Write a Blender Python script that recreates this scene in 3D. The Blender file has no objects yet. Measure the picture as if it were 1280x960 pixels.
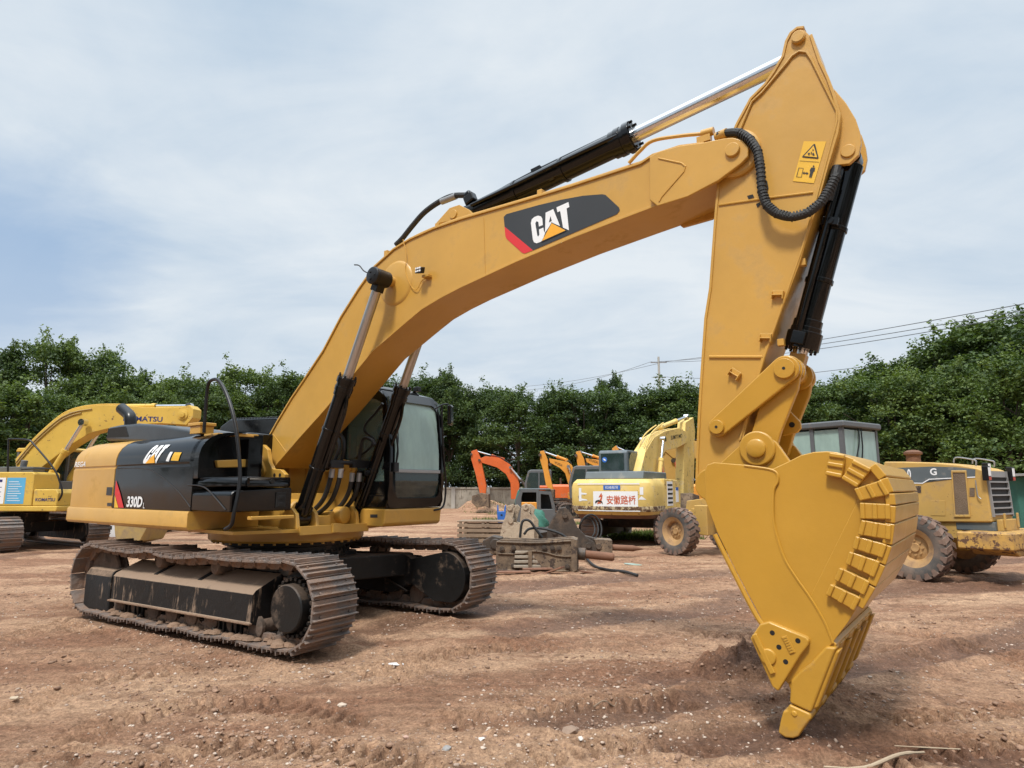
import bpy, bmesh, math, random
import numpy as np
from mathutils import Vector, Matrix
random.seed(7); RNG=np.random.default_rng(7)
R=math.radians
scene=bpy.context.scene
COL=scene.collection
# ------------------------------------------------------------------ helpers
def tag(o,label=None,cat=None,group=None,kind=None):
    if label: o['label']=label
    if cat: o['category']=cat
    if group: o['group']=group
    if kind: o['kind']=kind
    return o
def empty(name,loc=(0,0,0),rz=0,label=None,cat=None,group=None):
    o=bpy.data.objects.new(name,None); COL.objects.link(o)
    o.location=loc; o.rotation_euler=(0,0,rz); o.empty_display_size=.3
    return tag(o,label,cat,group)
def copy_tree(o,parent=None):
    c=o.copy(); COL.objects.link(c); c.parent=parent
    for ch in list(o.children): copy_tree(ch,c)
    return c
class MB:
    def __init__(s): s.v=[]; s.f=[]
    def add(s,vs,fs):
        b=len(s.v); s.v+= [tuple(v) for v in vs]; s.f+=[tuple(i+b for i in f) for f in fs]; return s
    def box(s,x0,x1,y0,y1,z0,z1):
        return s.add([(x,y,z) for x in(x0,x1) for y in(y0,y1) for z in(z0,z1)],
            [(0,1,3,2),(4,6,7,5),(0,4,5,1),(2,3,7,6),(0,2,6,4),(1,5,7,3)])
    def prism(s,pts,a,b,axis='y'):
        n=len(pts)
        def P(p,t): return (p[0],t,p[1]) if axis=='y' else ((t,p[0],p[1]) if axis=='x' else (p[0],p[1],t))
        vs=[P(p,a) for p in pts]+[P(p,b) for p in pts]
        return s.add(vs,[tuple(range(n)),tuple(range(2*n-1,n-1,-1))]+[(i,(i+1)%n,n+(i+1)%n,n+i) for i in range(n)])
    def ring(s,outer,inner,a,b,axis='y'):
        n=len(outer)
        def P(p,t): return (p[0],t,p[1]) if axis=='y' else ((t,p[0],p[1]) if axis=='x' else (p[0],p[1],t))
        vs=[P(p,t) for t in(a,b) for q in(outer,inner) for p in q]
        fs=[]
        for i in range(n):
            j=(i+1)%n
            fs+=[(i,j,n+j,n+i),(2*n+i,3*n+i,3*n+j,2*n+j),(i,2*n+i,2*n+j,j),(n+i,n+j,3*n+j,3*n+i)]
        return s.add(vs,fs)
    def loft(s,rings,cap=True,closed=True):
        n=len(rings[0]); vs=[p for r in rings for p in r]; fs=[]
        for k in range(len(rings)-1):
            for i in range(n if closed else n-1):
                j=(i+1)%n; fs.append((k*n+i,k*n+j,(k+1)*n+j,(k+1)*n+i))
        if cap: fs+=[tuple(range(n-1,-1,-1)),tuple(range((len(rings)-1)*n,len(rings)*n))]
        return s.add(vs,fs)
    def cyl(s,p0,p1,r0,r1=None,n=24):
        r1=r0 if r1 is None else r1
        p0=Vector(p0); p1=Vector(p1); d=(p1-p0).normalized(); u=d.orthogonal().normalized(); w=d.cross(u)
        R0=[p0+(u*math.cos(2*math.pi*i/n)+w*math.sin(2*math.pi*i/n))*r0 for i in range(n)]
        R1=[p1+(u*math.cos(2*math.pi*i/n)+w*math.sin(2*math.pi*i/n))*r1 for i in range(n)]
        return s.loft([R0,R1])
    def lathe(s,p0,d,prof,n=28,cap=True):
        p0=Vector(p0); d=Vector(d).normalized(); u=d.orthogonal().normalized(); w=d.cross(u)
        return s.loft([[p0+d*t+(u*math.cos(2*math.pi*i/n)+w*math.sin(2*math.pi*i/n))*max(r,.0005) for i in range(n)] for r,t in prof],cap=cap)
    def tube(s,path,r,n=8,smooth=True):
        P=[Vector(p) for p in path]
        if smooth and len(P)>2:
            Q=[P[0]*2-P[1]]+P+[P[-1]*2-P[-2]]; out=[]
            for i in range(1,len(Q)-2):
                for k in range(5):
                    t=k/5; a,b,c,d=Q[i-1],Q[i],Q[i+1],Q[i+2]
                    out.append(.5*((2*b)+(c-a)*t+(2*a-5*b+4*c-d)*t*t+(3*b-a-3*c+d)*t**3))
            P=out+[P[-1]]
        rings=[]; u=None
        for i,p in enumerate(P):
            d=(P[min(i+1,len(P)-1)]-P[max(i-1,0)]).normalized()
            u=d.orthogonal().normalized() if u is None else (u-d*u.dot(d)).normalized()
            w=d.cross(u); rr=r[i*len(r)//len(P)] if isinstance(r,list) else r
            rings.append([p+(u*math.cos(2*math.pi*k/n)+w*math.sin(2*math.pi*k/n))*rr for k in range(n)])
        return s.loft(rings)
    def obox(s,c,ax,hx,ay,hy,az,hz):
        c=Vector(c); ax=Vector(ax).normalized()*hx; ay=Vector(ay).normalized()*hy; az=Vector(az).normalized()*hz
        return s.add([c+ax*i+ay*j+az*k for i in(-1,1) for j in(-1,1) for k in(-1,1)],
            [(0,1,3,2),(4,6,7,5),(0,4,5,1),(2,3,7,6),(0,2,6,4),(1,5,7,3)])
    def build(s,name,mat,parent=None,bevel=0,smooth=35,seg=2):
        me=bpy.data.meshes.new(name); me.from_pydata(s.v,[],s.f); me.validate()
        bm=bmesh.new(); bm.from_mesh(me); bmesh.ops.recalc_face_normals(bm,faces=bm.faces[:]); bm.to_mesh(me); bm.free()
        for m in (mat if isinstance(mat,(list,tuple)) else [mat]): me.materials.append(m)
        if smooth:
            me.polygons.foreach_set('use_smooth',[True]*len(me.polygons)); me.set_sharp_from_angle(angle=R(smooth))
        o=bpy.data.objects.new(name,me); COL.objects.link(o); o.parent=parent
        if bevel:
            b=o.modifiers.new('bevel','BEVEL'); b.width=bevel; b.segments=seg; b.limit_method='ANGLE'; b.angle_limit=R(35); b.harden_normals=True
        return o
def circ(cx,cz,r,a0=0,a1=360,n=16):
    return [(cx+r*math.cos(R(a0+(a1-a0)*i/n)),cz+r*math.sin(R(a0+(a1-a0)*i/n))) for i in range(n+(abs(a1-a0)<360))]
def link_shape(p,q,r1,r2,n=12):
    a=math.degrees(math.atan2(q[1]-p[1],q[0]-p[0]))
    return circ(p[0],p[1],r1,a+90,a+270,n)+circ(q[0],q[1],r2,a-90,a+90,n)
def rrect(x0,x1,z0,z1,r,n=4):
    return circ(x1-r,z1-r,r,0,90,n)+circ(x0+r,z1-r,r,90,180,n)+circ(x0+r,z0+r,r,180,270,n)+circ(x1-r,z0+r,r,270,360,n)
# ------------------------------------------------------------------ materials
def newmat(name):
    m=bpy.data.materials.new(name); m.use_nodes=True; nt=m.node_tree
    return m,nt,nt.nodes['Principled BSDF'],nt.nodes,nt.links
def noise(nt,scale,detail=4,rough=.55,vec=None,dist=0):
    n=nt.nodes.new('ShaderNodeTexNoise'); n.inputs['Scale'].default_value=scale; n.inputs['Detail'].default_value=detail
    n.inputs['Roughness'].default_value=rough; n.inputs['Distortion'].default_value=dist
    if vec is not None: nt.links.new(vec,n.inputs['Vector'])
    return n.outputs['Fac']
def ramp(nt,fac,a,b,c0=(0,0,0,1),c1=(1,1,1,1)):
    r=nt.nodes.new('ShaderNodeValToRGB'); r.color_ramp.elements[0].position=a; r.color_ramp.elements[1].position=b
    r.color_ramp.elements[0].color=c0; r.color_ramp.elements[1].color=c1; nt.links.new(fac,r.inputs['Fac']); return r.outputs['Color']
def mix(nt,fac,a,b,mode='MIX'):
    m=nt.nodes.new('ShaderNodeMix'); m.data_type='RGBA'; m.blend_type=mode
    for sock,val in ((m.inputs[0],fac),(m.inputs[6],a),(m.inputs[7],b)):
        if isinstance(val,(int,float)): sock.default_value=val
        elif isinstance(val,tuple): sock.default_value=(val+(1,))[:4]
        else: nt.links.new(val,sock)
    return m.outputs[2]
def math_(nt,op,a,b=None):
    m=nt.nodes.new('ShaderNodeMath'); m.operation=op
    for i,val in enumerate((a,b)):
        if val is None: continue
        if isinstance(val,(int,float)): m.inputs[i].default_value=val
        else: nt.links.new(val,m.inputs[i])
    return m.outputs[0]
def coords(nt,scale=(1,1,1),kind='Object'):
    t=nt.nodes.new('ShaderNodeTexCoord'); m=nt.nodes.new('ShaderNodeMapping'); m.inputs['Scale'].default_value=scale
    nt.links.new(t.outputs[kind],m.inputs['Vector']); return m.outputs['Vector']
def bump(nt,b,fac,strength,dist=.01):
    n=nt.nodes.new('ShaderNodeBump'); n.inputs['Strength'].default_value=strength; n.inputs['Distance'].default_value=dist
    nt.links.new(fac,n.inputs['Height']); nt.links.new(n.outputs['Normal'],b.inputs['Normal'])
def paint(name,col,rough=.4,var=.12,bumpy=.15,dirt=0,dcol=(.26,.16,.10),metal=0,coat=0,streak=0,chips=0,chipcol=(.12,.06,.035),bscale=9,top=0):
    m,nt,b,N,L=newmat(name); v=coords(nt)
    n1=noise(nt,1.3,5,.6,v); dark=tuple(c*(1-var) for c in col); lite=tuple(min(1,c*(1+var)) for c in col)
    c=mix(nt,ramp(nt,n1,.3,.7),dark,lite)
    r=math_(nt,'MULTIPLY_ADD',noise(nt,3.5,4,.6,v),.25); N[r.node.name].inputs[2].default_value=rough-.12
    rs=r
    if dirt:
        d=ramp(nt,noise(nt,2.6,8,.7,v),.62-dirt*.35,.75-dirt*.1)
        c=mix(nt,d,c,dcol); rs=mix(nt,d,rs,(.9,.9,.9))
    if streak:
        vs=coords(nt,(9,9,1.5)); d=ramp(nt,math_(nt,'ADD',noise(nt,1.2,6,.72,vs),math_(nt,'MULTIPLY',math_(nt,'SUBTRACT',noise(nt,2.0,5,.6,v),.5),.5)),.62-streak*.3,.70-streak*.15)
        c=mix(nt,d,c,dcol); rs=mix(nt,d,rs,(.92,.92,.92))
    if top:
        g=N.new('ShaderNodeNewGeometry'); sx=N.new('ShaderNodeSeparateXYZ'); L.new(g.outputs['True Normal'],sx.inputs[0])
        a=math_(nt,'ADD',sx.outputs['Z'],math_(nt,'MULTIPLY',noise(nt,9,6,.7,v),.6)); a=math_(nt,'SUBTRACT',a,.3)
        d=ramp(nt,a,.35,.62); d=mix(nt,top,(0,0,0),d); c=mix(nt,d,c,dcol); rs=mix(nt,d,rs,(.95,.95,.95))
    if chips:
        d=ramp(nt,noise(nt,7,6,.75,v),.66-chips*.25,.68-chips*.25); c=mix(nt,d,c,chipcol); rs=mix(nt,d,rs,(.8,.8,.8))
    L.new(c,b.inputs['Base Color']); L.new(rs,b.inputs['Roughness']); b.inputs['Metallic'].default_value=metal
    b.inputs['Coat Weight'].default_value=coat; b.inputs['Coat Roughness'].default_value=.12
    if bumpy:
        h=math_(nt,'ADD',noise(nt,bscale,5,.6,v),math_(nt,'MULTIPLY',noise(nt,110,3,.6,v),.12)); bump(nt,b,h,bumpy,.02)
    return m
M={}
M['yellow']=paint('machine_yellow_paint',(.54,.300,.056),.38,.09,.07,coat=.22,dirt=.20,dcol=(.44,.262,.075))
M['yellow_bucket']=paint('thick_yellow_paint',(.49,.260,.030),.34,.08,.13,coat=.25,bscale=5,top=.25,dcol=(.50,.34,.13))
M['yellow_dust']=paint('dusty_yellow_paint',(.58,.31,.045),.5,.1,.12,dirt=.25,dcol=(.36,.24,.12))
M['black']=paint('gloss_black_paint',(.004,.004,.0042),.10,.2,.02,coat=.0,bscale=2.0)
M['black_satin']=paint('satin_black_paint',(.010,.010,.011),.35,.2,.15,coat=.1)
M['hood']=paint('grey_black_hood_paint',(.030,.034,.038),.35,.15,.1,coat=.2)
M['frameblack']=paint('muddy_black_frame',(.014,.013,.013),.55,.2,.4,streak=.17,top=.95,dcol=(.29,.205,.145))
M['undercarriage']=paint('black_undercarriage_paint',(.012,.012,.012),.42,.2,.3,dirt=.18,top=.35,dcol=(.20,.14,.10))
M['shoe']=paint('muddy_track_steel',(.15,.14,.135),.5,.3,.8,dirt=.66,dcol=(.31,.19,.125),metal=.35,bscale=16)
M['mudlink']=paint('mud_caked_links',(.10,.075,.06),.85,.3,.8,dirt=.7,dcol=(.21,.14,.10),bscale=16)
M['chrome']=paint('polished_chrome_rod',(.72,.72,.73),.18,.03,0,metal=1)
M['rodworn']=paint('worn_steel_rod',(.48,.47,.46),.32,.1,.05,metal=.95)
M['rubber']=paint('black_rubber_hose',(.018,.018,.018),.6,.2,.3,bscale=60)
M['white']=paint('white_vinyl',(.78,.79,.80),.5,.03,0)
M['decalblack']=paint('dark_decal_vinyl',(.035,.038,.042),.45,.1,0)
M['red']=paint('red_vinyl',(.62,.03,.035),.45,.05,0)
M['orangevinyl']=paint('orange_yellow_vinyl',(.80,.38,.03),.45,.05,0)
M['sticker']=paint('yellow_sticker',(.76,.44,.035),.45,.05,0)
M['ink']=paint('black_ink',(.02,.017,.015),.5,.05,0)
M['blueink']=paint('navy_ink',(.02,.03,.14),.5,.05,0)
M['mud']=paint('dried_mud',(.23,.145,.095),.95,.3,1.0,bscale=18)
for _k in('black','black_satin','undercarriage','frameblack'): M[_k].node_tree.nodes['Principled BSDF'].inputs['Specular IOR Level'].default_value=.40 if _k=='black' else .32
M['dark']=paint('dark_recess',(.008,.008,.008),.7,.2,.2)
M['steel']=paint('grey_steel',(.35,.35,.35),.45,.1,.1,metal=.6)
def glass(name,col,alpha,rough=.06,streaky=True):
    m,nt,b,N,L=newmat(name); v=coords(nt,(1,1,.35))
    c=mix(nt,ramp(nt,noise(nt,3.2,6,.65,v),.35,.7),tuple(x*.75 for x in col),col)
    L.new(c,b.inputs['Base Color']); b.inputs['Roughness'].default_value=rough; b.inputs['Alpha'].default_value=alpha
    b.inputs['Specular IOR Level'].default_value=.8
    return m
M['glass']=glass('tinted_cab_glass',(.40,.55,.49),.80,.12)
M['glassdark']=glass('dark_cab_glass',(.035,.06,.055),.65,.04)
M['glass_side']=glass('side_cab_glass',(.16,.24,.215),.55,.05)
# ------------------------------------------------------------------ flat marks lying on a surface
def decal(name,polys,fn,mat,parent,off=.003,cuts=0,th=.002):
    """polys: outlines in two surface coordinates; fn(a,b,h) -> local point lying h above the surface"""
    bm=bmesh.new()
    for p in polys:
        vs=[bm.verts.new((q[0],q[1],0)) for q in p]
        try: bm.faces.new(vs)
        except ValueError: pass
    bmesh.ops.triangulate(bm,faces=bm.faces[:])
    if cuts: bmesh.ops.subdivide_edges(bm,edges=bm.edges[:],cuts=cuts,use_grid_fill=True)
    me=bpy.data.meshes.new(name)
    for v in bm.verts: v.co=Vector(fn(v.co.x,v.co.y,off))
    bmesh.ops.recalc_face_normals(bm,faces=bm.faces[:])
    bm.to_mesh(me); bm.free(); me.materials.append(mat)
    o=bpy.data.objects.new(name,me); COL.objects.link(o); o.parent=parent
    return o
def text_polys(txt,size=1,bold=.02,sx=1,shear=0):
    cu=bpy.data.curves.new('writing','FONT'); cu.body=txt; cu.size=size; cu.offset=bold*size; cu.shear=shear; cu.resolution_u=3
    cu.align_x='LEFT'; ob=bpy.data.objects.new('writing',cu); COL.objects.link(ob)
    dg=bpy.context.evaluated_depsgraph_get(); me=bpy.data.meshes.new_from_object(ob.evaluated_get(dg))
    pl=[[(me.vertices[i].co.x*sx,me.vertices[i].co.y) for i in p.vertices] for p in me.polygons]
    bpy.data.objects.remove(ob); bpy.data.curves.remove(cu); bpy.data.meshes.remove(me)
    return pl
def writing(name,txt,org,u,v,height,mat,parent,bold=.02,sx=1,shear=0,width=None,cuts=0,fn=None,off=.003):
    """text with its lower left corner at org, running along u, upwards along v"""
    pl=text_polys(txt,1,bold,1,shear); xs=[q[0] for p in pl for q in p]; ys=[q[1] for p in pl for q in p]
    x0,y0=min(xs),min(ys); k=height/(max(ys)-y0); kx=k*sx if width is None else width/(max(xs)-x0)
    pl=[[((q[0]-x0)*kx,(q[1]-y0)*k) for q in p] for p in pl]
    O=Vector(org); U=Vector(u).normalized(); V=Vector(v).normalized(); Nn=U.cross(V)
    f=fn or (lambda a,b,h:O+U*a+V*b+Nn*h)
    return decal(name,pl,f,mat,parent,off,cuts)
# ------------------------------------------------------------------ THE MAIN EXCAVATOR (x = boom direction, y = away, z = up)
AZU,AZT=53.85,57.9
ex=empty('crawler_excavator',(-3.047,9.063,0),R(AZU-90),'large clean yellow crawler excavator with black cab, its boom and bucket reaching to the foreground','excavator')
# ---- undercarriage, turned four degrees against the house
def tob(o): o.rotation_euler.z=R(AZT-AZU); return o
def track_path():
    P=[]; r=.42; zc=.53; s1,s0=1.91,-1.96
    for a in np.linspace(-90,90,24): P.append((s1+r*math.cos(R(a)),zc+r*math.sin(R(a))))
    top=[(1.5,.935),(1.0,.915),(.45,.93),(.0,.885),(-.3,.895),(-.6,.935),(-1.0,.90),(-1.5,.905)]
    for i in range(len(top)-1):
        for k in range(4):
            t=k/4; P.append((top[i][0]*(1-t)+top[i+1][0]*t, top[i][1]*(1-t)+top[i+1][1]*t))
    for a in np.linspace(90,270,24): P.append((s0+r*math.cos(R(a)),zc+(r-.01)*math.sin(R(a))))
    for k in range(1,20): P.append((s0+(s1-s0)*k/20,.11+.012*math.sin(k*1.3)))
    return P
def place_on_path(P,n):
    P=P+[P[0]]; L=[0]
    for i in range(1,len(P)): L.append(L[-1]+math.dist(P[i-1],P[i]))
    out=[]
    for k in range(n):
        t=L[-1]*k/n; i=max(j for j in range(len(L)) if L[j]<=t); i=min(i,len(P)-2)
        f=(t-L[i])/(L[i+1]-L[i]); x=P[i][0]+(P[i+1][0]-P[i][0])*f; z=P[i][1]+(P[i+1][1]-P[i][1])*f
        t2=(t+.1)%L[-1]; i2=min(max(j for j in range(len(L)) if L[j]<=t2),len(P)-2); f2=(t2-L[i2])/(L[i2+1]-L[i2])
        t3=(t-.1)%L[-1]; i3=min(max(j for j in range(len(L)) if L[j]<=t3),len(P)-2); f3=(t3-L[i3])/(L[i3+1]-L[i3])
        xa=P[i2][0]+(P[i2+1][0]-P[i2][0])*f2; za=P[i2][1]+(P[i2+1][1]-P[i2][1])*f2
        xb=P[i3][0]+(P[i3+1][0]-P[i3][0])*f3; zb=P[i3][1]+(P[i3+1][1]-P[i3][1])*f3
        out.append((x,z,math.atan2(za-zb,xa-xb)))
    return out,L[-1]
TP,TL=place_on_path(track_path(),49); PITCH=TL/49
def shoe_mesh():
    # local x = along the chain, y = width, z = inwards (towards the chain)
    m=MB(); h=PITCH/2
    m.prism([(-h,-.012),(-h+.01,.012),(h-.004,.012),(h,-.005),(h-.02,-.014)],-.29,.29)
    for c,hh in ((-h+.028,.040),(-.005,.026),(h-.045,.026)):
        m.prism([(c-.012,-.010),(c+.012,-.010),(c+.006,-.012-hh),(c-.006,-.012-hh)],-.29,.29)
    for y in(-.10,.10):
        m.prism([(-h+.01,.01),(h-.01,.01),(h-.005,.05),(h-.04,.095),(-h+.04,.095),(-h+.005,.05)],y-.03,y+.03)
        for x in(-.05,.05): m.cyl((x,y*1.9,-.01),(x,y*1.9,-.024),.016,n=6)
    m.cyl((h-.02,-.13,.05),(h-.02,.13,.05),.03,n=10)
    return m
def crawler(y,near):
    e=MB()
    trk=empty('crawler_track'); trk.parent=ex; tob(trk)
    base=None
    for k,(x,z,a) in enumerate(TP):
        if base is None: o=base=shoe_mesh().build('track_shoe',M['shoe'],trk,bevel=.003,seg=1)
        else: o=base.copy(); COL.objects.link(o); o.parent=trk
        j=random.uniform(-.004,.004)
        o.location=(x+math.sin(a)*(.0+j),y+random.uniform(-.004,.004),z-math.cos(a)*(.0+j)); o.rotation_euler=(0,-a,0)
    s=-1 if near else 1
    # idler wheel and sprocket
    m=MB(); m.lathe((-1.96,y-.09,.53),(0,1,0),[(.05,0),(.30,0),(.36,.02),(.37,.05),(.33,.06),(.33,.12),(.37,.13),(.36,.16),(.30,.18),(.05,.18)])
    tob(m.build('idler_wheel',M['mudlink'],ex,bevel=.004))
    m=MB(); pts=[]
    for k in range(42):
        a=2*math.pi*k/42; rr=.40 if k%2 else .33; pts.append((1.91+rr*math.cos(a),.53+rr*math.sin(a)))
    m.prism(pts,y-.04,y+.04); tob(m.build('sprocket',M['mudlink'],ex,bevel=.004))
    yo=y+s*.33*0  # chain centre
    out=lambda d: y+s*d     # d>0 = outboard
    m=MB()
    if near or True:
        # final drive: round cover with a ring of bolts, outboard
        m.lathe((1.91,out(-.02),.50),(0,s,0),[(.36,0),(.36,.08),(.345,.11),(.335,.12),(.235,.14),(.235,.265),(.222,.28),(.02,.28)],36)
        for k in range(26):
            a=2*math.pi*k/26; c=(1.91+.278*math.cos(a),.50+.278*math.sin(a))
            m.cyl((c[0],out(.09),c[1]),(c[0],out(.185),c[1]),.022,n=6)
        tob(m.build('final_drive',M['undercarriage'],ex,bevel=.004))
    # inboard side of the frame
    m=MB(); yi=out(-.16); yj=out(-.31)
    m.prism([(-1.6,.26),(1.0,.26),(1.35,.40),(1.75,.21)]+circ(1.93,.52,.33,-70,95,12)+[(1.35,.73),(1.2,.80),(-1.5,.72)],yi,yj)
    m.tube([(-.2,out(-.325),.44),(.75,out(-.325),.50),(1.3,out(-.325),.30)],.015,6,smooth=False)
    tob(m.build('track_frame',M['undercarriage'],ex,bevel=.01))
    # outer guard with sloping top
    m=MB()
    sec=[(out(.17),.27),(out(.255),.29),(out(.255),.30),(out(.24),.31),(out(.235),.585),(out(.20),.625),(out(-.12),.765),(out(-.12),.27)]
    m.prism(sec,-1.42,1.36,'x'); g=tob(m.build('side_guard',M['frameblack'],ex,bevel=.008))
    m=MB(); m.box(-1.44,1.38,out(.235),out(.275),.285,.305); tob(m.build('guard_ledge',M['mud'],ex,bevel=.006))
    for sx in(-.62,.28): MB().obox((sx,out(.03),.7025),(1,0,0),.035,(0,s*.32,-.14),.13,(0,s*.14,.32),.004).build('guard_slot',M['dark'],g)
    for sx in(-.62,-.30): MB().box(sx-.045,sx+.045,out(.232),out(.238),.455,.535).build('guard_slot',M['dark'],g)
    m=MB(); m.prism([(out(-.05),.09),(out(.16),.09),(out(.20),.14),(out(.20),.56),(out(.15),.64),(out(.02),.66),(out(-.05),.64)],-2.18,-1.55,'x')
    tob(m.build('idler_guard',M['frameblack'],ex,bevel=.02,seg=3))
    for sx in(-.62,.50):
        m=MB(); m.lathe((sx,out(-.14),.80),(0,s,0),[(.03,0),(.085,0),(.085,.06),(.065,.07),(.065,.16),(.085,.17),(.085,.235),(.07,.26),(.02,.265)],20)
        m.box(sx-.05,sx+.05,out(-.20),out(-.10),.60,.84)
        tob(m.build('carrier_roller',M['mudlink'],ex,bevel=.003))
    for k in range(8):
        sx=-1.38+k*.385; m=MB()
        m.lathe((sx,out(-.15),.245),(0,s,0),[(.05,0),(.12,0),(.12,.04),(.09,.05),(.09,.25),(.12,.26),(.12,.30),(.06,.32)],18)
        tob(m.build('track_roller',M['mudlink'],ex,bevel=.003))
    for sx in(-1.02,.9):
        m=MB(); m.box(sx-.20,sx+.20,out(.13),out(.16),.13,.27); m.tube([(sx-.24,out(.19),.17),(sx-.15,out(.20),.125),(sx+.15,out(.20),.125),(sx+.24,out(.19),.17)],.022,8)
        for q in(-.15,-.07,.07,.15): m.box(sx+q-.01,sx+q+.01,out(.15),out(.19),.13,.27)
        tob(m.build('track_guide_guard',M['undercarriage'],ex,bevel=.004))
    m=MB()
    for k in range(46):
        sx=-1.8+k*.082; rr=random.uniform(.025,.06)
        m.lathe((sx,out(random.uniform(.1,.24)),.125+rr*.1),(0,0,1),[(rr*1.5,0),(rr*1.2,rr*.5),(rr*.4,rr*.8)],7)
    tob(m.build('caked_mud',M['mud'],ex))
crawler(-1.295,True); crawler(1.295,False)
m=MB()
m.prism([(-.75,-.7),(.75,-.7),(1.25,-1.15),(1.25,-1.0),(.9,.0),(1.25,1.0),(1.25,1.15),(.75,.7),(-.75,.7),(-1.2,1.15),(-1.2,1.0),(-.85,0),(-1.2,-1.0),(-1.2,-1.15)],.50,.80,'z')
m.box(-.7,.7,-.6,.6,.40,.86)
tob(m.build('cross_frame',M['undercarriage'],ex,bevel=.02))
m=MB(); m.lathe((0,0,.80),(0,0,1),[(.74,0),(.80,.02),(.80,.07),(.76,.08),(.76,.15),(.82,.16),(.82,.22),(.3,.22)],56)
for k in range(48):
    a=2*math.pi*k/48; m.cyl((.80*math.cos(a),.80*math.sin(a),.845),(.80*math.cos(a),.80*math.sin(a),.905),.018,n=6)
m.build('swing_bearing',M['undercarriage'],ex,bevel=.003)
# ---- revolving frame
m=MB(); m.lathe((0,0,1.015),(0,0,1),[(.84,0),(.98,.005),(1.0,.03),(1.0,.14),(.9,.145)],64)
for k in range(40):
    a=2*math.pi*k/40; m.cyl((.94*math.cos(a),.94*math.sin(a),.995),(.94*math.cos(a),.94*math.sin(a),1.02),.020,n=6)
m.build('turntable_ring',M['yellow'],ex,bevel=.004)
m=MB(); m.prism([(-3.0,-1.2),(.80,-1.3),(1.06,-.62),(1.08,.42),(.8,1.3),(-3.0,1.3)],1.16,1.20,'z')
m.prism([(1.075,-.62),(1.10,-.62),(1.12,.43),(1.095,.43)],1.13,1.235,'z')
m.box(1.08,1.135,-.16,-.04,1.14,1.25)
m.build('deck_plate',M['yellow'],ex,bevel=.004)
# centre plates carrying the boom foot
m=MB(); bo=[(-0.554,1.365),(-0.544,2.284),(-0.313,2.297),(-0.085,2.266),(0.032,2.197),(0.086,2.026),(0.166,1.940),(0.343,1.927),(0.452,1.863),(0.443,1.781),(0.328,1.720),(0.552,1.508),(0.789,1.246),(0.795,1.178),(-0.524,1.109)]
m.prism(bo,-.42,-.36); m.prism(bo,.36,.42)
m.box(-.9,.45,-.36,.36,1.2,1.62); m.prism([(.45,1.2),(.62,1.2),(.45,1.62)],-.36,.36)
m.build('boom_bracket',M['yellow'],ex,bevel=.008)
m=MB(); L2=[(-0.170,2.073),(-0.041,1.911)]
m.prism(link_shape(L2[0],L2[1],.085,.075),-.455,-.42)
m.build('lock_plate',M['yellow'],ex,bevel=.005)
for q in L2: MB().cyl((q[0],-.455,q[1]),(q[0],-.475,q[1]),.035,n=16).build('lock_pin',M['yellow'],ex,bevel=.004)
m=MB()
for q in [(0.222,1.855),(0.344,1.854)]: m.cyl((q[0],-.415,q[1]),(q[0],-.4225,q[1]),.026,n=14)
m.build('bracket_hole',M['dark'],ex)
m=MB()
for q in((.66,1.95),(.80,1.95)): m.cyl((q[0],.355,q[1]),(q[0],.34,q[1]),.03,n=14)
m.prism([(.25,1.2),(.95,1.2),(.86,1.5),(.78,1.75),(.90,1.93),(.84,2.05),(.6,2.08),(.25,1.9)],.36,.40)
m.build('hose_bracket',M['yellow'],ex,bevel=.006)
m=MB(); m.lathe((.45,-.30,1.38),(1,0,0),[(.02,0),(.17,.0),(.17,.18),(.15,.2),(.05,.2)],24); m.cyl((.6,.05,1.30),(.86,.05,1.30),.09,n=16); m.box(.62,.9,-.25,-.02,1.2,1.34)
m.lathe((.8,.16,1.34),(1,.2,0),[(.02,0),(.11,.0),(.11,.14),(.06,.16)],20)
m.build('swing_motor_cover',M['yellow'],ex,bevel=.006)
# counterweight and side bodies share one cross section
SEC=[(0,1.42),(0,1.95),(.012,1.96),(.012,1.985),(0,1.995),(.004,2.08),(.025,2.16),(.065,2.23),(.13,2.29),(.22,2.335),(.34,2.36),(.6,2.375)]
def pw(z):
    for (d0,z0),(d1,z1) in zip(SEC,SEC[1:]):
        if z0<=z<=z1: return -(1.495-(d0+(d1-d0)*(z-z0)/(z1-z0)))
    return -1.495
def plan(d,sf=-1.86,o=0):
    h=1.495-d+o; r=.24; RR=3.66-d*1.0+o
    side=[(sf,-h),(-2.55,-h)]
    a1=math.asin(min(.99,(h-r)/(RR-r))); cx,cy=-(RR-r)*math.cos(a1),-(h-r)
    arc=[(cx+r*math.cos(t),cy+r*math.sin(t)) for t in np.linspace(-math.pi/2,-math.pi+a1,9)]
    back=[(-RR*math.cos(t),-RR*math.sin(t)) for t in np.linspace(a1,0,9)][1:]
    half=side+arc+back
    return half+[(x,-y) for x,y in reversed(half[:-1])]
m=MB(); m.loft([[(x,y,z) for x,y in plan(d)] for d,z in SEC]); cw=m.build('counterweight',M['yellow'],ex,bevel=0,smooth=28)
SK=[(-.01,1.205),(-.028,1.235),(-.028,1.39),(-.012,1.418)]
m=MB(); m.loft([[(x,y,z) for x,y in plan(d,-1.9)] for d,z in SK])
for sd in(-1,1):
    m.loft([[(x,sd*y,z) for x,y in ((-1.9,-(1.495-d)),(.98 if sd<0 else .2,-(1.495-d)),(1.05 if sd<0 else .2,-(1.42-d)),(1.10 if sd<0 else .2,-.72),(.9 if sd<0 else .2,-.60),(-1.9,-.6))] for d,z in SK])
m.build('side_skirt',M['yellow'],ex,bevel=0,smooth=30)
m=MB(); m.box(1.06,1.14,-1.30,-.74,1.335,1.375); m.build('step_strip',M['yellow'],ex,bevel=.008)
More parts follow.
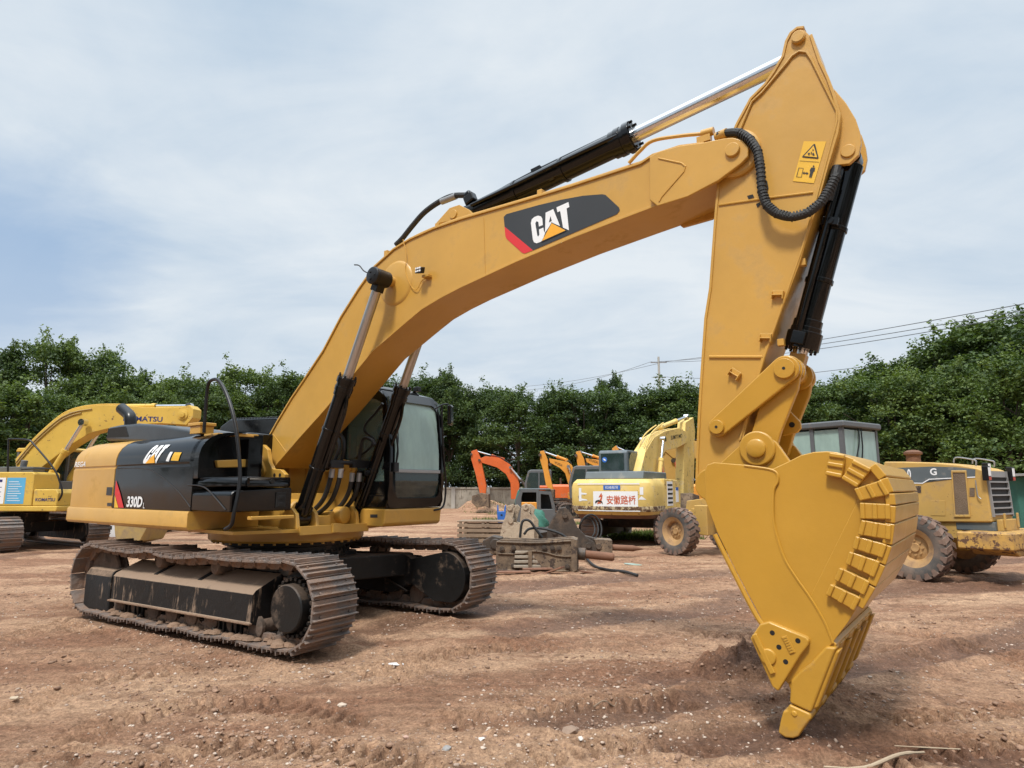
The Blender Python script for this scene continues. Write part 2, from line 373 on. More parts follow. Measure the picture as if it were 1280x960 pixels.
def sidebody(s0,s1,in_=.55):
    pts=[(-(1.495-d),z) for d,z in SEC]+[(-(1.495-in_),2.37),(-(1.495-in_),1.42)]
    return MB().prism(pts,s0,s1,'x')
door=sidebody(-1.84,.20,.9).build('engine_door',M['black'],ex,smooth=28,bevel=.006)
MB().prism([((1.495-d),z) for d,z in SEC]+[(.1,2.37),(.1,1.42)],-1.84,-.45,'x').build('engine_hood_left',M['black'],ex,smooth=28)
onside=lambda a,b,h:(a,pw(b)-h,b)
def onside_s(a,b,h): return (a,pw(b)-h,b)
ar=[(-1.785,1.948),(-1.365,1.951),(-0.986,1.934),(-0.768,1.900),(-0.507,1.817),(-0.170,1.680),(0.056,1.558),(0.198,1.467)]
MB().tube([(p[0],pw(p[1])-.001,p[1]) for p in ar],.006,6).build('door_moulding',M['black_satin'],door)
ZD=[(-1.779,1.801),(-1.701,1.691),(-1.607,1.606),(-1.483,1.433),(-1.629,1.431),(-1.770,1.605)]
decal('red_stripe',[[(-1.778,1.795),(-1.622,1.624),(-1.478,1.433),(-1.624,1.431),(-1.777,1.611)]],onside_s,M['red'],door,.009,2)
decal('yellow_stripe',[[(-1.773,1.593),(-1.635,1.431),(-1.754,1.429)]],onside_s,M['sticker'],cw,.009,1)
for k,mt in (('C','white'),('A','white'),('T','white')): pass
decal('brand_letters',[[(-0.937,2.200),(-0.902,2.228),(-0.864,2.238),(-0.828,2.235),(-0.812,2.216),(-0.820,2.191),(-0.863,2.137),(-0.903,2.139),(-0.872,2.182),(-0.881,2.194),(-0.905,2.181),(-0.982,2.071),(-0.986,2.056),(-0.962,2.067),(-0.925,2.114),(-0.878,2.113),(-0.897,2.086),(-0.908,2.059),(-0.984,2.006),(-1.011,2.002),(-1.048,2.006),(-1.058,2.024),(-1.048,2.052)],[(-0.752,2.230),(-0.669,2.230),(-0.746,2.062),(-0.764,2.095),(-0.780,2.125),(-0.837,2.095),(-0.906,2.062)],[(-0.634,2.232),(-0.512,2.230),(-0.541,2.186),(-0.571,2.185),(-0.713,1.994),(-0.736,2.039),(-0.636,2.187),(-0.664,2.188)]],onside_s,M['white'],door,.008,2)
decal('letter_gap',[[(-0.741,2.181),(-0.766,2.138),(-0.798,2.137)]],onside_s,M['black'],door,.0095,1)
decal('brand_triangle',[[(-0.784,2.117),(-0.738,2.003),(-0.990,2.002)]],onside_s,M['orangevinyl'],door,.011,2)
decal('white_badge',[[(-0.404,2.133),(-0.336,2.131),(-0.389,2.013),(-0.465,2.020)]],onside_s,M['white'],door,.008,2)
decal('yellow_badge',[[(-0.294,2.124),(-0.116,2.118),(-0.157,2.015),(-0.341,2.024)]],onside_s,M['sticker'],door,.008,2)
q=[(-1.411,1.445),(-0.980,1.447)]; zt=[(-1.394,1.586)][0][1]
writing('model_number','330D',(q[0][0],-1.4985,q[0][1]-.002),(1,0,0),(0,0,1),zt-q[0][1],M['white'],door,bold=.035,width=q[1][0]-q[0][0],shear=.1)
writing('model_letter','L',(q[1][0]+.03,-1.4985,q[1][1]-.012),(1,0,0),(0,0,1),.07,M['white'],door,bold=.0)
q=[(-3.201,1.990),(-2.820,1.983)]
writing('side_lettering','REGA',(q[0][0],-1.493,1.995+.003),(1,0,0),(0,0,1),.075,M['white'],cw,bold=.02,width=q[1][0]-q[0][0],shear=.3,off=.008)
z0=1.64; q=[(-2.049,1.701),(-1.878,1.593),(-1.990,1.490),(-1.846,1.449)]
for a,b in((q[0],q[1]),(q[2],q[3])):
    decal('small_plate',[[(a[0],b[1]),(b[0],b[1]),(b[0],a[1]),(a[0],a[1])]],onside_s,M['decalblack'],cw,.005)
# step box (low, front right corner) and fuel tank with its alcove
m=MB(); m.prism([(-1.49,1.425),(-1.49,1.62),(-1.455,1.66),(-.74,1.70),(-.71,1.68),(-.71,1.425)],.20,1.03,'x')
lb=m.build('step_box',M['black'],ex,bevel=.025,seg=3)
m=MB(); 
m.loft([[(s_,w_,z_+dz) for s_,w_ in ((.20,-1.46),(.62,-1.46),(.95,-1.36),(1.045,-1.30),(1.05,-.80),(1.02,-.73),(.20,-.73))] for z_,dz in ((1.70,0),(1.73,0),(1.80,.0),(1.815,.0))])
m.build('step_lid',M['black'],ex,bevel=.018,seg=3)
MB().tube([(.10,-1.497,1.72),(.36,-1.498,1.715),(.58,-1.498,1.66),(.95,-1.494,1.45)],.008,6).build('box_moulding',M['black_satin'],lb)
m=MB(); m.box(1.03,1.045,-.93,-.80,1.46,1.64); m.box(1.04,1.05,-.90,-.83,1.48,1.52);m.box(1.04,1.05,-.90,-.83,1.56,1.60)
m.build('box_vent',M['dark'],lb,bevel=.006)
m=MB(); m.cyl((1.045,-1.0,1.765),(1.06,-1.0,1.765),.028,n=14); m.build('lid_latch',M['dark'],lb)
# alcove: back wall, pillars, concave near wall
m=MB()
m.box(-.30,-.02,-1.20,-.72,1.8,2.34)
sec_out=[(-(1.495-d),z) for d,z in SEC if z>=1.995]
m.prism([(-1.49,1.8)]+sec_out+[(-1.0,2.372),(-1.0,2.335),(-1.22,2.31),(-1.33,2.24),(-1.37,2.14),(-1.38,1.95),(-1.36,1.82)],.10,.30,'x')
m.prism([(-1.40,1.8),(-1.36,2.25),(-1.1,2.32),(-1.1,1.8)],-.1,.06,'x')
m.box(-.30,.30,-.86,-.70,1.78,2.30)
m.box(-.05,.30,-1.40,-.80,1.78,1.82)
m.build('fuel_tank',M['black'],ex,bevel=.02,seg=3)
m=MB(); m.box(-.30,.28,-1.10,-.72,2.345,2.365); m.box(-.02,.29,-1.28,-.79,2.325,2.35); m.build('tank_trim',M['yellow'],ex,bevel=.005)
m=MB(); m.prism([(-1.22,1.93),(-1.24,2.02),(-.70,2.06),(-.70,2.03),(-.80,1.95)],.02,.25,'x'); m.build('tank_step',M['yellow'],ex,bevel=.012)
m=MB(); q=[(-0.332,2.413),(-0.081,2.400),(-0.092,2.481),(-0.384,2.498)]; m.box(q[0][0],q[1][0],-1.3,-1.12,2.36,2.46); m.box(q[0][0]-.02,q[1][0]+.02,-1.32,-1.10,2.46,2.50)
m.build('battery_cap_box',M['yellow'],ex,bevel=.008)
# handrail hoop
hp=[[(0.200,2.347),(0.194,2.649),(0.211,2.923),(0.311,2.983),(0.458,2.949),(0.655,2.758),(0.842,2.463),(0.962,2.137),(1.036,1.777),(1.062,1.426),(1.030,1.295),(0.910,1.239)][i] for i in range(12)]
m=MB(); m.tube([(p[0],-1.38-(.02 if i<9 else .08),p[1]) for i,p in enumerate(hp)],.021,10); m.build('handrail',M['black_satin'],ex)
# engine hoods, exhaust, louvre panel on top
m=MB()
hq=[(-3.208,2.411),(-3.171,2.620),(-2.793,2.636),(-2.224,2.627),(-1.498,2.562),(-0.704,2.452),(-0.487,2.347),(-0.471,2.243)]
m.prism(hq,-1.12,-.35); m.build('engine_hood',M['hood'],ex,bevel=.05,seg=3)
q=[(-3.135,2.457),(-3.110,2.592),(-2.548,2.598),(-2.413,2.436)]; m=MB(); m.prism(q,-1.128,-1.11); m.build('hood_opening',M['dark'],ex,bevel=.0)
m=MB()
for p0 in(174,186): 
    a,b=[(-2.090,2.585),(-2.003,2.383)][0],[(-1.774,2.567),(-1.692,2.370)][0]
m.cyl((a[0],-1.1,2.4),(a[0],-.4,2.4),.2,n=20); m.build('hood_bulge',M['hood'],ex,bevel=.01)
e=[(-2.673,2.626),(-2.696,2.737),(-2.761,2.803),(-2.939,2.889)]
m=MB(); m.tube([(e[0][0],-1.0,e[0][1]),(e[1][0],-1.0,e[1][1]),(e[2][0]-.01,-1.0,e[2][1]),(e[3][0]-.04,-1.02,e[3][1]+.02)],.085,16); m.build('exhaust_stack',M['black_satin'],ex)
lq=[(-2.094,2.419),(-2.009,2.657),(-1.745,2.755),(-0.519,2.702),(-0.435,2.639),(-0.485,2.352)]
m=MB(); m.prism(lq,.05,.75); m.build('air_intake_hood',M['black'],ex,bevel=.03,seg=3)
m=MB(); l0,l1=lq[2],lq[3]
for k in range(16):
    t=(k+.5)/16; x=l0[0]+(l1[0]-l0[0])*t; z=l0[1]+(l1[1]-l0[1])*t
    m.box(x-.022,x+.022,.07,.70,z-.02,z+.018)
m.build('louvre_slats',M['hood'],ex,bevel=.003)
m=MB(); m.box(-.9,-.1,-.66,.0,2.10,2.42); m.build('valve_cover',M['black'],ex,bevel=.03)
m=MB(); m.box(-1.8,-.2,.1,1.35,1.42,2.35); m.build('left_body_panel',M['yellow'],ex,bevel=.03)
# ---- boom
BW=.28
top=[(-0.255,2.323),(-0.021,2.587),(0.276,2.894),(0.551,3.140),(0.911,3.475),(1.237,3.875),(1.558,4.189),(1.842,4.425),(2.178,4.579),(2.462,4.645),(2.837,4.684),(3.253,4.695),(4.082,4.678),(4.689,4.672),(5.450,4.680),(5.571,4.721),(5.832,4.722),(6.056,4.677)]
bot=[(6.129,4.290),(5.583,4.204),(5.353,4.180),(4.725,4.110),(4.019,4.006),(3.583,3.927),(3.267,3.870),(2.971,3.803),(2.687,3.720),(2.458,3.613),(2.183,3.478),(1.869,3.323),(1.489,3.035),(1.032,2.687),(0.483,2.313),(-0.014,1.957)]
foot=[(-0.223,2.015)]
def inset_poly(poly,d):
    n=len(poly); A=sum(poly[i][0]*poly[(i+1)%n][1]-poly[(i+1)%n][0]*poly[i][1] for i in range(n)); sg=1 if A>0 else -1
    out=[]
    for i in range(n):
        p0,p,p1=Vector(poly[i-1]),Vector(poly[i]),Vector(poly[(i+1)%n])
        a=(p-p0).normalized(); b=(p1-p).normalized(); n1=Vector((-a.y,a.x)); n2=Vector((-b.y,b.x)); m_=(n1+n2)
        m_=m_/max(.35,m_.length_squared/2) if m_.length>.01 else n1
        q=p+m_*d*sg*1.0; out.append((q.x,q.y))
    return out
bm_out=top+bot+foot
m=MB(); m.prism(inset_poly(bm_out,.022),-BW+.018,BW-.018); boom=m.build('boom',M['yellow'],ex,bevel=.004)
def ribbon(pts,th,w0,w1):
    m=MB(); n=len(pts); inn=[]
    for i,p in enumerate(pts):
        a=Vector(pts[max(i-1,0)]); b=Vector(pts[min(i+1,n-1)]); d=(b-a).normalized(); inn.append((p[0]-d.y*th,p[1]+d.x*th))
    rings=[[(pts[i][0],w0,pts[i][1]),(pts[i][0],w1,pts[i][1]),(inn[i][0],w1,inn[i][1]),(inn[i][0],w0,inn[i][1])] for i in range(n)]
    return m.loft(rings)
ribbon(top[::-1],.024,-BW,BW).build('top_plate',M['yellow'],boom,bevel=.004,smooth=30)
ribbon(bot[::-1],.026,-BW,BW).build('bottom_plate',M['yellow'],boom,bevel=.004,smooth=30)
# fork cheeks at the tip
ck=[(5.559,4.680),(5.638,4.702),(5.850,4.694),(6.066,4.653),(6.239,4.632),(6.313,4.614),(6.390,4.566),(6.438,4.485),(6.427,4.403),(6.365,4.358),(6.172,4.266),(5.902,4.196),(5.618,4.184),(5.544,4.265)]
m=MB(); m.prism(ck,-.315,-.275); m.prism(ck,.275,.315); m.build('fork_plate',M['yellow'],boom,bevel=.010,seg=3)
st=[(5.645,4.635),(5.859,4.521),(5.894,4.480),(5.878,4.440),(5.662,4.261),(5.637,4.222),(5.675,4.204),(5.891,4.242),(6.120,4.279),(6.142,4.309)]
m=MB(); 
m.tube([(p[0],-.316,p[1]) for p in st[:6]],.008,6,smooth=False)
m.build('weld_bead',M['yellow'],boom)
tp=[(6.308,4.497)][0]
m=MB(); m.cyl((tp[0],-.335,tp[1]),(tp[0],.335,tp[1]),.062,n=28); m.lathe((tp[0],-.333,tp[1]),(0,-1,0),[(.062,0),(.058,.01),(.01,.011)]); m.build('tip_pin',M['yellow'],boom,bevel=.004)
# boss for the boom cylinders
eye=[(2.184,4.147)][0]
m=MB()
for s_ in(-1,1): m.lathe((eye[0]+.05,s_*.24,eye[1]-.02),(0,s_,0),[(.30,0),(.27,.03),(.24,.04),(.10,.045)],40)
m.build('cylinder_boss',M['yellow'],boom,bevel=.004)
m=MB(); m.cyl((eye[0],-.46,eye[1]),(eye[0],.46,eye[1]),.065,n=24); m.build('cylinder_pin',M['yellow'],boom)
# seam welds
m=MB()
for a,b in ([(3.581,4.609),(3.609,3.957)],[(5.572,4.695),(5.593,4.215)],[(-0.089,2.415),(0.225,2.164)]):
    m.tube([(a[0],-BW+.016,a[1]),(b[0],-BW+.016,b[1])],.005,5,smooth=False)
m.build('weld_seam',M['yellow'],boom)
onboom=lambda a,b,h:(a,-BW+.018-h,b)
decal('boom_decal',[[(3.858,4.553),(3.894,4.575),(4.303,4.566),(4.586,4.549),(4.830,4.522),(5.041,4.479),(5.077,4.462),(5.216,4.297),(5.224,4.267),(5.192,4.237),(4.678,4.160),(4.234,4.094),(3.869,4.441)]],onboom,M['decalblack'],boom,.004)
decal('red_stripe',[[(3.869,4.441),(4.234,4.094),(4.127,4.083),(4.094,4.102),(3.894,4.300),(3.880,4.333)]],onboom,M['red'],boom,.004)
decal('brand_letters',[[(4.212,4.393),(4.223,4.431),(4.256,4.449),(4.302,4.451),(4.339,4.432),(4.354,4.403),(4.359,4.335),(4.312,4.330),(4.304,4.383),(4.282,4.396),(4.267,4.377),(4.290,4.241),(4.300,4.224),(4.316,4.241),(4.312,4.299),(4.366,4.306),(4.371,4.273),(4.385,4.241),(4.352,4.170),(4.326,4.161),(4.280,4.158),(4.250,4.176),(4.235,4.208)],[(4.394,4.459),(4.487,4.473),(4.564,4.273),(4.513,4.306),(4.465,4.336),(4.430,4.293),(4.385,4.245)],[(4.526,4.481),(4.666,4.500),(4.676,4.445),(4.644,4.439),(4.667,4.204),(4.599,4.249),(4.568,4.431),(4.535,4.427)]],onboom,M['white'],boom,.007)
decal('letter_gap',[[(4.455,4.406),(4.468,4.353),(4.434,4.346)]],onboom,M['decalblack'],boom,.0095)
decal('triangle_edge',[[(4.467,4.338),(4.645,4.205),(4.336,4.154)]],onboom,M['decalblack'],boom,.0095)
decal('brand_triangle',[[(4.469,4.326),(4.630,4.210),(4.349,4.165)]],onboom,M['orangevinyl'],boom,.012)
# work light
wl=[(2.735,4.157)][0]
m=MB(); m.obox((wl[0],-.37,wl[1]),(1,0,-.15),.05,(0,1,.25),.03,(.15,0,1),.036); lamp=m.build('work_light',M['black_satin'],boom,bevel=.006)
m=MB()
for i in(-1,0,1):
    for j in(-1,1): m.cyl((wl[0]+i*.03,-.40,wl[1]+j*.017),(wl[0]+i*.03,-.407,wl[1]+j*.017),.012,n=10)
m.build('lens',M['white'],lamp)
m=MB(); m.box(wl[0]-.01,wl[0]+.09,-.33,-.255,wl[1]-.075,wl[1]-.045); m.build('lamp_bracket',M['yellow'],lamp,bevel=.004)
wp=[(2.357,4.643),(2.419,4.428),(2.413,4.230),(2.513,4.033),(2.606,3.976),(2.680,4.059),(2.756,4.083)]
MB().tube([(p[0],-.285,p[1]) for p in wp],.005,5).build('lamp_wire',M['yellow_dust'],lamp)
wp=[(1.744,4.393),(1.835,4.344),(1.925,4.275),(2.084,4.203)]; MB().tube([(wp[0][0],-.5,wp[0][1]),(wp[1][0],-.5,wp[1][1]+.02),(wp[2][0],-.49,wp[2][1]),(wp[3][0],-.46,wp[3][1])],.008,5).build('loose_wire',M['rubber'],boom)
# clamps along the boom top
for p in [(1.995,4.562),(2.851,4.707),(4.292,4.712)]:
    MB().box(p[0]-.03,p[0]+.03,-.23,-.10,p[1]-.10,p[1]+.045).build('pipe_clamp',M['yellow'],boom,bevel=.006)
br=[(2.758,4.784),(2.983,4.927),(3.131,4.927),(3.277,4.830),(3.373,4.727)]
m=MB(); m.prism(br,-.16,-.11); m.prism(br,.11,.16); c=[(3.050,4.829)][0]; m.cyl((c[0],-.175,c[1]),(c[0],.175,c[1]),.055,n=20); m.build('cylinder_mount',M['yellow'],boom,bevel=.006)
SCB=c
# steel pipes along the boom top
m=MB()
for w in(-.20,-.13,.13,.20):
    m.tube([(p[0],w,p[1]+.035) for p in top[3:15]],.016,8)
m.build('hydraulic_pipe',M['yellow'],boom)
pp=[(5.308,4.734),(5.426,4.819),(5.558,4.880),(5.820,4.839),(6.040,4.787),(6.097,4.782)]
m=MB(); m.tube([(p[0],-.22,p[1]) for p in pp],.018,8); m.cyl((pp[4][0]-.02,-.22,pp[4][1]),(pp[5][0]+.03,-.22,pp[5][1]),.036,n=14); m.box(pp[4][0]-.06,pp[4][0]+.06,-.25,-.19,pp[4][1]-.09,pp[4][1]-.03); m.build('pipe_to_stick',M['yellow'],boom)
hp=[(6.177,4.703),(6.258,4.689),(6.370,4.643),(6.456,4.542),(6.512,4.410),(6.528,4.251),(6.530,4.058),(6.559,3.927),(6.627,3.841),(6.732,3.787),(6.849,3.796),(6.945,3.861),(7.008,3.960),(7.066,4.073)]
hr=[(p[0],-.26-.09*math.sin(math.pi*i/13)-.0*(i>10),p[1]) for i,p in enumerate(hp)]
def ribbed(path,r):
    m=MB(); m.tube(path,r,10); return m
hz=ribbed(hr,.034)
# corrugation rings along the hose
o_=hz.build('stick_hose',M['rubber'],boom)
m=MB()
for i in range(2,len(hr)-1):
    for k in range(5):
        t=k/5; a=Vector(hr[i]); b=Vector(hr[i+1]); p=a.lerp(b,t); d=(b-a).normalized(); m.cyl(p-d*.006,p+d*.006,.039,n=10)
m.build('hose_sleeve',M['rubber'],o_)
m=MB(); m.cyl((hr[0][0]-.02,hr[0][1]+.02,hr[0][2]),(hr[1][0],hr[1][1],hr[1][2]),.042,n=12); m.build('hose_fitting',M['yellow'],boom,bevel=.003)
hp=[(1.987,4.736),(2.100,4.795),(2.264,4.914),(2.466,5.040),(2.704,5.112),(2.935,5.130),(3.172,5.074)]
m=MB(); m.tube([(p[0],-.05,p[1]) for p in hp],.034,10); m.build('cylinder_hose',M['rubber'],boom)
a,b=[(2.756,5.108),(2.986,5.116)]; m=MB(); m.cyl((a[0],-.05,a[1]),(b[0],-.05,b[1]),.040,n=12); m.build('hose_end',M['steel'],boom)
bq=[(3.160,5.057)][0]; m=MB(); m.obox((bq[0]+.05,-.05,bq[1]-.045),(1,0,.42),.07,(0,1,0),.05,(-.42,0,1),.06); m.cyl((bq[0]-.02,-.05,bq[1]-.0),(bq[0]+.06,-.05,bq[1]+.03),.05,n=14); m.build('port_block',M['black'],boom,bevel=.02,seg=3)
# ---- hydraulic cylinders
def hydraulic(name,base,collar,tip,w,rb,rr,rodmat,eyer=.09,lugs=True,rodoff=0):
    B=Vector((base[0],w,base[1])); T=Vector((tip[0],w,tip[1])); d=(T-B).normalized()
    Lc=(Vector((collar[0],w,collar[1]))-B).dot(d); Cc=B+d*Lc
    m=MB(); m.cyl(B+d*.05,Cc-d*.10,rb,n=32); m.cyl(Cc-d*.26,Cc-d*.02,rb*1.13,n=32); m.cyl(Cc-d*.20,Cc-d*.14,rb*1.2,n=32)
    m.cyl(Cc-d*.10,Cc-d*.03,rb*1.28,n=32)
    u=d.cross(Vector((0,1,0))).normalized()
    for k in range(8):
        a=math.pi*k/4+.2; q=Cc-d*.03+(u*math.cos(a)+Vector((0,1,0))*math.sin(a))*rb*1.12; m.cyl(q,q+d*.035,rb*.13,n=6)
    m.cyl(B+Vector((0,-eyer*.9,0)),B+Vector((0,eyer*.9,0)),eyer,n=24)
    m.obox(B+d*.10,d,.08,(0,1,0),eyer*.75,u,eyer*.8)
    for t in(.35,.62): m.cyl(B+d*(Lc*t),B+d*(Lc*t+.035),rb*1.10,n=32)
    bar=m.build(name,M['black'],ex,bevel=.004)
    m=MB(); m.cyl(Cc-d*.05,T-d*.08,rr,n=28); m.build('rod',rodmat,bar)
    m=MB(); m.cyl(T+Vector((0,-eyer,0)),T+Vector((0,eyer,0)),eyer,n=28); m.obox(T-d*.11,d,.06,(0,1,0),rr,u,rr)
    return bar,m,B,T,d,u,Cc
BB=[(0.873,1.320)][0]
for w in(-.46,.46):
    bar,me_,B_,T_,d,u,Cc=hydraulic('boom_cylinder',BB,(1.68,3.02),eye,w,.092,.058,M['rodworn'],.10)
    me_.build('rod_eye',M['black_satin'],bar,bevel=.008)
    m=MB(); s_=-1 if w<0 else 1; m.lathe((T_.x,w+s_*.10,T_.z),(0,s_,0),[(.085,0),(.105,.005),(.105,.035),(.09,.045),(.01,.046)],24)
    for k in range(3): m.cyl((T_.x+.05*math.cos(k*2.1),w+s_*.14,T_.z+.05*math.sin(k*2.1)),(T_.x+.05*math.cos(k*2.1),w+s_*.155,T_.z+.05*math.sin(k*2.1)),.014,n=6)
    m.build('pin_cap',M['black_satin'],bar,bevel=.003)
    m=MB()
    for q in(-.14,.14):
        m.prism([(BB[0]-.22,1.2),(BB[0]+.17,1.2),(BB[0]+.13,BB[1]+.06),(BB[0]+.04,BB[1]+.13),(BB[0]-.06,BB[1]+.13),(BB[0]-.14,BB[1]+.05)],w+q-.025,w+q+.025)
    m.build('cylinder_bracket',M['yellow'],ex,bevel=.008)
    bn=Vector((u.x,0,u.z))
    m=MB(); sg=-1
    P0=Vector((B_.x,w,B_.z)); 
    m.tube([P0+d*.75+bn*.16*sg,P0+d*1.1+bn*.155*sg,P0+d*1.45+bn*.155*sg,P0+d*1.66+bn*.10*sg],.022,8)
    m.build('cylinder_pipe',M['black'],bar)
STP=[(6.879,5.347)][0]
bar,me_,B_,T_,d,u,Cc=hydraulic('stick_cylinder',SCB,[(5.293,5.181)][0],STP,0,.122,.070,M['chrome'],.075)
me_.build('rod_eye',M['yellow'],bar,bevel=.006)
m=MB(); m.tube([B_+d*.25+u*.02+Vector((0,-.14,0)),B_+d*.9+Vector((0,-.15,0)),B_+d*1.5+Vector((0,-.15,0)),Cc-d*.15+Vector((0,-.13,0))],.02,8)
m.tube([B_+d*.3+u*.11,B_+d*1.0+u*.14,Cc-d*.3+u*.13],.022,8); m.obox(B_+d*.15-u*.13+Vector((0,-.05,0)),d,.07,(0,1,0),.06,u,.05); m.obox(B_+d*1.1+u*.13,d,.06,(0,1,0),.05,u,.03)
m.build('cylinder_pipe',M['black'],bar,bevel=.003)
# ---- stick
SW=.24
sl=[(6.915,5.433),(6.861,5.451),(6.803,5.426),(6.761,5.363),(6.728,5.245),(6.651,5.138),(6.575,5.051),(6.451,4.966),(6.327,4.782),(6.236,4.613),(6.145,4.331),(6.102,4.029),(6.021,3.367),(5.967,3.109),(5.909,2.619),(5.871,2.263),(5.845,1.984),(5.827,1.753),(5.844,1.675),(5.921,1.611),(6.028,1.637)]
sr=[(6.175,1.877),(6.436,2.714),(6.634,3.167),(6.739,3.409),(6.903,3.852),(7.013,4.186),(7.099,4.427),(7.126,4.572),(7.095,4.768),(7.065,4.912),(7.018,5.079),(6.987,5.241),(6.970,5.336)]
so=sl+sr
m=MB(); m.prism(inset_poly(so,.018),-SW+.012,SW-.012); stick=m.build('stick',M['yellow'],ex,bevel=.004)
rr_=[(6.145,4.331),(6.102,4.029),(6.021,3.367),(5.967,3.109),(5.909,2.619),(5.871,2.263),(5.845,1.984)]
ribbon(sl[:18],.022,-SW,SW).build('inner_plate',M['yellow'],stick,bevel=.003)
ribbon(sr,.022,-SW,SW).build('outer_plate',M['yellow'],stick,bevel=.003)
# raised cheek of the stick head
hd=[(6.905,5.191),(6.858,5.226),(6.807,5.204),(6.760,5.151),(6.537,4.963),(6.462,4.918),(6.394,4.780),(6.352,4.633),(6.925,3.912),(7.040,4.238),(7.100,4.527),(7.088,4.600)]
m=MB(); m.tube([(p[0],-SW-.0,p[1]) for p in [(6.333,4.654),(6.394,4.780),(6.469,4.923),(6.551,4.972),(6.767,5.163),(6.807,5.204),(6.864,5.223),(6.917,5.193),(6.949,5.115),(7.100,4.609),(7.094,4.516),(6.902,3.918),(6.778,3.552),(6.436,2.714),(6.211,2.067)]],.010,6,smooth=False)
m.tube([(p[0],-SW+.008,p[1]) for p in [(6.139,4.084),(6.546,4.037),(6.884,3.990)]],.009,6,smooth=False)
m.tube([(p[0],-SW+.008,p[1]) for p in [(5.992,2.774),(6.436,2.720)]],.012,6,smooth=False)
m.build('weld_bead',M['yellow'],stick)
m=MB()
for pxy in [(6.866,5.346)]: m.cyl((pxy[0],-SW-.02,pxy[1]),(pxy[0],SW+.02,pxy[1]),.055,n=24); m.cyl((pxy[0],-SW-.026,pxy[1]),(pxy[0],-SW-.02,pxy[1]),.048,n=24)
m.build('head_pin',M['yellow'],stick,bevel=.003)
c=[(6.268,4.515)][0]
m=MB(); m.lathe((tp[0],-.27,tp[1]),(0,1,0),[(.19,0),(.21,.015),(.21,.525),(.19,.54)],36); m.build('pivot_boss',M['yellow'],stick,bevel=.003)
ears=[(7.084,4.841),(7.160,4.687),(7.216,4.530),(7.236,4.422),(7.239,4.320),(7.215,4.228),(7.144,4.177),(7.032,4.198),(6.956,4.106),(7.034,4.388),(7.094,4.574)]
m=MB(); m.prism(ears,-.17,-.13); m.prism(ears,.13,.17); p=[(7.144,4.282)][0]; m.cyl((p[0],-.185,p[1]),(p[0],.185,p[1]),.052,n=24); m.build('cylinder_ear',M['yellow'],stick,bevel=.006)
BCT=p
for p in [(6.572,3.202),(6.460,2.865),(6.198,2.601)]:
    tl=(1,0,-.75) if p[1]<2.75 else (1,0,-.15); up_=(.75,0,1) if p[1]<2.75 else (.15,0,1); m=MB(); c_=Vector((p[0],-SW-.012,p[1])); m.obox(c_,tl,.045,(0,1,0),.022,up_,.004)
    for q in(-1,1): m.obox(c_+Vector(tl).normalized()*.042*q,tl,.004,(0,1,0),.024,up_,.034 if q>0 else .028)
    m.obox(c_+Vector(up_).normalized()*.02,tl,.045,(0,1,0),.004,up_,.02); m.build('hose_bracket',M['yellow'],stick,bevel=.003)
for p in [(6.756,3.450),(6.555,2.829)]:
    MB().box(p[0]-.02,p[0]+.03,-SW+.03,-SW+.085,p[1]-.028,p[1]+.028).build('hose_bracket',M['yellow'],stick,bevel=.004)
onst=lambda a,b,h:(a,-SW+.012-h,b)
Z5=(980,160,12)
decal('warning_sticker',[[(6.846,4.438),(7.007,4.382),(6.895,4.064),(6.743,4.126)]],onst,M['sticker'],stick,.004)
decal('warning_triangle',[[(6.919,4.391),(6.927,4.383),(6.944,4.261),(6.938,4.256),(6.827,4.304),(6.826,4.312)]],onst,M['ink'],stick,.007)
decal('triangle_field',[[(6.916,4.375),(6.934,4.268),(6.840,4.309)]],onst,M['sticker'],stick,.010)
decal('pictogram',[[(6.908,4.349),(6.916,4.332),(6.904,4.332)],[(6.869,4.325),(6.886,4.322),(6.879,4.299),(6.870,4.313)],[(6.894,4.331),(6.900,4.320),(6.894,4.302),(6.890,4.309)],[(6.910,4.317),(6.919,4.291),(6.906,4.290),(6.899,4.306)]],onst,M['ink'],stick,.013)
decal('pictogram',[[(6.805,4.283),(6.945,4.227),(6.944,4.224),(6.804,4.280)],[(6.903,4.213),(6.910,4.205),(6.907,4.197),(6.899,4.198),(6.896,4.207)],[(6.886,4.199),(6.913,4.188),(6.908,4.162),(6.899,4.159),(6.881,4.112),(6.874,4.115),(6.882,4.153),(6.872,4.119),(6.864,4.122),(6.875,4.166),(6.872,4.178)],
 [(6.819,4.172),(6.835,4.180),(6.832,4.172),(6.850,4.166),(6.848,4.174),(6.863,4.156),(6.847,4.149),(6.848,4.157),(6.830,4.164),(6.831,4.156)],
 [(6.793,4.226),(6.829,4.211),(6.828,4.208),(6.794,4.222)],[(6.793,4.224),(6.797,4.222),(6.775,4.154),(6.771,4.156)],[(6.771,4.156),(6.809,4.141),(6.808,4.138),(6.772,4.152)],[(6.826,4.211),(6.829,4.209),(6.809,4.138),(6.806,4.141)]],onst,M['ink'],stick,.007)
m=MB()
for c0,ln in (((943,252),.10),((948,262),.05),((936,248),.05)): pass
decal('paint_chip',[[(6.520,4.182),(6.546,4.189),(6.554,4.116),(6.533,4.087),(6.516,4.113)],[(6.379,4.102),(6.425,4.103),(6.436,4.072),(6.390,4.070)],[(6.446,4.013),(6.478,4.018),(6.483,3.996),(6.456,3.975)]],onst,M['dark'],stick,.004)
# lower end of the stick
tipb=[(5.974,1.713)][0]
m=MB(); m.cyl((tipb[0],-.30,tipb[1]),(tipb[0],.30,tipb[1]),.13,n=32); m.build('tip_boss',M['yellow_bucket'],stick,bevel=.01)
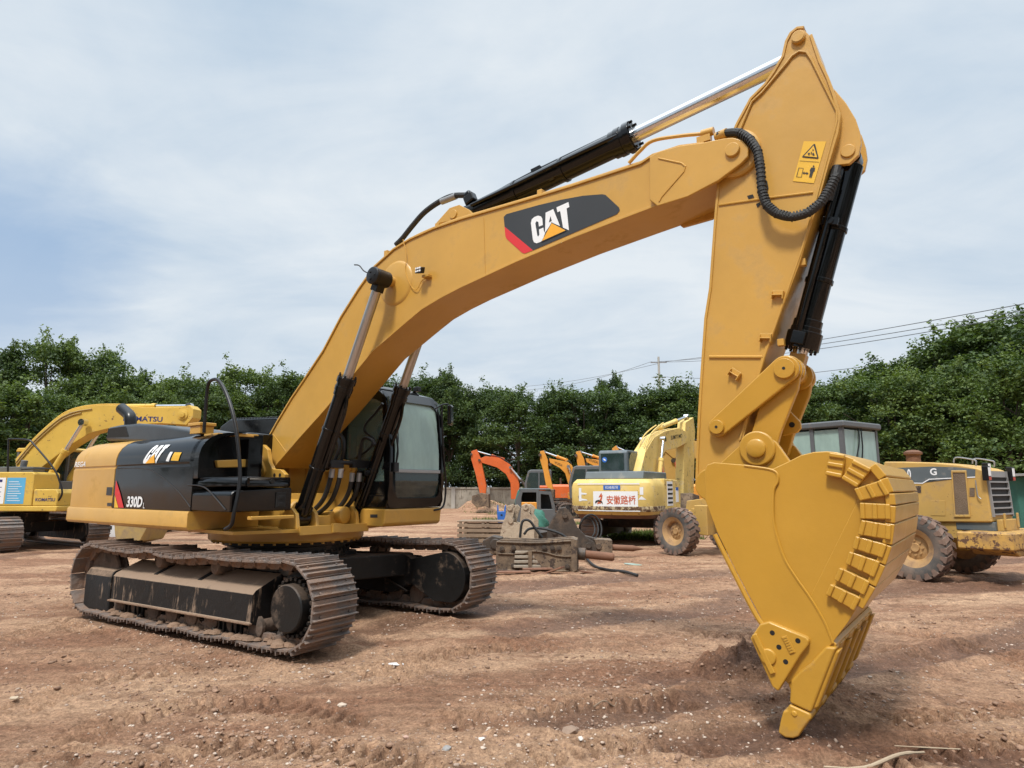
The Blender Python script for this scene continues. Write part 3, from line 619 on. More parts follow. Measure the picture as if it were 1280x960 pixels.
# ---- linkage
PA=[(6.056,2.174)][0]; PB=[(6.600,2.596)][0]; PC=[(6.367,1.989)][0]
m=MB()
for s_ in(-1,1): m.prism(link_shape(PA,PB,.080,.105),s_*.255,s_*.305)
lk=m.build('side_link',M['yellow_bucket'],ex,bevel=.012,seg=3)
m=MB()
m.cyl((PA[0],-.335,PA[1]),(PA[0],.335,PA[1]),.058,n=24); m.cyl((PB[0],-.335,PB[1]),(PB[0],.335,PB[1]),.078,n=28)
for q in(-.22,-.14,.14,.22): m.cyl((PB[0],q-.02,PB[1]),(PB[0],q+.02,PB[1]),.115,n=28)
m.build('link_pin',M['yellow_bucket'],lk,bevel=.005)
m=MB(); m.cyl((PA[0],-.337,PA[1]),(PA[0],-.330,PA[1]),.012,n=10); m.cyl((PB[0],-.337,PB[1]),(PB[0],-.330,PB[1]),.012,n=10); m.build('pin_centre',M['dark'],lk)
m=MB(); dx,dz=PC[0]-PB[0],PC[1]-PB[1]; Ld=math.hypot(dx,dz); ux,uz=dx/Ld,dz/Ld; nx,nz=-uz,ux
def hl(t,o): return (PB[0]+ux*t+nx*o,PB[1]+uz*t+nz*o)
pr=[hl(-.02,-.10),hl(.12,-.13),hl(Ld*.75,-.11),hl(Ld,-.11),hl(Ld+.05,0),hl(Ld,.11),hl(Ld*.75,.10),hl(.12,.12),hl(-.02,.10)]
for s_ in(-1,1): m.prism(pr,s_*.17,s_*.235)
m.prism([hl(.30,-.10),hl(Ld-.15,-.10),hl(Ld-.15,.02),hl(.30,.02)],-.18,.18)
hl_=m.build('bucket_link',M['yellow_bucket'],ex,bevel=.012,seg=3)
lug=[(6.535,2.326),(6.574,2.271),(6.624,2.210),(6.627,2.159),(6.595,2.122),(6.478,2.102)]; m=MB(); m.prism(lug,-.02,.02); m.build('lifting_eye',M['yellow_bucket'],hl_,bevel=.008)
lc=[(6.561,2.187)][0]; MB().cyl((lc[0],-.024,lc[1]),(lc[0],-.019,lc[1]),.022,n=14).build('eye_hole',M['dark'],hl_)
PBc=PB
bar,me_,B_,T_,d,u,Cc=hydraulic('bucket_cylinder',BCT,[(6.661,2.772)][0],PB,0,.098,.060,M['chrome'],.075)
me_.build('rod_eye',M['yellow_bucket'],bar,bevel=.008)
m=MB(); m.tube([B_+d*.12+Vector((-.03,-.13,0)),B_+d*.3+Vector((-.02,-.145,0)),B_+d*1.2+Vector((-.02,-.14,0)),Cc-d*.12+Vector((-.02,-.12,0))],.026,10)
m.cyl(Cc-d*.16,Cc-d*.02,.135,n=28); m.obox(Cc-d*.09-Vector((0,.14,0)),d,.05,(0,1,0),.04,u,.05); m.cyl(B_+d*.55-Vector((0,.17,0)),B_+d*.55+Vector((0,.1,0)),.03,n=10)
m.obox(B_+d*.55,d,.03,(0,1,0),.16,u,.06)
m.build('cylinder_pipe',M['black'],bar,bevel=.004)
m=MB(); m.tube([B_+d*.1+Vector((-.06,-.14,0)),B_+d*.2+Vector((-.05,-.16,0)),B_+d*.38+Vector((-.05,-.15,0))],.04,10); m.build('hose_end',M['rubber'],bar)
# ---- bucket
HW=.76
bp=[(6.098,1.805),(6.112,1.851),(6.167,1.874),(6.387,1.852),(6.583,1.820),(6.686,1.867),(6.772,1.909),(6.854,1.928),(6.934,1.930),(6.992,1.923),(7.089,1.878),(7.177,1.820),(7.234,1.743),(7.263,1.652),(7.266,1.578),(7.253,1.478),(7.229,1.345),(7.184,1.225),(7.120,1.088),(7.037,0.949),(6.934,0.791),(6.855,0.678),(6.713,0.499),(6.607,0.393),(6.521,0.469),(6.456,0.775),(6.290,1.118),(6.166,1.373),(6.089,1.618)]
m=MB(); m.prism(bp,-HW,-HW+.045); m.prism(bp,HW-.045,HW); bucket=m.build('bucket',M['yellow_bucket'],ex,bevel=.008,seg=3)
ribbon(bp[4:25][::-1],.035,-HW+.03,HW-.03).build('wrapper',M['yellow_bucket'],bucket,bevel=.003,smooth=40)
ov=[(6.093,1.606),(6.103,1.816),(6.123,1.857),(6.178,1.873),(6.390,1.851),(6.586,1.814),(6.615,1.775),(6.613,1.742),(6.582,1.676),(6.570,1.567),(6.568,1.443),(6.588,1.336),(6.626,1.206),(6.695,1.085),(6.772,0.969),(6.844,0.831),(6.887,0.704),(6.726,0.514),(6.596,0.409),(6.514,0.481),(6.469,0.762),(6.293,1.108),(6.175,1.363)]
MB().prism(ov,-HW-.012,-HW+.01).build('cheek_plate',M['yellow_bucket'],bucket,bevel=.006)
wb=[(6.391,1.845),(6.586,1.808),(6.614,1.742),(6.583,1.676),(6.571,1.567),(6.569,1.443),(6.589,1.336),(6.627,1.206),(6.696,1.086),(6.772,0.970),(6.845,0.832),(6.888,0.704)]
m=MB(); m.tube([(p[0],-HW-.010,p[1]) for p in wb],.009,6); m.build('weld_bead',M['yellow_bucket'],bucket)
ov=[(7.108,1.626),(6.772,0.984),(6.887,0.708),(6.985,0.842),(7.140,1.101),(7.217,1.291),(7.251,1.489),(7.256,1.662),(7.226,1.738)]; MB().prism(ov,-HW-.006,-HW+.01).build('corner_plate',M['yellow_bucket'],bucket,bevel=.004)
wb=[(6.153,1.356),(6.292,1.065),(6.410,0.830),(6.469,0.747)]; m=MB(); m.tube([(p[0],-HW-.008,p[1]) for p in wb],.018,8); m.build('edge_strip',M['yellow_bucket'],bucket)
quads=[[(6.959,1.911),(7.051,1.894),(7.021,1.753),(6.924,1.775)],[(7.095,1.862),(7.195,1.802),(7.105,1.691),(7.020,1.751)],[(7.094,1.684),(7.245,1.737),(7.286,1.646),(7.122,1.606)],[(7.121,1.595),(7.281,1.588),(7.277,1.493),(7.116,1.492)],[(7.123,1.486),(7.277,1.461),(7.267,1.368),(7.094,1.392)],[(7.081,1.384),(7.247,1.340),(7.214,1.257),(7.056,1.304)],[(7.037,1.286),(7.201,1.235),(7.158,1.135),(7.009,1.206)],[(6.973,1.182),(7.136,1.109),(7.095,1.022),(6.936,1.101)],[(6.912,1.075),(7.076,1.007),(7.031,0.922),(6.879,1.005)]]
back=[(6.941,1.945),(7.008,1.937),(7.108,1.892),(7.200,1.829),(7.256,1.747),(7.284,1.653),(7.286,1.579),(7.271,1.470),(7.245,1.338),(7.201,1.219),(7.137,1.084),(7.055,0.945),(6.952,0.788)]
def lerp2(a,b,t): return (a[0]+(b[0]-a[0])*t,a[1]+(b[1]-a[1])*t)
for qd in quads:
    m=MB(); m.prism(qd,-HW-.045,-HW+.005)
    for t in(.05,.48,.92):
        a=lerp2(qd[0],qd[1],t); b=lerp2(qd[3],qd[2],t)
        if qd is quads[0] or qd is quads[1]: a=lerp2(qd[0],qd[3],t); b=lerp2(qd[1],qd[2],t)
        dd=Vector((b[0]-a[0],b[1]-a[1])).normalized()*1; n_=Vector((-dd.y,dd.x))*.015
        m.prism([(a[0]-n_.x,a[1]-n_.y),(a[0]+n_.x,a[1]+n_.y),(b[0]+n_.x,b[1]+n_.y),(b[0]-n_.x,b[1]-n_.y)],-HW-.058,-HW-.02)
    m.build('heel_shroud',M['yellow_bucket'],bucket,bevel=.009,seg=3)
# matching shrouds wrapping round the back
for i in range(3,11):
    a,b=Vector(back[i]),Vector(back[i+1]); a2=a.lerp(b,.0); b2=a.lerp(b,.97); d2=(b-a).normalized(); n_=Vector((-d2.y,d2.x))*.028
    m=MB(); m.prism([(a2.x-n_.x,a2.y-n_.y),(b2.x-n_.x,b2.y-n_.y),(b2.x+n_.x,b2.y+n_.y),(a2.x+n_.x,a2.y+n_.y)],-HW-.04,HW+.04)
    m.build('back_shroud',M['yellow_bucket'],bucket,bevel=.008,seg=2)
# ears
ear=[(6.026,1.847),(6.260,2.044),(6.299,2.087),(6.343,2.103),(6.386,2.101),(6.439,2.086),(6.507,2.034),(6.602,1.879),(6.667,1.747),(6.045,1.713)]
m=MB(); m.prism(ear,-.325,-.275); m.prism(ear,.275,.325); m.prism([(5.991,1.821),(6.592,1.813),(6.584,1.688),(5.984,1.688)],-.28,.28)
er=m.build('hinge_ear',M['yellow_bucket'],bucket,bevel=.010,seg=3)
m=MB(); m.lathe((PC[0],-.325,PC[1]),(0,-1,0),[(.135,0),(.135,.02),(.125,.028),(.072,.03),(.072,.055),(.06,.062),(.01,.063)],32); m.lathe((PC[0],.325,PC[1]),(0,1,0),[(.135,0),(.135,.02),(.07,.03),(.01,.06)],32); m.cyl((PC[0],-.3,PC[1]),(PC[0],.3,PC[1]),.07,n=20)
m.build('hinge_pin',M['yellow_bucket'],er,bevel=.003)
# side cutter
sc=[(6.449,0.775),(6.508,0.799),(6.625,0.762),(6.738,0.729),(6.755,0.708),(6.748,0.681),(6.698,0.613),(6.541,0.361),(6.505,0.383),(6.378,0.676)]
MB().prism(sc,HW,HW+.05).build('side_cutter',M['yellow_bucket'],bucket,bevel=.012,seg=3); m=MB(); m.prism(sc,-HW-.055,-HW-.0); cut=m.build('side_cutter',M['yellow_bucket'],bucket,bevel=.012,seg=3)
m=MB()
for p in [(6.527,0.730),(6.564,0.644),(6.601,0.557),(6.686,0.700)]: m.cyl((p[0],-HW-.056,p[1]),(p[0],-HW-.04,p[1]),.0165,n=14)
m.build('bolt_hole',M['dark'],cut)
rg=[(6.416,0.678),(6.464,0.590),(6.528,0.431)]; m=MB(); m.obox((rg[1][0],-HW-.06,rg[1][1]),(rg[2][0]-rg[0][0],0,rg[2][1]-rg[0][1]),.13,(0,1,0),.014,(rg[2][1]-rg[0][1],0,-(rg[2][0]-rg[0][0])),.018)
c_=[(6.492,0.573)][0]; m.lathe((c_[0],-HW-.05,c_[1]),(0,-1,0),[(.055,0),(.05,.02),(.03,.022)],16); m.build('cutter_ridge',M['yellow_bucket'],cut,bevel=.006)
a_,b_=[(6.601,0.719),(6.649,0.617)]; dd=Vector((b_[0]-a_[0],0,b_[1]-a_[1])); L_=dd.length; dd.normalize()
m=MB(); m.obox(((a_[0]+b_[0])/2,-HW-.056,(a_[1]+b_[1])/2),dd,L_/2,(0,1,0),.004,(dd.z,0,-dd.x),.02)
for k in range(7):
    q=Vector((a_[0],-HW-.062,a_[1]))+dd*L_*(k+.6)/7.2; m.obox(q,dd,.006,(0,1,0),.003,(dd.z,0,-dd.x),.014)
m.build('cast_plate',M['yellow_bucket'],cut,bevel=.002)
M['yellow_worn']=paint('scuffed_yellow_paint',(.47,.25,.030),.42,.12,.2,dirt=.30,dcol=(.27,.17,.09),chips=.10,chipcol=(.20,.17,.14))
# lip, adapters and teeth
ad=[(6.850,0.683),(6.912,0.685),(6.821,0.472),(6.733,0.261),(6.604,0.298),(6.620,0.439),(6.681,0.508),(6.744,0.561)]
th=[(6.561,0.241),(6.586,0.253),(6.604,0.292),(6.729,0.258),(6.734,0.228),(6.692,0.173),(6.650,0.105),(6.615,0.085),(6.565,0.078),(6.522,0.100),(6.542,0.181)]
lip=[(6.886,0.721),(6.908,0.695),(6.810,0.514),(6.680,0.297),(6.614,0.344),(6.593,0.405)]; m=MB(); m.prism(lip,-HW,HW); m.build('lip_plate',M['yellow_bucket'],bucket,bevel=.008)
tops=[ad[1],ad[2],ad[3]]
for k in range(5):
    y0=-.80+k*.3625; m=MB(); m.prism(ad,y0,y0+.15)
    a=Vector(ad[0]); b=Vector(ad[3]); dd=(b-a)
    rg_=[lerp2(ad[1],ad[3],.05),lerp2(ad[1],ad[3],.95)]
    m.loft([[(x,y,z) for x,y,z in ((p[0]+.03,y0+.02,p[1]+.01),(p[0]+.03,y0+.13,p[1]+.01),(p[0]-.05,y0+.13,p[1]-.03),(p[0]-.05,y0+.02,p[1]-.03))] for p in rg_])
    A=m.build('tooth_adapter',M['yellow_worn'],bucket,bevel=.016,seg=3)
    c0=[(6.632,0.239)][0]
    m=MB(); m.prism(th,y0-.005,y0+.155); m.cyl((c0[0],y0-.012,c0[1]),(c0[0],y0+.16,c0[1]),.022,n=12); m.build('tooth',M['yellow_worn'],bucket,bevel=.018,seg=3)
    if k<4:
        m=MB(); m.prism([ad[0],ad[1],lerp2(ad[1],ad[3],.62),lerp2(ad[0],ad[4],.62)],y0+.17,y0+.34); m.build('lip_shroud',M['yellow_bucket'],bucket,bevel=.014,seg=3)
# ---- cab
m=MB(); m.prism([(.55,1.19),(1.40,1.19),(1.44,1.23),(1.46,1.42),(.55,1.42)],.40,1.47); m.box(-.5,.56,.42,1.47,1.19,1.42); cp=m.build('cab_platform',M['yellow'],ex,bevel=.02,seg=3)
pq=[(1.177,1.347),(1.315,1.350),(1.317,1.309),(1.179,1.306)]; decal('small_plate',[pq],lambda a,b,h:(a,.40-h,b),M['decalblack'],cp,.003)
cab=empty('cab'); cab.parent=ex
prof=[(1.45,1.43),(1.50,1.75),(1.49,2.2),(1.43,2.70),(1.36,2.90),(1.24,3.0),(1.0,3.06),(.3,3.07),(-.35,3.05),(-.40,2.95),(-.42,1.43)]
inn=[(1.38,1.60),(1.42,1.78),(1.41,2.2),(1.36,2.66),(1.29,2.82),(1.18,2.88),(1.0,2.91),(.3,2.91),(-.20,2.90),(-.26,2.85),(-.30,1.60)]
m=MB(); m.ring(prof,inn,.42,.48); m.ring(prof,inn,1.41,1.47)
m.box(.52,.60,.42,.48,1.5,3.0); m.box(.52,.60,1.41,1.47,1.5,3.0); m.box(.6,1.42,.425,.475,1.60,1.78); m.box(-.35,.6,.425,.475,1.6,2.05)
m.box(-.42,1.44,.44,1.45,1.43,1.50); m.box(-.42,-.36,.45,1.44,1.43,3.0)
fr=m.build('cab_frame',M['black'],cab,bevel=.012,seg=3)
# front frame, rounded opening, following the slope of the windscreen
def fs(z):
    for (s0,z0),(s1,z1) in zip(prof,prof[1:6]):
        if z0<=z<=z1: return s0+(s1-s0)*(z-z0)/(z1-z0)
    return 1.24
m=MB(); n=64
o_=rrect(.42,1.47,1.43,3.0,.10,15); i_=rrect(.535,1.375,1.555,2.86,.09,15)
vs=[(fs(z)+.012,w,z) for w,z in o_]+[(fs(z)+.012,w,z) for w,z in i_]+[(fs(z)-.05,w,z) for w,z in o_]+[(fs(z)-.05,w,z) for w,z in i_]
nn=len(o_); fc=[]
for i in range(nn):
    j=(i+1)%nn; fc+=[(i,j,nn+j,nn+i),(2*nn+i,3*nn+i,3*nn+j,2*nn+j),(i,2*nn+i,2*nn+j,j),(nn+i,nn+j,3*nn+j,3*nn+i)]
m.add(vs,fc); m.build('front_frame',M['black'],cab)
m=MB(); m.loft([[(s,w,z) for s,z in ((1.24,3.0),(1.0,3.065),(.3,3.075),(-.35,3.055),(-.40,2.98),(1.2,2.95))] for w in(.40,1.49)])
m.loft([[(s,w,z) for s,z in ((1.12,3.04),(1.02,3.10),(.0,3.12),(-.25,3.10),(-.3,3.05))] for w in(.55,1.36)])
m.build('cab_roof',M['black'],cab,bevel=.03,seg=3)
def pane(z0,z1,name,mt,w0=.53,w1=1.38,off=-.02):
    k=8; m=MB(); rings=[]
    for i in range(k+1):
        z=z0+(z1-z0)*i/k; rings.append([(fs(z)+off,w0,z),(fs(z)+off,w1,z),(fs(z)+off-.006,w1,z),(fs(z)+off-.006,w0,z)])
    return m.loft(rings).build(name,mt,cab,smooth=60)
pane(1.94,2.865,'windscreen',M['glass']); pane(1.55,1.90,'lower_windscreen',M['glassdark'])
m=MB(); m.obox((1.485,.955,1.915),(1,0,0),.018,(0,1,0),.43,(0,0,1),.022); m.build('window_bar',M['steel'],cab,bevel=.004)
m=MB(); m.box(.6,1.42,.445,.452,1.78,2.9); m.box(-.33,.52,.445,.452,2.05,2.9); m.build('side_window',M['glass_side'],cab)
m=MB(); m.box(.6,1.42,1.435,1.442,1.6,2.9); m.box(-.33,.52,1.435,1.442,1.6,2.9); m.build('door_window',M['glass_side'],cab)
m=MB(); m.box(-.15,.45,.70,1.20,1.50,1.95); m.box(-.2,-.05,.70,1.20,1.9,2.65); m.box(-.25,-.12,.8,1.1,2.6,2.85); m.build('operator_seat',M['dark'],cab,bevel=.05,seg=3)
m=MB(); m.box(.55,.9,.5,.68,1.5,2.1); m.box(.55,.9,1.22,1.4,1.5,2.0); m.tube([(.75,.6,2.05),(.8,.62,2.3),(.78,.62,2.36)],.02,8); m.tube([(1.0,.85,1.5),(1.1,.85,1.95)],.02,6);m.tube([(1.0,1.02,1.5),(1.1,1.02,1.95)],.02,6); m.build('control_console',M['dark'],cab,bevel=.02)
m=MB(); m.box(.1,.5,.56,.60,2.05,2.45); m.build('red_cloth',M['red'],cab,bevel=.01)
m=MB(); m.tube([(1.50,.52,1.98),(1.51,.54,2.2),(1.46,.50,2.62)],.012,6); m.box(1.48,1.53,.47,.55,1.90,2.02); m.tube([(1.5,.52,2.0),(1.49,.56,2.3),(1.47,.57,2.45)],.008,5); m.build('wiper',M['black_satin'],cab)
mq=[(1.289,2.808),(1.406,2.878),(1.527,2.902),(1.633,2.878),(1.654,2.737),(1.583,2.719),(1.389,2.876),(1.439,2.257),(1.501,1.803),(1.491,1.521),(1.426,1.411),(1.311,1.381)]
m=MB(); m.tube([(1.45,mq[0][0],mq[0][1]),(1.5,mq[1][0],mq[1][1]),(1.5,mq[2][0],mq[2][1])],.012,6)
m.tube([(1.5,mq[i][0],mq[i][1]) for i in (6,7,8,9,10)]+[(1.45,mq[11][0],mq[11][1])],.014,8)
rail=m.build('mirror_rail',M['black_satin'],cab)
mm=[(1.583,2.743)][0]
m=MB(); m.obox((1.50,mm[0],mm[1]),(.9,.44,0),.03,(-.44,.9,0),.085,(0,0,1),.15); m.build('mirror',M['black'],rail,bevel=.03,seg=3)
m=MB(); m.box(1.0,1.1,1.30,1.38,3.1,3.17); m.box(1.12,1.18,.5,.56,3.06,3.13); m.build('roof_bracket',M['black_satin'],cab,bevel=.01)
m=MB(); m.box(.50,1.40,.425,.435,1.45,1.62); m.build('cab_skirt',M['black'],cab)
# ---- hoses between house and boom
def bz(pts,w): return [(p[0],w+(p[2] if len(p)>2 else 0),p[1]) for p in pts]
m=MB()
for off in(-.02,.075):
    h=[(1.049,1.912),(0.998,1.730),(0.899,1.548),(0.746,1.424),(0.587,1.349)]
    m.tube([(p[0]+off*.6,-.12+off,p[1]) for p in h],.030,10)
for off in(0,.08):
    h=[(1.021,1.835),(0.969,1.638),(0.820,1.460),(0.596,1.361),(0.308,1.355),(0.147,1.395)]
    m.tube([(p[0]+off*.6,.20+off,p[1]) for p in h],.030,10)
hs=m.build('boom_hose',M['rubber'],ex)
m=MB()
for off in(-.02,.075):
    a,b=[(1.055,1.932),(1.039,1.821)]; m.cyl((a[0]+off*.6,-.12+off,a[1]),(b[0]+off*.6,-.12+off,b[1]),.034,n=12)
for off in(0,.08):
    a,b=[(1.026,1.887),(1.017,1.773)]; m.cyl((a[0]+off*.6,.20+off,a[1]),(b[0]+off*.6,.20+off,b[1]),.034,n=12)
m.build('hose_end',M['steel'],hs)
m=MB(); a=[(1.043,1.993)][0]; b=[(1.091,2.001)][0]
m.obox((a[0],-.1,a[1]),(1,0,0),.05,(0,1,0),.10,(0,0,1),.05); m.obox((b[0],.26,b[1]),(1,0,0),.05,(0,1,0),.13,(0,0,1),.05)
m.tube([(a[0],-.35,a[1]+.0),(a[0]+.03,0,a[1]+.02),(b[0],.25,b[1])],.028,8)
for w,pxs in ((-.05,[(0.963,2.027),(1.047,2.199),(1.007,2.325),(0.874,2.394)]),(.03,[(0.997,2.028),(1.049,2.202),(1.008,2.349),(0.858,2.419)]),(.24,[(1.105,2.032),(1.126,2.209),(1.182,2.333),(1.338,2.305),(1.402,2.240)])):
    m.tube([(p[0],w,p[1]) for p in pxs],.022,8)
h=[(0.952,2.092),(1.123,2.161),(1.244,2.241),(1.270,2.335),(1.109,2.427),(1.119,2.534),(1.300,2.672),(1.432,2.790)]; m.tube([(p[0],.32,p[1]) for p in h],.018,8)
for q in [(1.002,1.880),(1.144,1.888)]: m.cyl((q[0],.33,q[1]),(q[0],.40,q[1]),.04,n=14); m.cyl((q[0],.31,q[1]),(q[0],.34,q[1]),.022,n=10)
h=[(1.096,1.794),(1.071,1.669),(1.130,1.752)]; m.tube([(p[0],.33,p[1]) for p in h],.008,5)
m.build('pipe_manifold',M['black_satin'],ex,bevel=.003)
# ------------------------------------------------------------------ camera, sky, sun
cd=bpy.data.cameras.new('camera'); cam=bpy.data.objects.new('camera',cd); COL.objects.link(cam)
cam.location=(0,0,1.685); cam.rotation_euler=(R(90+9.134),0,0); cd.sensor_fit='HORIZONTAL'; cd.sensor_width=36; cd.lens=36*811.3/1280
cd.clip_start=.05; cd.clip_end=3000; scene.camera=cam
SUN_EL,SUN_AZ=58,205      # degrees; azimuth measured from +Y clockwise
w=bpy.data.worlds.new('World'); scene.world=w; w.use_nodes=True; nt=w.node_tree; N=nt.nodes; L=nt.links
bg=N['Background']; sky=N.new('ShaderNodeTexSky'); sky.sky_type='NISHITA'; sky.sun_disc=False; sky.sun_elevation=R(SUN_EL); sky.sun_rotation=R(SUN_AZ); sky.dust_density=2
tc=N.new('ShaderNodeTexCoord'); sp=N.new('ShaderNodeSeparateXYZ'); L.new(tc.outputs['Generated'],sp.inputs[0])
# project the view direction on a cloud layer
zz=math_(nt,'MAXIMUM',sp.outputs['Z'],.0); zz=math_(nt,'ADD',zz,.16)
cx=math_(nt,'DIVIDE',sp.outputs['X'],zz); cy=math_(nt,'DIVIDE',sp.outputs['Y'],zz)
cb=N.new('ShaderNodeCombineXYZ'); L.new(cx,cb.inputs[0]); L.new(cy,cb.inputs[1]); cb.inputs[2].default_value=3.1
mp=N.new('ShaderNodeMapping'); mp.inputs['Scale'].default_value=(.55,.80,1); mp.inputs['Rotation'].default_value=(0,0,R(18)); L.new(cb.outputs[0],mp.inputs['Vector'])
n1=noise(nt,.95,8,.55,mp.outputs[0],.6); n2=noise(nt,2.6,7,.6,mp.outputs[0],.8)
cl=math_(nt,'ADD',math_(nt,'MULTIPLY',n1,.72),math_(nt,'MULTIPLY',n2,.28))
c=mix(nt,ramp(nt,cl,.39,.61),(3.25,4.1,5.05),(5.25,5.65,6.0))
# thin places where the blue shows
gap=ramp(nt,noise(nt,.55,5,.5,mp.outputs[0],.2),.60,.74)
blue=mix(nt,.62,sky.outputs[0],(1.9,2.9,4.5))
c=mix(nt,math_(nt,'MULTIPLY',gap,.8),c,blue)
# paler towards the horizon, brighter towards the zenith as under any overcast sky
nv=N.new('ShaderNodeVectorMath'); nv.operation='DISTANCE'; L.new(tc.outputs['Generated'],nv.inputs[0]); nv.inputs[1].default_value=Vector((-.66,.80,.27)).normalized()
pt=math_(nt,'ADD',nv.outputs['Value'],math_(nt,'MULTIPLY',cl,.45)); c=mix(nt,math_(nt,'MULTIPLY',ramp(nt,pt,.27,.42,(1,1,1,1),(0,0,0,1)),.75),c,(2.2,3.2,4.7))
hz=ramp(nt,sp.outputs['Z'],.0,.30,(1,1,1,1),(0,0,0,1)); c=mix(nt,math_(nt,'MULTIPLY',hz,.55),c,(5.3,5.65,5.9))
zen=ramp(nt,sp.outputs['Z'],.64,.95); c=mix(nt,zen,c,mix(nt,1,c,(3.9,3.75,3.6),'MULTIPLY'))
L.new(c,bg.inputs['Color']); bg.inputs['Strength'].default_value=.10
sd=bpy.data.lights.new('sun','SUN'); sd.energy=2.4; sd.angle=R(9); sd.color=(1,.955,.88); so_=bpy.data.objects.new('sun',sd); COL.objects.link(so_)
dv=Vector((math.sin(R(SUN_AZ))*math.cos(R(SUN_EL)),math.cos(R(SUN_AZ))*math.cos(R(SUN_EL)),math.sin(R(SUN_EL))))
so_.rotation_euler=dv.to_track_quat('Z','Y').to_euler()
scene.view_settings.view_transform='Standard'; scene.view_settings.look='None'; scene.view_settings.exposure=.58; scene.view_settings.gamma=1
scene.cycles.max_bounces=6; scene.cycles.transparent_max_bounces=12; scene.cycles.use_denoising=True
# ------------------------------------------------------------------ ground
def vnoise(x,y,seed=0):
    xi=np.floor(x).astype(np.int64); yi=np.floor(y).astype(np.int64); fx=x-xi; fy=y-yi
    fx=fx*fx*(3-2*fx); fy=fy*fy*(3-2*fy)
    def h(a,b):
        n=(a*374761393+b*668265263+seed*1442695)&0xffffffff; n=((n^(n>>13))*1274126177)&0xffffffff
        return ((n^(n>>16))&0xffff)/65535.
    return (h(xi,yi)*(1-fx)+h(xi+1,yi)*fx)*(1-fy)+(h(xi,yi+1)*(1-fx)+h(xi+1,yi+1)*fx)*fy
def fbm(x,y,o=4,seed=0,g=.5):
    s=0;a=1;t=0
    for k in range(o):
        s=s+a*vnoise(x*2**k+k*17.3,y*2**k-k*9.1,seed+k); t+=a; a*=g
    return s/t-.5
RUTS=[([(0.348,5.032),(1.393,5.473),(2.636,6.125),(5.762,7.669)],.22,.07),([(1.282,6.125),(2.328,6.250),(3.648,6.516),(6.643,8.542)],.16,.035),([(0.000,8.081),(1.711,9.060),(4.466,10.466),(8.906,11.530)],.35,.05),
 ([(3.298,10.693),(5.887,11.265),(9.944,12.842)],.4,.06),([(-0.274,11.530),(2.492,13.071),(6.050,14.080),(12.577,15.930)],.5,.05),([(1.175,4.659),(1.953,4.729),(2.641,4.526),(3.173,4.283)],.2,.06),
 ([(-12.577,15.930),(-12.442,17.898),(-10.726,17.898)],.4,.05),([(-1.806,8.081),(-1.245,8.793),(0.000,9.648)],.3,.03)]
TREADS=[([(-2.873,4.341),(-2.955,5.032),(-2.596,5.473),(-1.836,5.473),(-1.217,5.032)],.20),([(-1.140,6.125),(-0.652,6.963),(0.360,7.669)],.22),([(-2.388,4.118),(-2.029,4.659),(-1.262,4.592),(-0.586,4.283)],.18),([(-5.762,7.669),(-5.737,8.542),(-4.657,8.081)],.2),([(3.309,9.648),(4.356,8.793),(5.042,7.669),(5.053,6.658)],.25),([(2.711,5.114),(3.419,5.287),(4.115,5.473)],.16),([(-0.464,5.032),(0.380,5.473),(1.381,5.674)],.2),([(-1.455,6.250),(-0.968,6.900),(-0.339,7.229),(0.508,7.229)],.2),([(0.101,4.401),(0.641,4.659),(1.262,4.592)],.15),([(-3.785,5.287),(-3.776,6.125),(-3.122,6.380)],.2),([(2.091,8.081),(3.329,7.870),(4.255,7.127)],.22),([(2.148,4.283),(2.884,4.659),(3.527,4.729)],.18)]
def poly_dist(x,y,P):
    best=np.full(x.shape,1e9); lat=np.zeros(x.shape); along=np.zeros(x.shape); acc=0
    for a,b in zip(P,P[1:]):
        dx,dy=b[0]-a[0],b[1]-a[1]; l=math.hypot(dx,dy); t=np.clip(((x-a[0])*dx+(y-a[1])*dy)/(l*l),0,1)
        px=x-a[0]-t*dx; py=y-a[1]-t*dy; d=np.hypot(px,py); s=(px*dy-py*dx)/l; m_=d<best
        best=np.where(m_,d,best); lat=np.where(m_,s,lat); along=np.where(m_,acc+t*l,along); acc+=l
    return best,lat,along
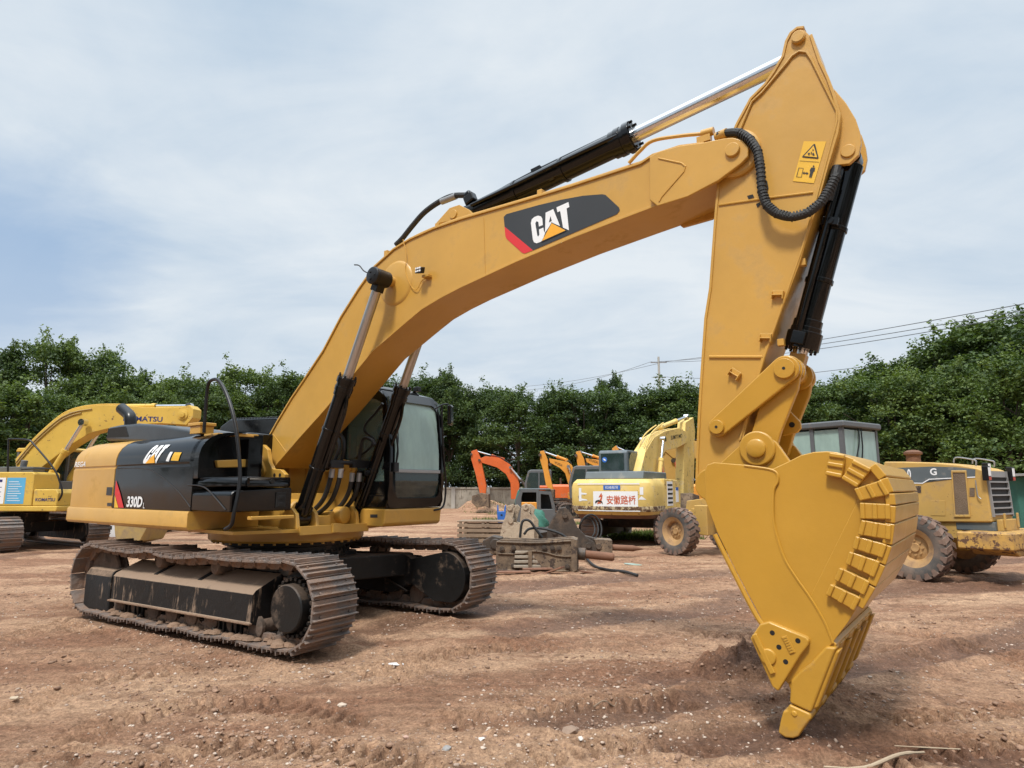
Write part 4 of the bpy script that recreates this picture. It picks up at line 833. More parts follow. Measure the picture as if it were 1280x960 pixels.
def ground_h(x,y):
    r=np.hypot(x,y)
    near=np.clip(1-(r-14)/20,0,1)
    h=.10*fbm(x*.35,y*.35,3,1)+.032*fbm(x*1.3,y*1.3,4,5)
    h+=near*(0.060*np.abs(fbm(x*4,y*4,4,9,.68))+.052*fbm(x*13,y*13,4,13,.8)*np.clip(.5+1.5*fbm(x*.8,y*.8,2,71),.15,1.2)-.012)
    cl=fbm(x*.9,y*1.6,3,21); h+=near*np.clip(cl-.06,0,1)*.30*np.clip(fbm(x*9,y*9,3,23,.65)+.35,0,1)
    damp=np.zeros(x.shape)
    for P,wd,dp in RUTS:
        d,lat,al=poly_dist(x,y,P); wob=wd*(1+.5*fbm(x*2,y*2,2,31)); k=np.clip(1-(d/wob)**2,0,1); edge=np.exp(-((d-wob*1.25)/(wob*.3))**2)
        dp*=.65; h+=-dp*k*(.8+.8*fbm(x*3,y*3,3,33))+edge*dp*.75*(1+1.6*fbm(x*5,y*5,3,35)); damp=np.maximum(damp,np.clip(1-(d/(wob*1.7))**2,0,1))
    for P,wd in TREADS:
        d,lat,al=poly_dist(x,y,P); k=np.clip((wd-d)/.04,0,1)*np.clip(fbm(x*1.6,y*1.6,2,41)+.75,0,1)
        h+=k*(-.034+.062*np.clip(np.sin(2*np.pi*(al/.13+np.abs(lat)*3.2))*1.6,-1,1)*.7)
        damp=np.maximum(damp,k*.45*np.clip(.6-np.sin(2*np.pi*(al/.13+np.abs(lat)*3.2)),0,1))
    # flat where the machines stand
    cx,cy=-3.047,9.063; a=R(57.9); s_=(x-cx)*math.sin(a)-(y-cy)*math.cos(a); w_=(x-cx)*math.cos(a)+(y-cy)*math.sin(a)
    f=np.clip((np.maximum(np.abs(s_)-2.4,np.abs(np.abs(w_)-1.3)-.32))/.25,0,1); h=h*f+(-.0)*(1-f)
    bank=np.exp(-((np.abs(np.abs(w_)-1.3)-.42)/.10)**2)*np.clip((2.5-np.abs(s_))/.3,0,1); h+=bank*.05*(1+1.2*fbm(x*6,y*6,3,51))
    d,_l,_a=poly_dist(x,y,[(1.86,4.60),(2.70,5.78)]); h+=.085*np.exp(-(d/.17)**2)*(1+.9*fbm(x*12,y*12,3,53))+.02*np.exp(-(d/.35)**2)
    mx,my=MUD[0]; d=np.hypot((x-mx)*.85,(y-my)*1.1); cl2=np.clip(1-(d/.40)**2,0,1)**.5*.19*(1+1.9*fbm(x*7,y*7,5,57,.75))+.0; h=np.maximum(h,cl2*np.clip((.5-d)*8,0,1)+h*0) if False else h+cl2
    d=np.hypot((x-mx-.35)*.7,(y-my+.22)*1.3); h+=np.clip(1-(d/.35)**2,0,1)*.06*(1+1.5*fbm(x*8,y*8,3,58))
    # spoil heaps far behind
    for (hx,hy,hr,hh) in HEAPS:
        d=np.hypot(x-hx,y-hy)/hr; h+=hh*np.clip(1-d*d,0,1)*(1+.8*fbm(x*1.5,y*1.5,4,61))
    return h,damp
MUD=[(2.160,6.434)]
hp_=[(-2.021,47.718),(-5.141,53.077)]; HEAPS=[(hp_[0][0],hp_[0][1]+2,2.4,.9),(hp_[0][0]+3.0,hp_[0][1]+4,2,.6)]
ang=np.concatenate([np.linspace(-180,-56,30)[:-1],np.linspace(-56,56,620),np.linspace(56,180,30)[1:]])
rad=np.concatenate([[.3,.6,.9,1.15],np.geomspace(1.4,22,660),np.geomspace(22.3,900,120)])
A,Rr=np.meshgrid(np.radians(ang),rad); X=Rr*np.sin(A); Y=Rr*np.cos(A)
Hh,Dm=ground_h(X,Y); fade=np.clip(1-(Rr-80)/60,0,1); Hh=Hh*fade
nr,na=A.shape; vs=np.stack([X,Y,Hh],-1).reshape(-1,3)
i=np.arange(nr-1)[:,None]*na+np.arange(na-1)[None,:]
q=np.stack([i,i+1,i+na+1,i+na],-1).reshape(-1,4)
def fastmesh(name,vs,q,mats,matidx=None,smooth=True):
    me=bpy.data.meshes.new(name); k=q.shape[1]
    me.vertices.add(len(vs)); me.vertices.foreach_set('co',np.ascontiguousarray(vs,dtype=np.float32).ravel())
    me.loops.add(q.size); me.loops.foreach_set('vertex_index',np.ascontiguousarray(q,dtype=np.int32).ravel())
    me.polygons.add(len(q)); me.polygons.foreach_set('loop_start',np.arange(0,q.size,k,dtype=np.int32))
    if smooth: me.polygons.foreach_set('use_smooth',np.ones(len(q),dtype=bool))
    for m in mats: me.materials.append(m)
    me.update(calc_edges=True); me.validate(); return me
m,nt,b,N,L=newmat('packed_red_earth'); v=coords(nt)
at=N.new('ShaderNodeAttribute'); at.attribute_name='damp'
big=noise(nt,.22,5,.6,v); vs2=coords(nt,(.35,1.4,1)); st_=noise(nt,.9,7,.62,vs2,.4); fine=noise(nt,9,7,.72,v); mid=noise(nt,2.2,6,.65,v)
c=mix(nt,ramp(nt,big,.35,.66),(.395,.235,.148),(.54,.365,.240))
c=mix(nt,ramp(nt,st_,.44,.60),c,(.28,.150,.092))
c=mix(nt,ramp(nt,mid,.52,.72),c,(.20,.108,.066))
c=mix(nt,math_(nt,'MULTIPLY',ramp(nt,math_(nt,'MULTIPLY',at.outputs['Fac'],math_(nt,'ADD',mid,.5)),.35,.8),.75),c,(.165,.088,.056))
gr=noise(nt,42,5,.75,v)
c=mix(nt,ramp(nt,fine,.32,.70),mix(nt,1,c,(.62,.60,.58),'MULTIPLY'),mix(nt,1,c,(1.28,1.26,1.24),'MULTIPLY'))
c=mix(nt,ramp(nt,gr,.36,.64),mix(nt,1,c,(.62,.59,.57),'MULTIPLY'),mix(nt,1,c,(1.28,1.28,1.26),'MULTIPLY'))
vo=N.new('ShaderNodeTexVoronoi'); vo.inputs['Scale'].default_value=26; L.new(v,vo.inputs['Vector']); 
chip=ramp(nt,vo.outputs['Distance'],.13,.19,(1,1,1,1),(0,0,0,1)); chipm=math_(nt,'MULTIPLY',chip,ramp(nt,noise(nt,1.1,4,.6,v),.48,.62))
sc=N.new('ShaderNodeSeparateColor'); L.new(vo.outputs['Color'],sc.inputs[0]); chipm=math_(nt,'MULTIPLY',chipm,math_(nt,'GREATER_THAN',sc.outputs[0],.5))
c=mix(nt,chipm,c,(.60,.51,.43))
L.new(c,b.inputs['Base Color']); b.inputs['Specular IOR Level'].default_value=.25
L.new(mix(nt,at.outputs['Fac'],(.95,.95,.95),(.6,.6,.6)),b.inputs['Roughness'])
hh=math_(nt,'ADD',math_(nt,'ADD',noise(nt,18,7,.72,v),math_(nt,'MULTIPLY',noise(nt,70,4,.7,v),.35)),math_(nt,'MULTIPLY',chipm,.3)); bump(nt,b,hh,1.0,.045)
M['earth']=m
me=fastmesh('ground',vs,q,[m]); a_=me.attributes.new('damp','FLOAT','POINT'); a_.data.foreach_set('value',Dm.reshape(-1).astype(np.float32))
g=bpy.data.objects.new('ground',me); COL.objects.link(g); tag(g,kind='structure')
def gz(x,y): 
    h,_=ground_h(np.array([float(x)]),np.array([float(y)])); return float(h[0])
# gravel and crumbs of stone lying on the earth
def rock_variants(n=10):
    out=[]
    for k in range(n):
        bm=bmesh.new(); bmesh.ops.create_icosphere(bm,subdivisions=1,radius=1)
        rr=random.Random(k)
        sx,sy,sz=rr.uniform(.7,1.3),rr.uniform(.6,1.1),rr.uniform(.4,.75)
        V=[]
        for vtx in bm.verts:
            f=1+rr.uniform(-.42,.32); V.append((vtx.co.x*f*sx+rr.uniform(-.14,.14),vtx.co.y*f*sy+rr.uniform(-.14,.14),vtx.co.z*f*sz))
        F=[[l.index for l in f.verts] for f in bm.faces]; out.append((np.array(V),np.array(F))); bm.free()
    return out
RV=rock_variants()
def scatter(name,n,rmin,rmax,smin,smax,seed,clump,mat_,power=1.0,thr=.5):
    rg=np.random.default_rng(seed); Vs=[];Fs=[];base=0; cnt=0
    NN=n*6; r=rmin*np.exp(rg.random(NN)*math.log(rmax/rmin)); th=np.radians(rg.uniform(-52,52,NN)); x=r*np.sin(th); y=r*np.cos(th)
    pr=fbm(x*clump,y*clump,3,77)+.5; keep=rg.random(NN)<np.clip((pr-thr)*4,0.03,1); x=x[keep][:n]; y=y[keep][:n]; h,_=ground_h(x,y)
    for i in range(len(x)):
        V,F=RV[rg.integers(len(RV))]; s=smin*(smax/smin)**(rg.random()**2.2); a=rg.random()*6.28; ca,sa=math.cos(a),math.sin(a)
        W=np.empty_like(V); W[:,0]=(V[:,0]*ca-V[:,1]*sa)*s+x[i]; W[:,1]=(V[:,0]*sa+V[:,1]*ca)*s+y[i]; W[:,2]=V[:,2]*s+h[i]+s*.12
        Vs.append(W); Fs.append(F+base); base+=len(V)
    me=fastmesh(name,np.concatenate(Vs),np.concatenate(Fs),[mat_],smooth=False); o=bpy.data.objects.new(name,me); COL.objects.link(o); tag(o,kind='stuff'); return o
M['stone']=paint('pale_stone_chips',(.44,.35,.28),.9,.45,.3); 
_nt=M['stone'].node_tree; _b=_nt.nodes['Principled BSDF']; _v=coords(_nt)
_nt.links.new(mix(_nt,ramp(_nt,noise(_nt,6.5,2,.5,_v),.42,.58),(.24,.150,.105),(.52,.42,.34)),_b.inputs['Base Color'])
M['clod']=paint('earth_clods',(.29,.178,.118),.95,.3,.8,bscale=30)
tag(scatter('gravel',24000,1.9,17,.003,.020,3,.9,M['stone'],thr=.38),'pale gravel and stone chips scattered over the reddish earth','gravel')
tag(scatter('earth_crumbs',24000,2.0,18,.004,.030,5,1.3,M['clod'],thr=.42),'crumbled clods of brown earth lying over the yard','earth crumbs')
# ------------------------------------------------------------------ trees
def leafmat(name,a,b_):
    m,nt,b,N,L=newmat(name); oi=N.new('ShaderNodeObjectInfo'); v=coords(nt); at=N.new('ShaderNodeAttribute'); at.attribute_name='shade'
    f=math_(nt,'ADD',math_(nt,'MULTIPLY',noise(nt,.9,3,.6,v),.45),math_(nt,'MULTIPLY',at.outputs['Fac'],.55))
    c=mix(nt,ramp(nt,f,.30,.72),a,b_); c=mix(nt,math_(nt,'MULTIPLY',oi.outputs['Random'],.35),c,mix(nt,1,c,(1.25,1.1,.7),'MULTIPLY'))
    L.new(c,b.inputs['Base Color']); b.inputs['Roughness'].default_value=.6; b.inputs['Specular IOR Level'].default_value=.25
    tr=N.new('ShaderNodeBsdfTranslucent'); L.new(mix(nt,1,c,(1.4,1.5,.6),'MULTIPLY'),tr.inputs['Color']); ms=N.new('ShaderNodeMixShader'); ms.inputs[0].default_value=.25
    L.new(b.outputs[0],ms.inputs[1]); L.new(tr.outputs[0],ms.inputs[2]); L.new(ms.outputs[0],N['Material Output'].inputs['Surface']); return m
M['leaf_dark']=leafmat('dark_leaves',(.024,.046,.018),(.088,.132,.045)); M['leaf_mid']=leafmat('mid_green_leaves',(.034,.064,.022),(.130,.180,.058)); M['leaf_light']=leafmat('light_green_leaves',(.065,.105,.03),(.12,.17,.05))
M['bark']=paint('bark',(.10,.075,.055),.9,.3,.6)
def crown_mesh(name,H,Rc,base,npad,nleaf,ls,seed,mat_,flat=.42,feather=0):
    rg=np.random.default_rng(seed); P=[];S=[];shade=[]
    pads=[]
    for k in range(npad):
        u=rg.random()**.75; z=base+(H-base)*(.04+.94*u); prof=math.sin(math.pi*min(1,(.22+.78*(z-base)/(H-base))))**.55
        rr=Rc*prof*math.sqrt(rg.uniform(.25,1)); a=rg.random()*6.283; pr=rg.uniform(.55,1.15)*Rc*.30
        pads.append((rr*math.cos(a),rr*math.sin(a),z-pr*flat*.6,pr))
    for px,py,pz,pr in pads:
        n=int(nleaf*(pr/(Rc*.25))**2*rg.uniform(.7,1.2)); d=rg.normal(size=(n,3)); d/=np.linalg.norm(d,axis=1)[:,None]
        d[:,2]=np.where(d[:,2]<-.25,-d[:,2]*.4,d[:,2]); rad=pr*(.55+.55*rg.random(n)**.6)*(1+.25*feather*rg.random(n))
        c=np.stack([px+d[:,0]*rad,py+d[:,1]*rad,pz+d[:,2]*rad*flat*1.5],-1); P.append(c); shade.append(np.clip(rg.uniform(.2,.7)+rg.normal(0,.16,n),0,1))
    for k in range(int(npad*1.3)):   # loose sprigs reaching out of the crown
        px,py,pz,pr=pads[rg.integers(len(pads))]; d=np.array([px*.35,py*.35,abs(rg.normal())*1.0+.3])+rg.normal(size=3)*.5; d/=np.linalg.norm(d); ln=pr*rg.uniform(.9,1.55); n=int(nleaf*.30)
        t=rg.random(n); c=np.array([px,py,pz])+d*(ln*t[:,None])+rg.normal(size=(n,3))*(.11+.20*(1-t[:,None]))*pr*.8; P.append(c); shade.append(np.clip(.45+.4*t+rg.normal(0,.12,n),0,1))
    c=np.concatenate(P); n=len(c); sh=np.concatenate(shade)
    nrm=rg.normal(size=(n,3)); nrm[:,2]=np.abs(nrm[:,2])+.55; nrm/=np.linalg.norm(nrm,axis=1)[:,None]
    t=np.cross(nrm,rg.normal(size=(n,3))); t/=np.linalg.norm(t,axis=1)[:,None]; bt=np.cross(nrm,t)
    s=ls*rg.uniform(.55,1.25,n)[:,None]; asp=rg.uniform(.45,.8,n)[:,None]
    v=np.stack([c-t*s,c-bt*s*asp+nrm*s*.15,c+t*s,c+bt*s*asp+nrm*s*.15],1).reshape(-1,3); q=np.arange(4*n).reshape(-1,4)
    me=fastmesh(name,v,q,[mat_],smooth=False); a_=me.attributes.new('shade','FLOAT','POINT'); a_.data.foreach_set('value',np.repeat(sh,4).astype(np.float32))
    return me,pads
def trunk_mb(H,Rc,base,pads,seed,r0=.22):
    rg=random.Random(seed); m=MB(); lean=rg.uniform(-.5,.5)
    m.tube([(0,0,-.3),(lean*.2,0,H*.22),(lean*.6,.1,H*.5),(lean,.1,H*.86)],[r0,r0*.8,r0*.6,r0*.4,r0*.2],7)
    for p in rg.sample(pads,min(12,len(pads))):
        z0=H*rg.uniform(.18,.6); m.tube([(lean*z0/H,.05,z0),(p[0]*.5,p[1]*.5,(z0+p[2])/2+.2),(p[0],p[1],p[2])],[r0*.38,r0*.25,r0*.12],5)
    return m
PROT=[]
specs=[(11,4.2,1.2,62,300,.115,'leaf_dark',.42),(10,4.6,1.0,66,280,.115,'leaf_mid',.40),(12,4.0,1.5,60,300,.115,'leaf_dark',.55),(10.5,5.0,1.0,70,270,.115,'leaf_dark',.38),(9.5,3.8,.8,56,300,.11,'leaf_mid',.5),(12,5.2,1.5,76,270,.12,'leaf_dark',.42)]
for k,(H,Rc,bs,npd,nl,ls,mt,fl) in enumerate(specs):
    me,pads=crown_mesh('crown',H,Rc,bs,npd,nl,ls,100+k,M[mt],fl)
    PROT.append((H,Rc,me,trunk_mb(H,Rc,bs,pads,k),mt,None))
TM=[None]*len(PROT)
def tree(k,x,y,h,rz,label,group,wide=1.0,mat_=None,name='leafy_tree'):
    H,Rc,me,tm,mt,_=PROT[k]; e_=empty(name,(x,y,gz(x,y)-.05),rz,label,'tree',group)
    if TM[k] is None: o=tm.build('trunk',M['bark'],e_); TM[k]=o.data
    else: o=bpy.data.objects.new('trunk',TM[k]); COL.objects.link(o); o.parent=e_
    o=bpy.data.objects.new('crown',me); COL.objects.link(o); o.parent=e_
    if mat_: o.material_slots[0].link='OBJECT'; o.material_slots[0].material=M[mat_]
    s=h/H; e_.scale=(s*wide,s*wide,s); return e_
ORD=['first','second','third','fourth','fifth','sixth','seventh','eighth','ninth','tenth','eleventh','twelfth','thirteenth','fourteenth','fifteenth','sixteenth','seventeenth','eighteenth']
def topz(v,Yd): return 1.685+(610-v)/821*Yd
def atx(u,Yd): return (u-640)/811*Yd*1.0
# front row directly behind the wall: (pixel column, distance, pixel row of the top, kind, colour word)
rng=random.Random(5)
rowL=[(-60,34,470,4,'mid'),(-25,40,478,1,'mid'),(30,38,492,3,'mid'),(85,40,496,1,'mid'),(140,43,492,4,'mid'),(200,46,488,0,'mid')]
backL=[(-80,52,440,5,'dark'),(0,50,436,2,'dark'),(62,52,424,1,'mid'),(118,54,434,5,'mid'),(165,58,462,2,'dark'),(215,60,470,1,'mid')]
rowM=[(255,56,486,3,'dark'),(290,58,474,0,'mid'),(335,58,482,4,'dark'),(380,60,478,1,'dark'),(430,60,476,5,'dark'),(478,61,478,3,'dark'),(520,60,478,1,'dark'),(560,58,476,0,'dark'),(604,58,484,5,'dark'),(648,57,492,3,'dark'),(690,56,496,2,'dark'),(733,55,480,1,'dark'),(775,55,482,0,'dark'),(820,54,488,3,'dark'),(862,53,486,5,'dark'),(905,52,490,2,'dark'),(950,50,492,1,'dark')]
backM=[(235,66,470,2,'mid'),(305,66,462,1,'mid'),(365,68,474,5,'dark'),(450,68,470,2,'dark'),(545,68,472,2,'dark'),(630,70,488,1,'dark'),(710,66,482,5,'dark'),(765,66,474,2,'dark'),(850,68,484,0,'dark')]
rowR=[(1000,40,500,3,'mid'),(1035,37,482,0,'mid'),(1078,36,478,4,'mid'),(1120,33,470,1,'mid'),(1165,31,460,5,'mid'),(1212,30,452,2,'mid'),(1262,27,470,4,'light'),(1320,26,430,1,'mid')]
backR=[(1015,48,478,2,'dark'),(1060,46,480,1,'dark'),(1108,42,458,0,'dark'),(1158,40,440,5,'dark'),(1205,38,412,2,'dark'),(1248,36,402,1,'mid'),(1300,34,392,5,'dark')]
TREES=[]
for nm,row,gr,where in (('leafy_tree',rowL,'trees in the front row at the left','from the left in the left front tree row'),('leafy_tree',backL,'tall trees behind the left row','from the left in the tall left back row'),
   ('leafy_tree',rowM,'trees directly behind the grey wall','from the left in the row behind the wall'),('leafy_tree',backM,'trees of the back row behind the wall','from the left peeking over the middle tree row'),
   ('leafy_tree',rowR,'trees in the front row at the right','from the left in the row behind the grader'),('leafy_tree',backR,'tall trees behind the right row','from the left in the tall right back row')):
    for i,(u,Yd,v,k,cw_) in enumerate(row):
        h=topz(v+(rng.uniform(-7,12) if row is rowM else rng.uniform(-4,6)),Yd); mt={'dark':'leaf_dark','mid':'leaf_mid','light':'leaf_light'}[cw_]
        tree(k,atx(u,Yd),Yd,h,rng.uniform(0,6.28),('%s green tree, %s %s'%(cw_,ORD[i],where)),gr,wide=rng.uniform(.72,1.25),mat_=mt)
# undergrowth: leafy mass filling the foot of the tree line
def thicket(name,path,h,seed,mat_,label,kind='stuff'):
    rg=np.random.default_rng(seed); P=[]
    for a,b in zip(path,path[1:]):
        L_=math.dist(a,b); n=int(L_*h*60); t=rg.random(n); dep=rg.uniform(0,3.2,n); x=a[0]+(b[0]-a[0])*t; y=a[1]+(b[1]-a[1])*t+dep
        hh=h*(.75+.6*(fbm(x*.45,y*.45,3,seed)+.1)); z=hh*rg.random(n)**.8; P.append(np.stack([x,y,z],-1))
    c=np.concatenate(P); n=len(c); nrm=rg.normal(size=(n,3)); nrm[:,1]-=.5; nrm[:,2]=np.abs(nrm[:,2])+.2; nrm/=np.linalg.norm(nrm,axis=1)[:,None]
    t=np.cross(nrm,rg.normal(size=(n,3))); t/=np.linalg.norm(t,axis=1)[:,None]; bt=np.cross(nrm,t); s=rg.uniform(.10,.24,n)[:,None]
    v=np.stack([c-t*s,c-bt*s*.6,c+t*s,c+bt*s*.6],1).reshape(-1,3); me=fastmesh(name,v,np.arange(4*n).reshape(-1,4),[mat_],smooth=False)
    a_=me.attributes.new('shade','FLOAT','POINT'); a_.data.foreach_set('value',np.repeat(rg.random(n)*.6,4).astype(np.float32))
    o=bpy.data.objects.new(name,me); COL.objects.link(o); tag(o,label,'undergrowth',kind=kind)
thicket('undergrowth',[(-52,38),(-36,44),(-27,51),(-22,60)],5.5,4,M['leaf_mid'],'dense green undergrowth at the foot of the left trees')
# unseen trees added beside and behind the camera to darken reflections in the paint
for k in range(18):
    a=R(72+k*12.7); tree(k%6,30*math.sin(a),30*math.cos(a)-2,10+rng.uniform(-1,2),k,'dark green tree added out of view around the camera to darken reflections','trees added out of view for reflections',mat_='leaf_dark')
thicket('undergrowth',[(-28,60),(0,59),(16,54),(24,46)],5.5,6,M['leaf_dark'],'dark undergrowth rising behind the grey wall')
thicket('undergrowth',[(17,46),(20,38),(24,32),(32,26)],5.5,8,M['leaf_mid'],'green undergrowth below the right trees behind the motor grader')
# grass tufts
def grass(name,spots,label,mat_):
    rg=np.random.default_rng(11); C=[]
    for x,y,r,n in spots:
        a=rg.random(n)*6.283; rr=r*np.sqrt(rg.random(n)); C.append(np.stack([x+rr*np.cos(a)*1.8,y+rr*np.sin(a)],-1))
    c=np.concatenate(C); h,_=ground_h(c[:,0],c[:,1]); n=len(c); a=rg.random(n)*6.283; hh=rg.uniform(.05,.22,n); w_=.012+hh*.05
    dx=np.cos(a)*w_; dy=np.sin(a)*w_; lx=rg.normal(0,.4,n)*hh; ly=rg.normal(0,.4,n)*hh
    v=np.stack([np.stack([c[:,0]-dx,c[:,1]-dy,h],-1),np.stack([c[:,0]+dx,c[:,1]+dy,h],-1),np.stack([c[:,0]+lx,c[:,1]+ly,h+hh],-1)],1).reshape(-1,3)
    me=fastmesh(name,v,np.arange(3*n).reshape(-1,3),[mat_],smooth=False); a_=me.attributes.new('shade','FLOAT','POINT'); a_.data.foreach_set('value',np.repeat(rg.random(n),3).astype(np.float32))
    o=bpy.data.objects.new(name,me); COL.objects.link(o); tag(o,label,'grass',kind='stuff')
gs=[]
for (u,v_),r,n in zip([(4.159,23.053),(4.699,22.336),(5.782,24.636),(3.706,24.636),(7.858,24.636),(8.317,23.053),(0.000,35.723),(2.469,40.853),(1.048,43.346),(-1.155,47.718),(2.490,31.745)],(1.0,1.0,.8,1.0,.8,.8,1.2,1.5,1.5,1.5,.8),(900,900,500,500,400,400,700,700,500,500,400)): gs.append((u,v_,r,n))
grass('grass',gs,'thin green weeds growing around the parked machines','leaf_light' and M['leaf_light'])
# ------------------------------------------------------------------ wall, pole, wires
M['concrete']=paint('weathered_concrete',(.33,.30,.25),.9,.18,.3,streak=.3,dcol=(.17,.145,.115))
M['concrete_pale']=paint('pale_concrete',(.42,.40,.36),.9,.12,.2)
wl=empty('perimeter_wall',(0,55,0),0,'long weathered grey concrete wall closing the yard below the dark trees','wall')
m=MB(); m.box(-32,19,0,.22,-.3,1.62); m.build('wall_panel',M['concrete'],wl,bevel=.01)
m=MB(); m.box(-32,19,-.05,.27,1.62,1.78); m.build('coping',M['concrete'],wl,bevel=.01)
for k in range(18):
    x=-31+k*2.9; m=MB(); m.box(x-.16,x+.16,-.09,.31,-.3,1.80); m.build('pillar',M['concrete_pale'],wl,bevel=.01)
def wire_pts(a,b,sag,n=14): return [(a[0]+(b[0]-a[0])*t,a[1]+(b[1]-a[1])*t,a[2]+(b[2]-a[2])*t-sag*4*t*(1-t)) for t in [i/n for i in range(n+1)]]
(px_,pz_),=[(16.561,16.378)]; pl=empty('utility_pole',(px_,72,0),0,'slim concrete utility pole rising above the trees left of the bucket arm','utility pole')
m=MB(); m.cyl((0,0,0),(0,0,pz_),.20,.12,n=12); m.build('pole',M['concrete_pale'],pl)
m=MB(); m.box(-.9,.9,-.06,.06,pz_-.7,pz_-.58); m.box(-.7,.7,-.06,.06,pz_-2.4,pz_-2.3); m.build('crossarm',M['steel'],pl)
M['wire']=paint('grey_wire',(.16,.17,.18),.6,.05,0)
def wire(y0u,z0,uv2,Y2,sag,label):
    (x2,z2),=uv2; m=MB(); m.tube(wire_pts((px_+y0u,72,z0),(x2,Y2,z2),sag),.024,5,smooth=False); o=m.build('power_line',M['wire'],None); tag(o,label,'power line','power lines at the utility pole')
wire(.8,pz_-.55,[(25.239,10.537)],30,.25,'highest of the power lines running right from the utility pole')
wire(0,pz_-.55,[(26.038,10.505)],31,.45,'second power line running right from the utility pole, just under the highest')
wire(-.8,pz_-.6,[(26.012,10.302)],31,.7,'third power line from the top right of the utility pole')
wire(.6,pz_-2.3,[(30.019,10.237)],36,1.0,'lowest of the power lines right of the pole, passing just above the trees')
wire(.8,pz_-.55,[(0.000,16.479)],95,.5,'upper power line dropping left from the utility pole behind the boom')
wire(-.8,pz_-.55,[(0.000,16.000)],95,.8,'lower power line dropping left from the utility pole behind the boom')
# ------------------------------------------------------------------ the parked machines behind
M['k_yellow']=paint('faded_lemon_yellow',(.60,.39,.07),.5,.10,.12,dirt=.12,dcol=(.34,.24,.11),chips=.12)
M['s_yellow']=paint('chalky_old_yellow',(.66,.47,.14),.6,.15,.15,dirt=.22,dcol=(.50,.43,.32),chips=.22)
M['orange']=paint('orange_paint',(.60,.115,.02),.5,.12,.1,dirt=.15,chips=.1)
M['h_orange']=paint('amber_paint',(.66,.28,.035),.5,.10,.1,dirt=.12,chips=.1)
M['redpaint']=paint('dull_red_paint',(.42,.05,.025),.55,.15,.1,dirt=.2)
M['greycab']=paint('grey_cab_paint',(.10,.105,.11),.5,.12,.1,dirt=.1)
M['bluegrey']=paint('blue_grey_plastic',(.10,.12,.13),.55,.15,.15,dirt=.15,dcol=(.25,.23,.2))
M['rust']=paint('rusty_steel',(.17,.080,.045),.8,.4,.6,dirt=.4,dcol=(.12,.055,.03))
M['oldsteel']=paint('dirty_steel',(.12,.085,.058),.7,.35,.7,dirt=.5,dcol=(.25,.175,.11),chips=.45,chipcol=(.06,.04,.03),bscale=16)
M['darksteel']=paint('dark_oily_steel',(.055,.042,.033),.55,.3,.5,dirt=.35,dcol=(.17,.11,.07))
M['tyre']=paint('dusty_tyre_rubber',(.08,.075,.07),.85,.2,.4,dirt=.5,dcol=(.20,.145,.11))
M['treadmud']=paint('muddy_tyre_tread',(.17,.11,.085),.9,.25,.5,dirt=.4,dcol=(.22,.15,.11))
M['g_yellow']=paint('ochre_machine_paint',(.50,.31,.085),.55,.12,.1,dirt=.28,dcol=(.33,.22,.11),chips=.06)
M['blue']=paint('blue_sign_paint',(.03,.13,.45),.45,.1,0)
M['skyblue']=paint('sky_blue_sticker',(.10,.38,.62),.45,.1,0)
M['oldbucket']=paint('old_muddy_yellow',(.42,.29,.10),.7,.2,.3,dirt=.5,dcol=(.22,.16,.11))
M['cyl_rod']=M['chrome']
def frame_root(name,cx,cy,az,label,cat='excavator',group=None): return empty(name,(cx,cy,gz(cx,cy)*0),R(az-90),label,cat,group)
def crawler_bg(root,rot,L=2.0,gauge=1.12,sw=.3,zr=.40,mat_='shoe',frame_mat='frameblack'):
    for s_ in(-1,1):
        y=s_*gauge; n=40; pts=[]
        path=[(L-zr+ (zr)*math.cos(R(a)),zr+.03+zr*math.sin(R(a))) for a in np.linspace(-90,90,12)]+[(L*.3,zr*2.0-.01),(-L*.3,zr*2.0-.01)]+[(-L+zr+zr*math.cos(R(a)),zr+.03+zr*math.sin(R(a))) for a in np.linspace(90,270,12)]
        P,_=place_on_path(path,n); m=MB(); ph=_/n/2
        for x,z,a in P:
            c=Vector((x,y,z)); ax=Vector((math.cos(a),0,math.sin(a))); nz=Vector((-math.sin(a),0,math.cos(a)))
            m.obox(c,ax,ph*.98,(0,1,0),sw,nz,.018); m.obox(c-nz*.03,ax,.014,(0,1,0),sw,nz,.024); m.obox(c-nz*.025+ax*ph*.85,ax,.010,(0,1,0),sw,nz,.018)
        b=m.build('crawler_track',M[mat_],root); b.rotation_euler.z=rot
        m=MB(); m.prism([(-L+zr*.8,.18),(L-zr*1.3,.18),(L-zr*.5,.22)]+circ(L-zr,zr+.02,zr*.72,-60,95,8)+[(L-zr*1.5,zr*1.55),(-L+zr*.8,zr*1.5)],y-.16,y+.16)
        m.lathe((L-zr,y-sw*.98,zr+.03),(0,1,0),[(.05,0),(zr*.6,0),(zr*.78,.06),(zr*.78,sw*1.9),(zr*.6,sw*1.96),(.05,sw*1.96)],20)
        m.lathe((-L+zr,y-sw*.9,zr+.03),(0,1,0),[(.05,0),(zr*.6,0),(zr*.7,.06),(zr*.7,sw*1.7),(zr*.6,sw*1.8),(.05,sw*1.8)],20)
        f=m.build('track_frame',M[frame_mat],root,bevel=.01); f.rotation_euler.z=rot
    m=MB(); m.box(-.6,.6,-gauge,gauge,.42,.72); m.lathe((0,0,.7),(0,0,1),[(.62,0),(.62,.28),(.3,.28)],24); f=m.build('car_body',M[frame_mat],root,bevel=.02); f.rotation_euler.z=rot
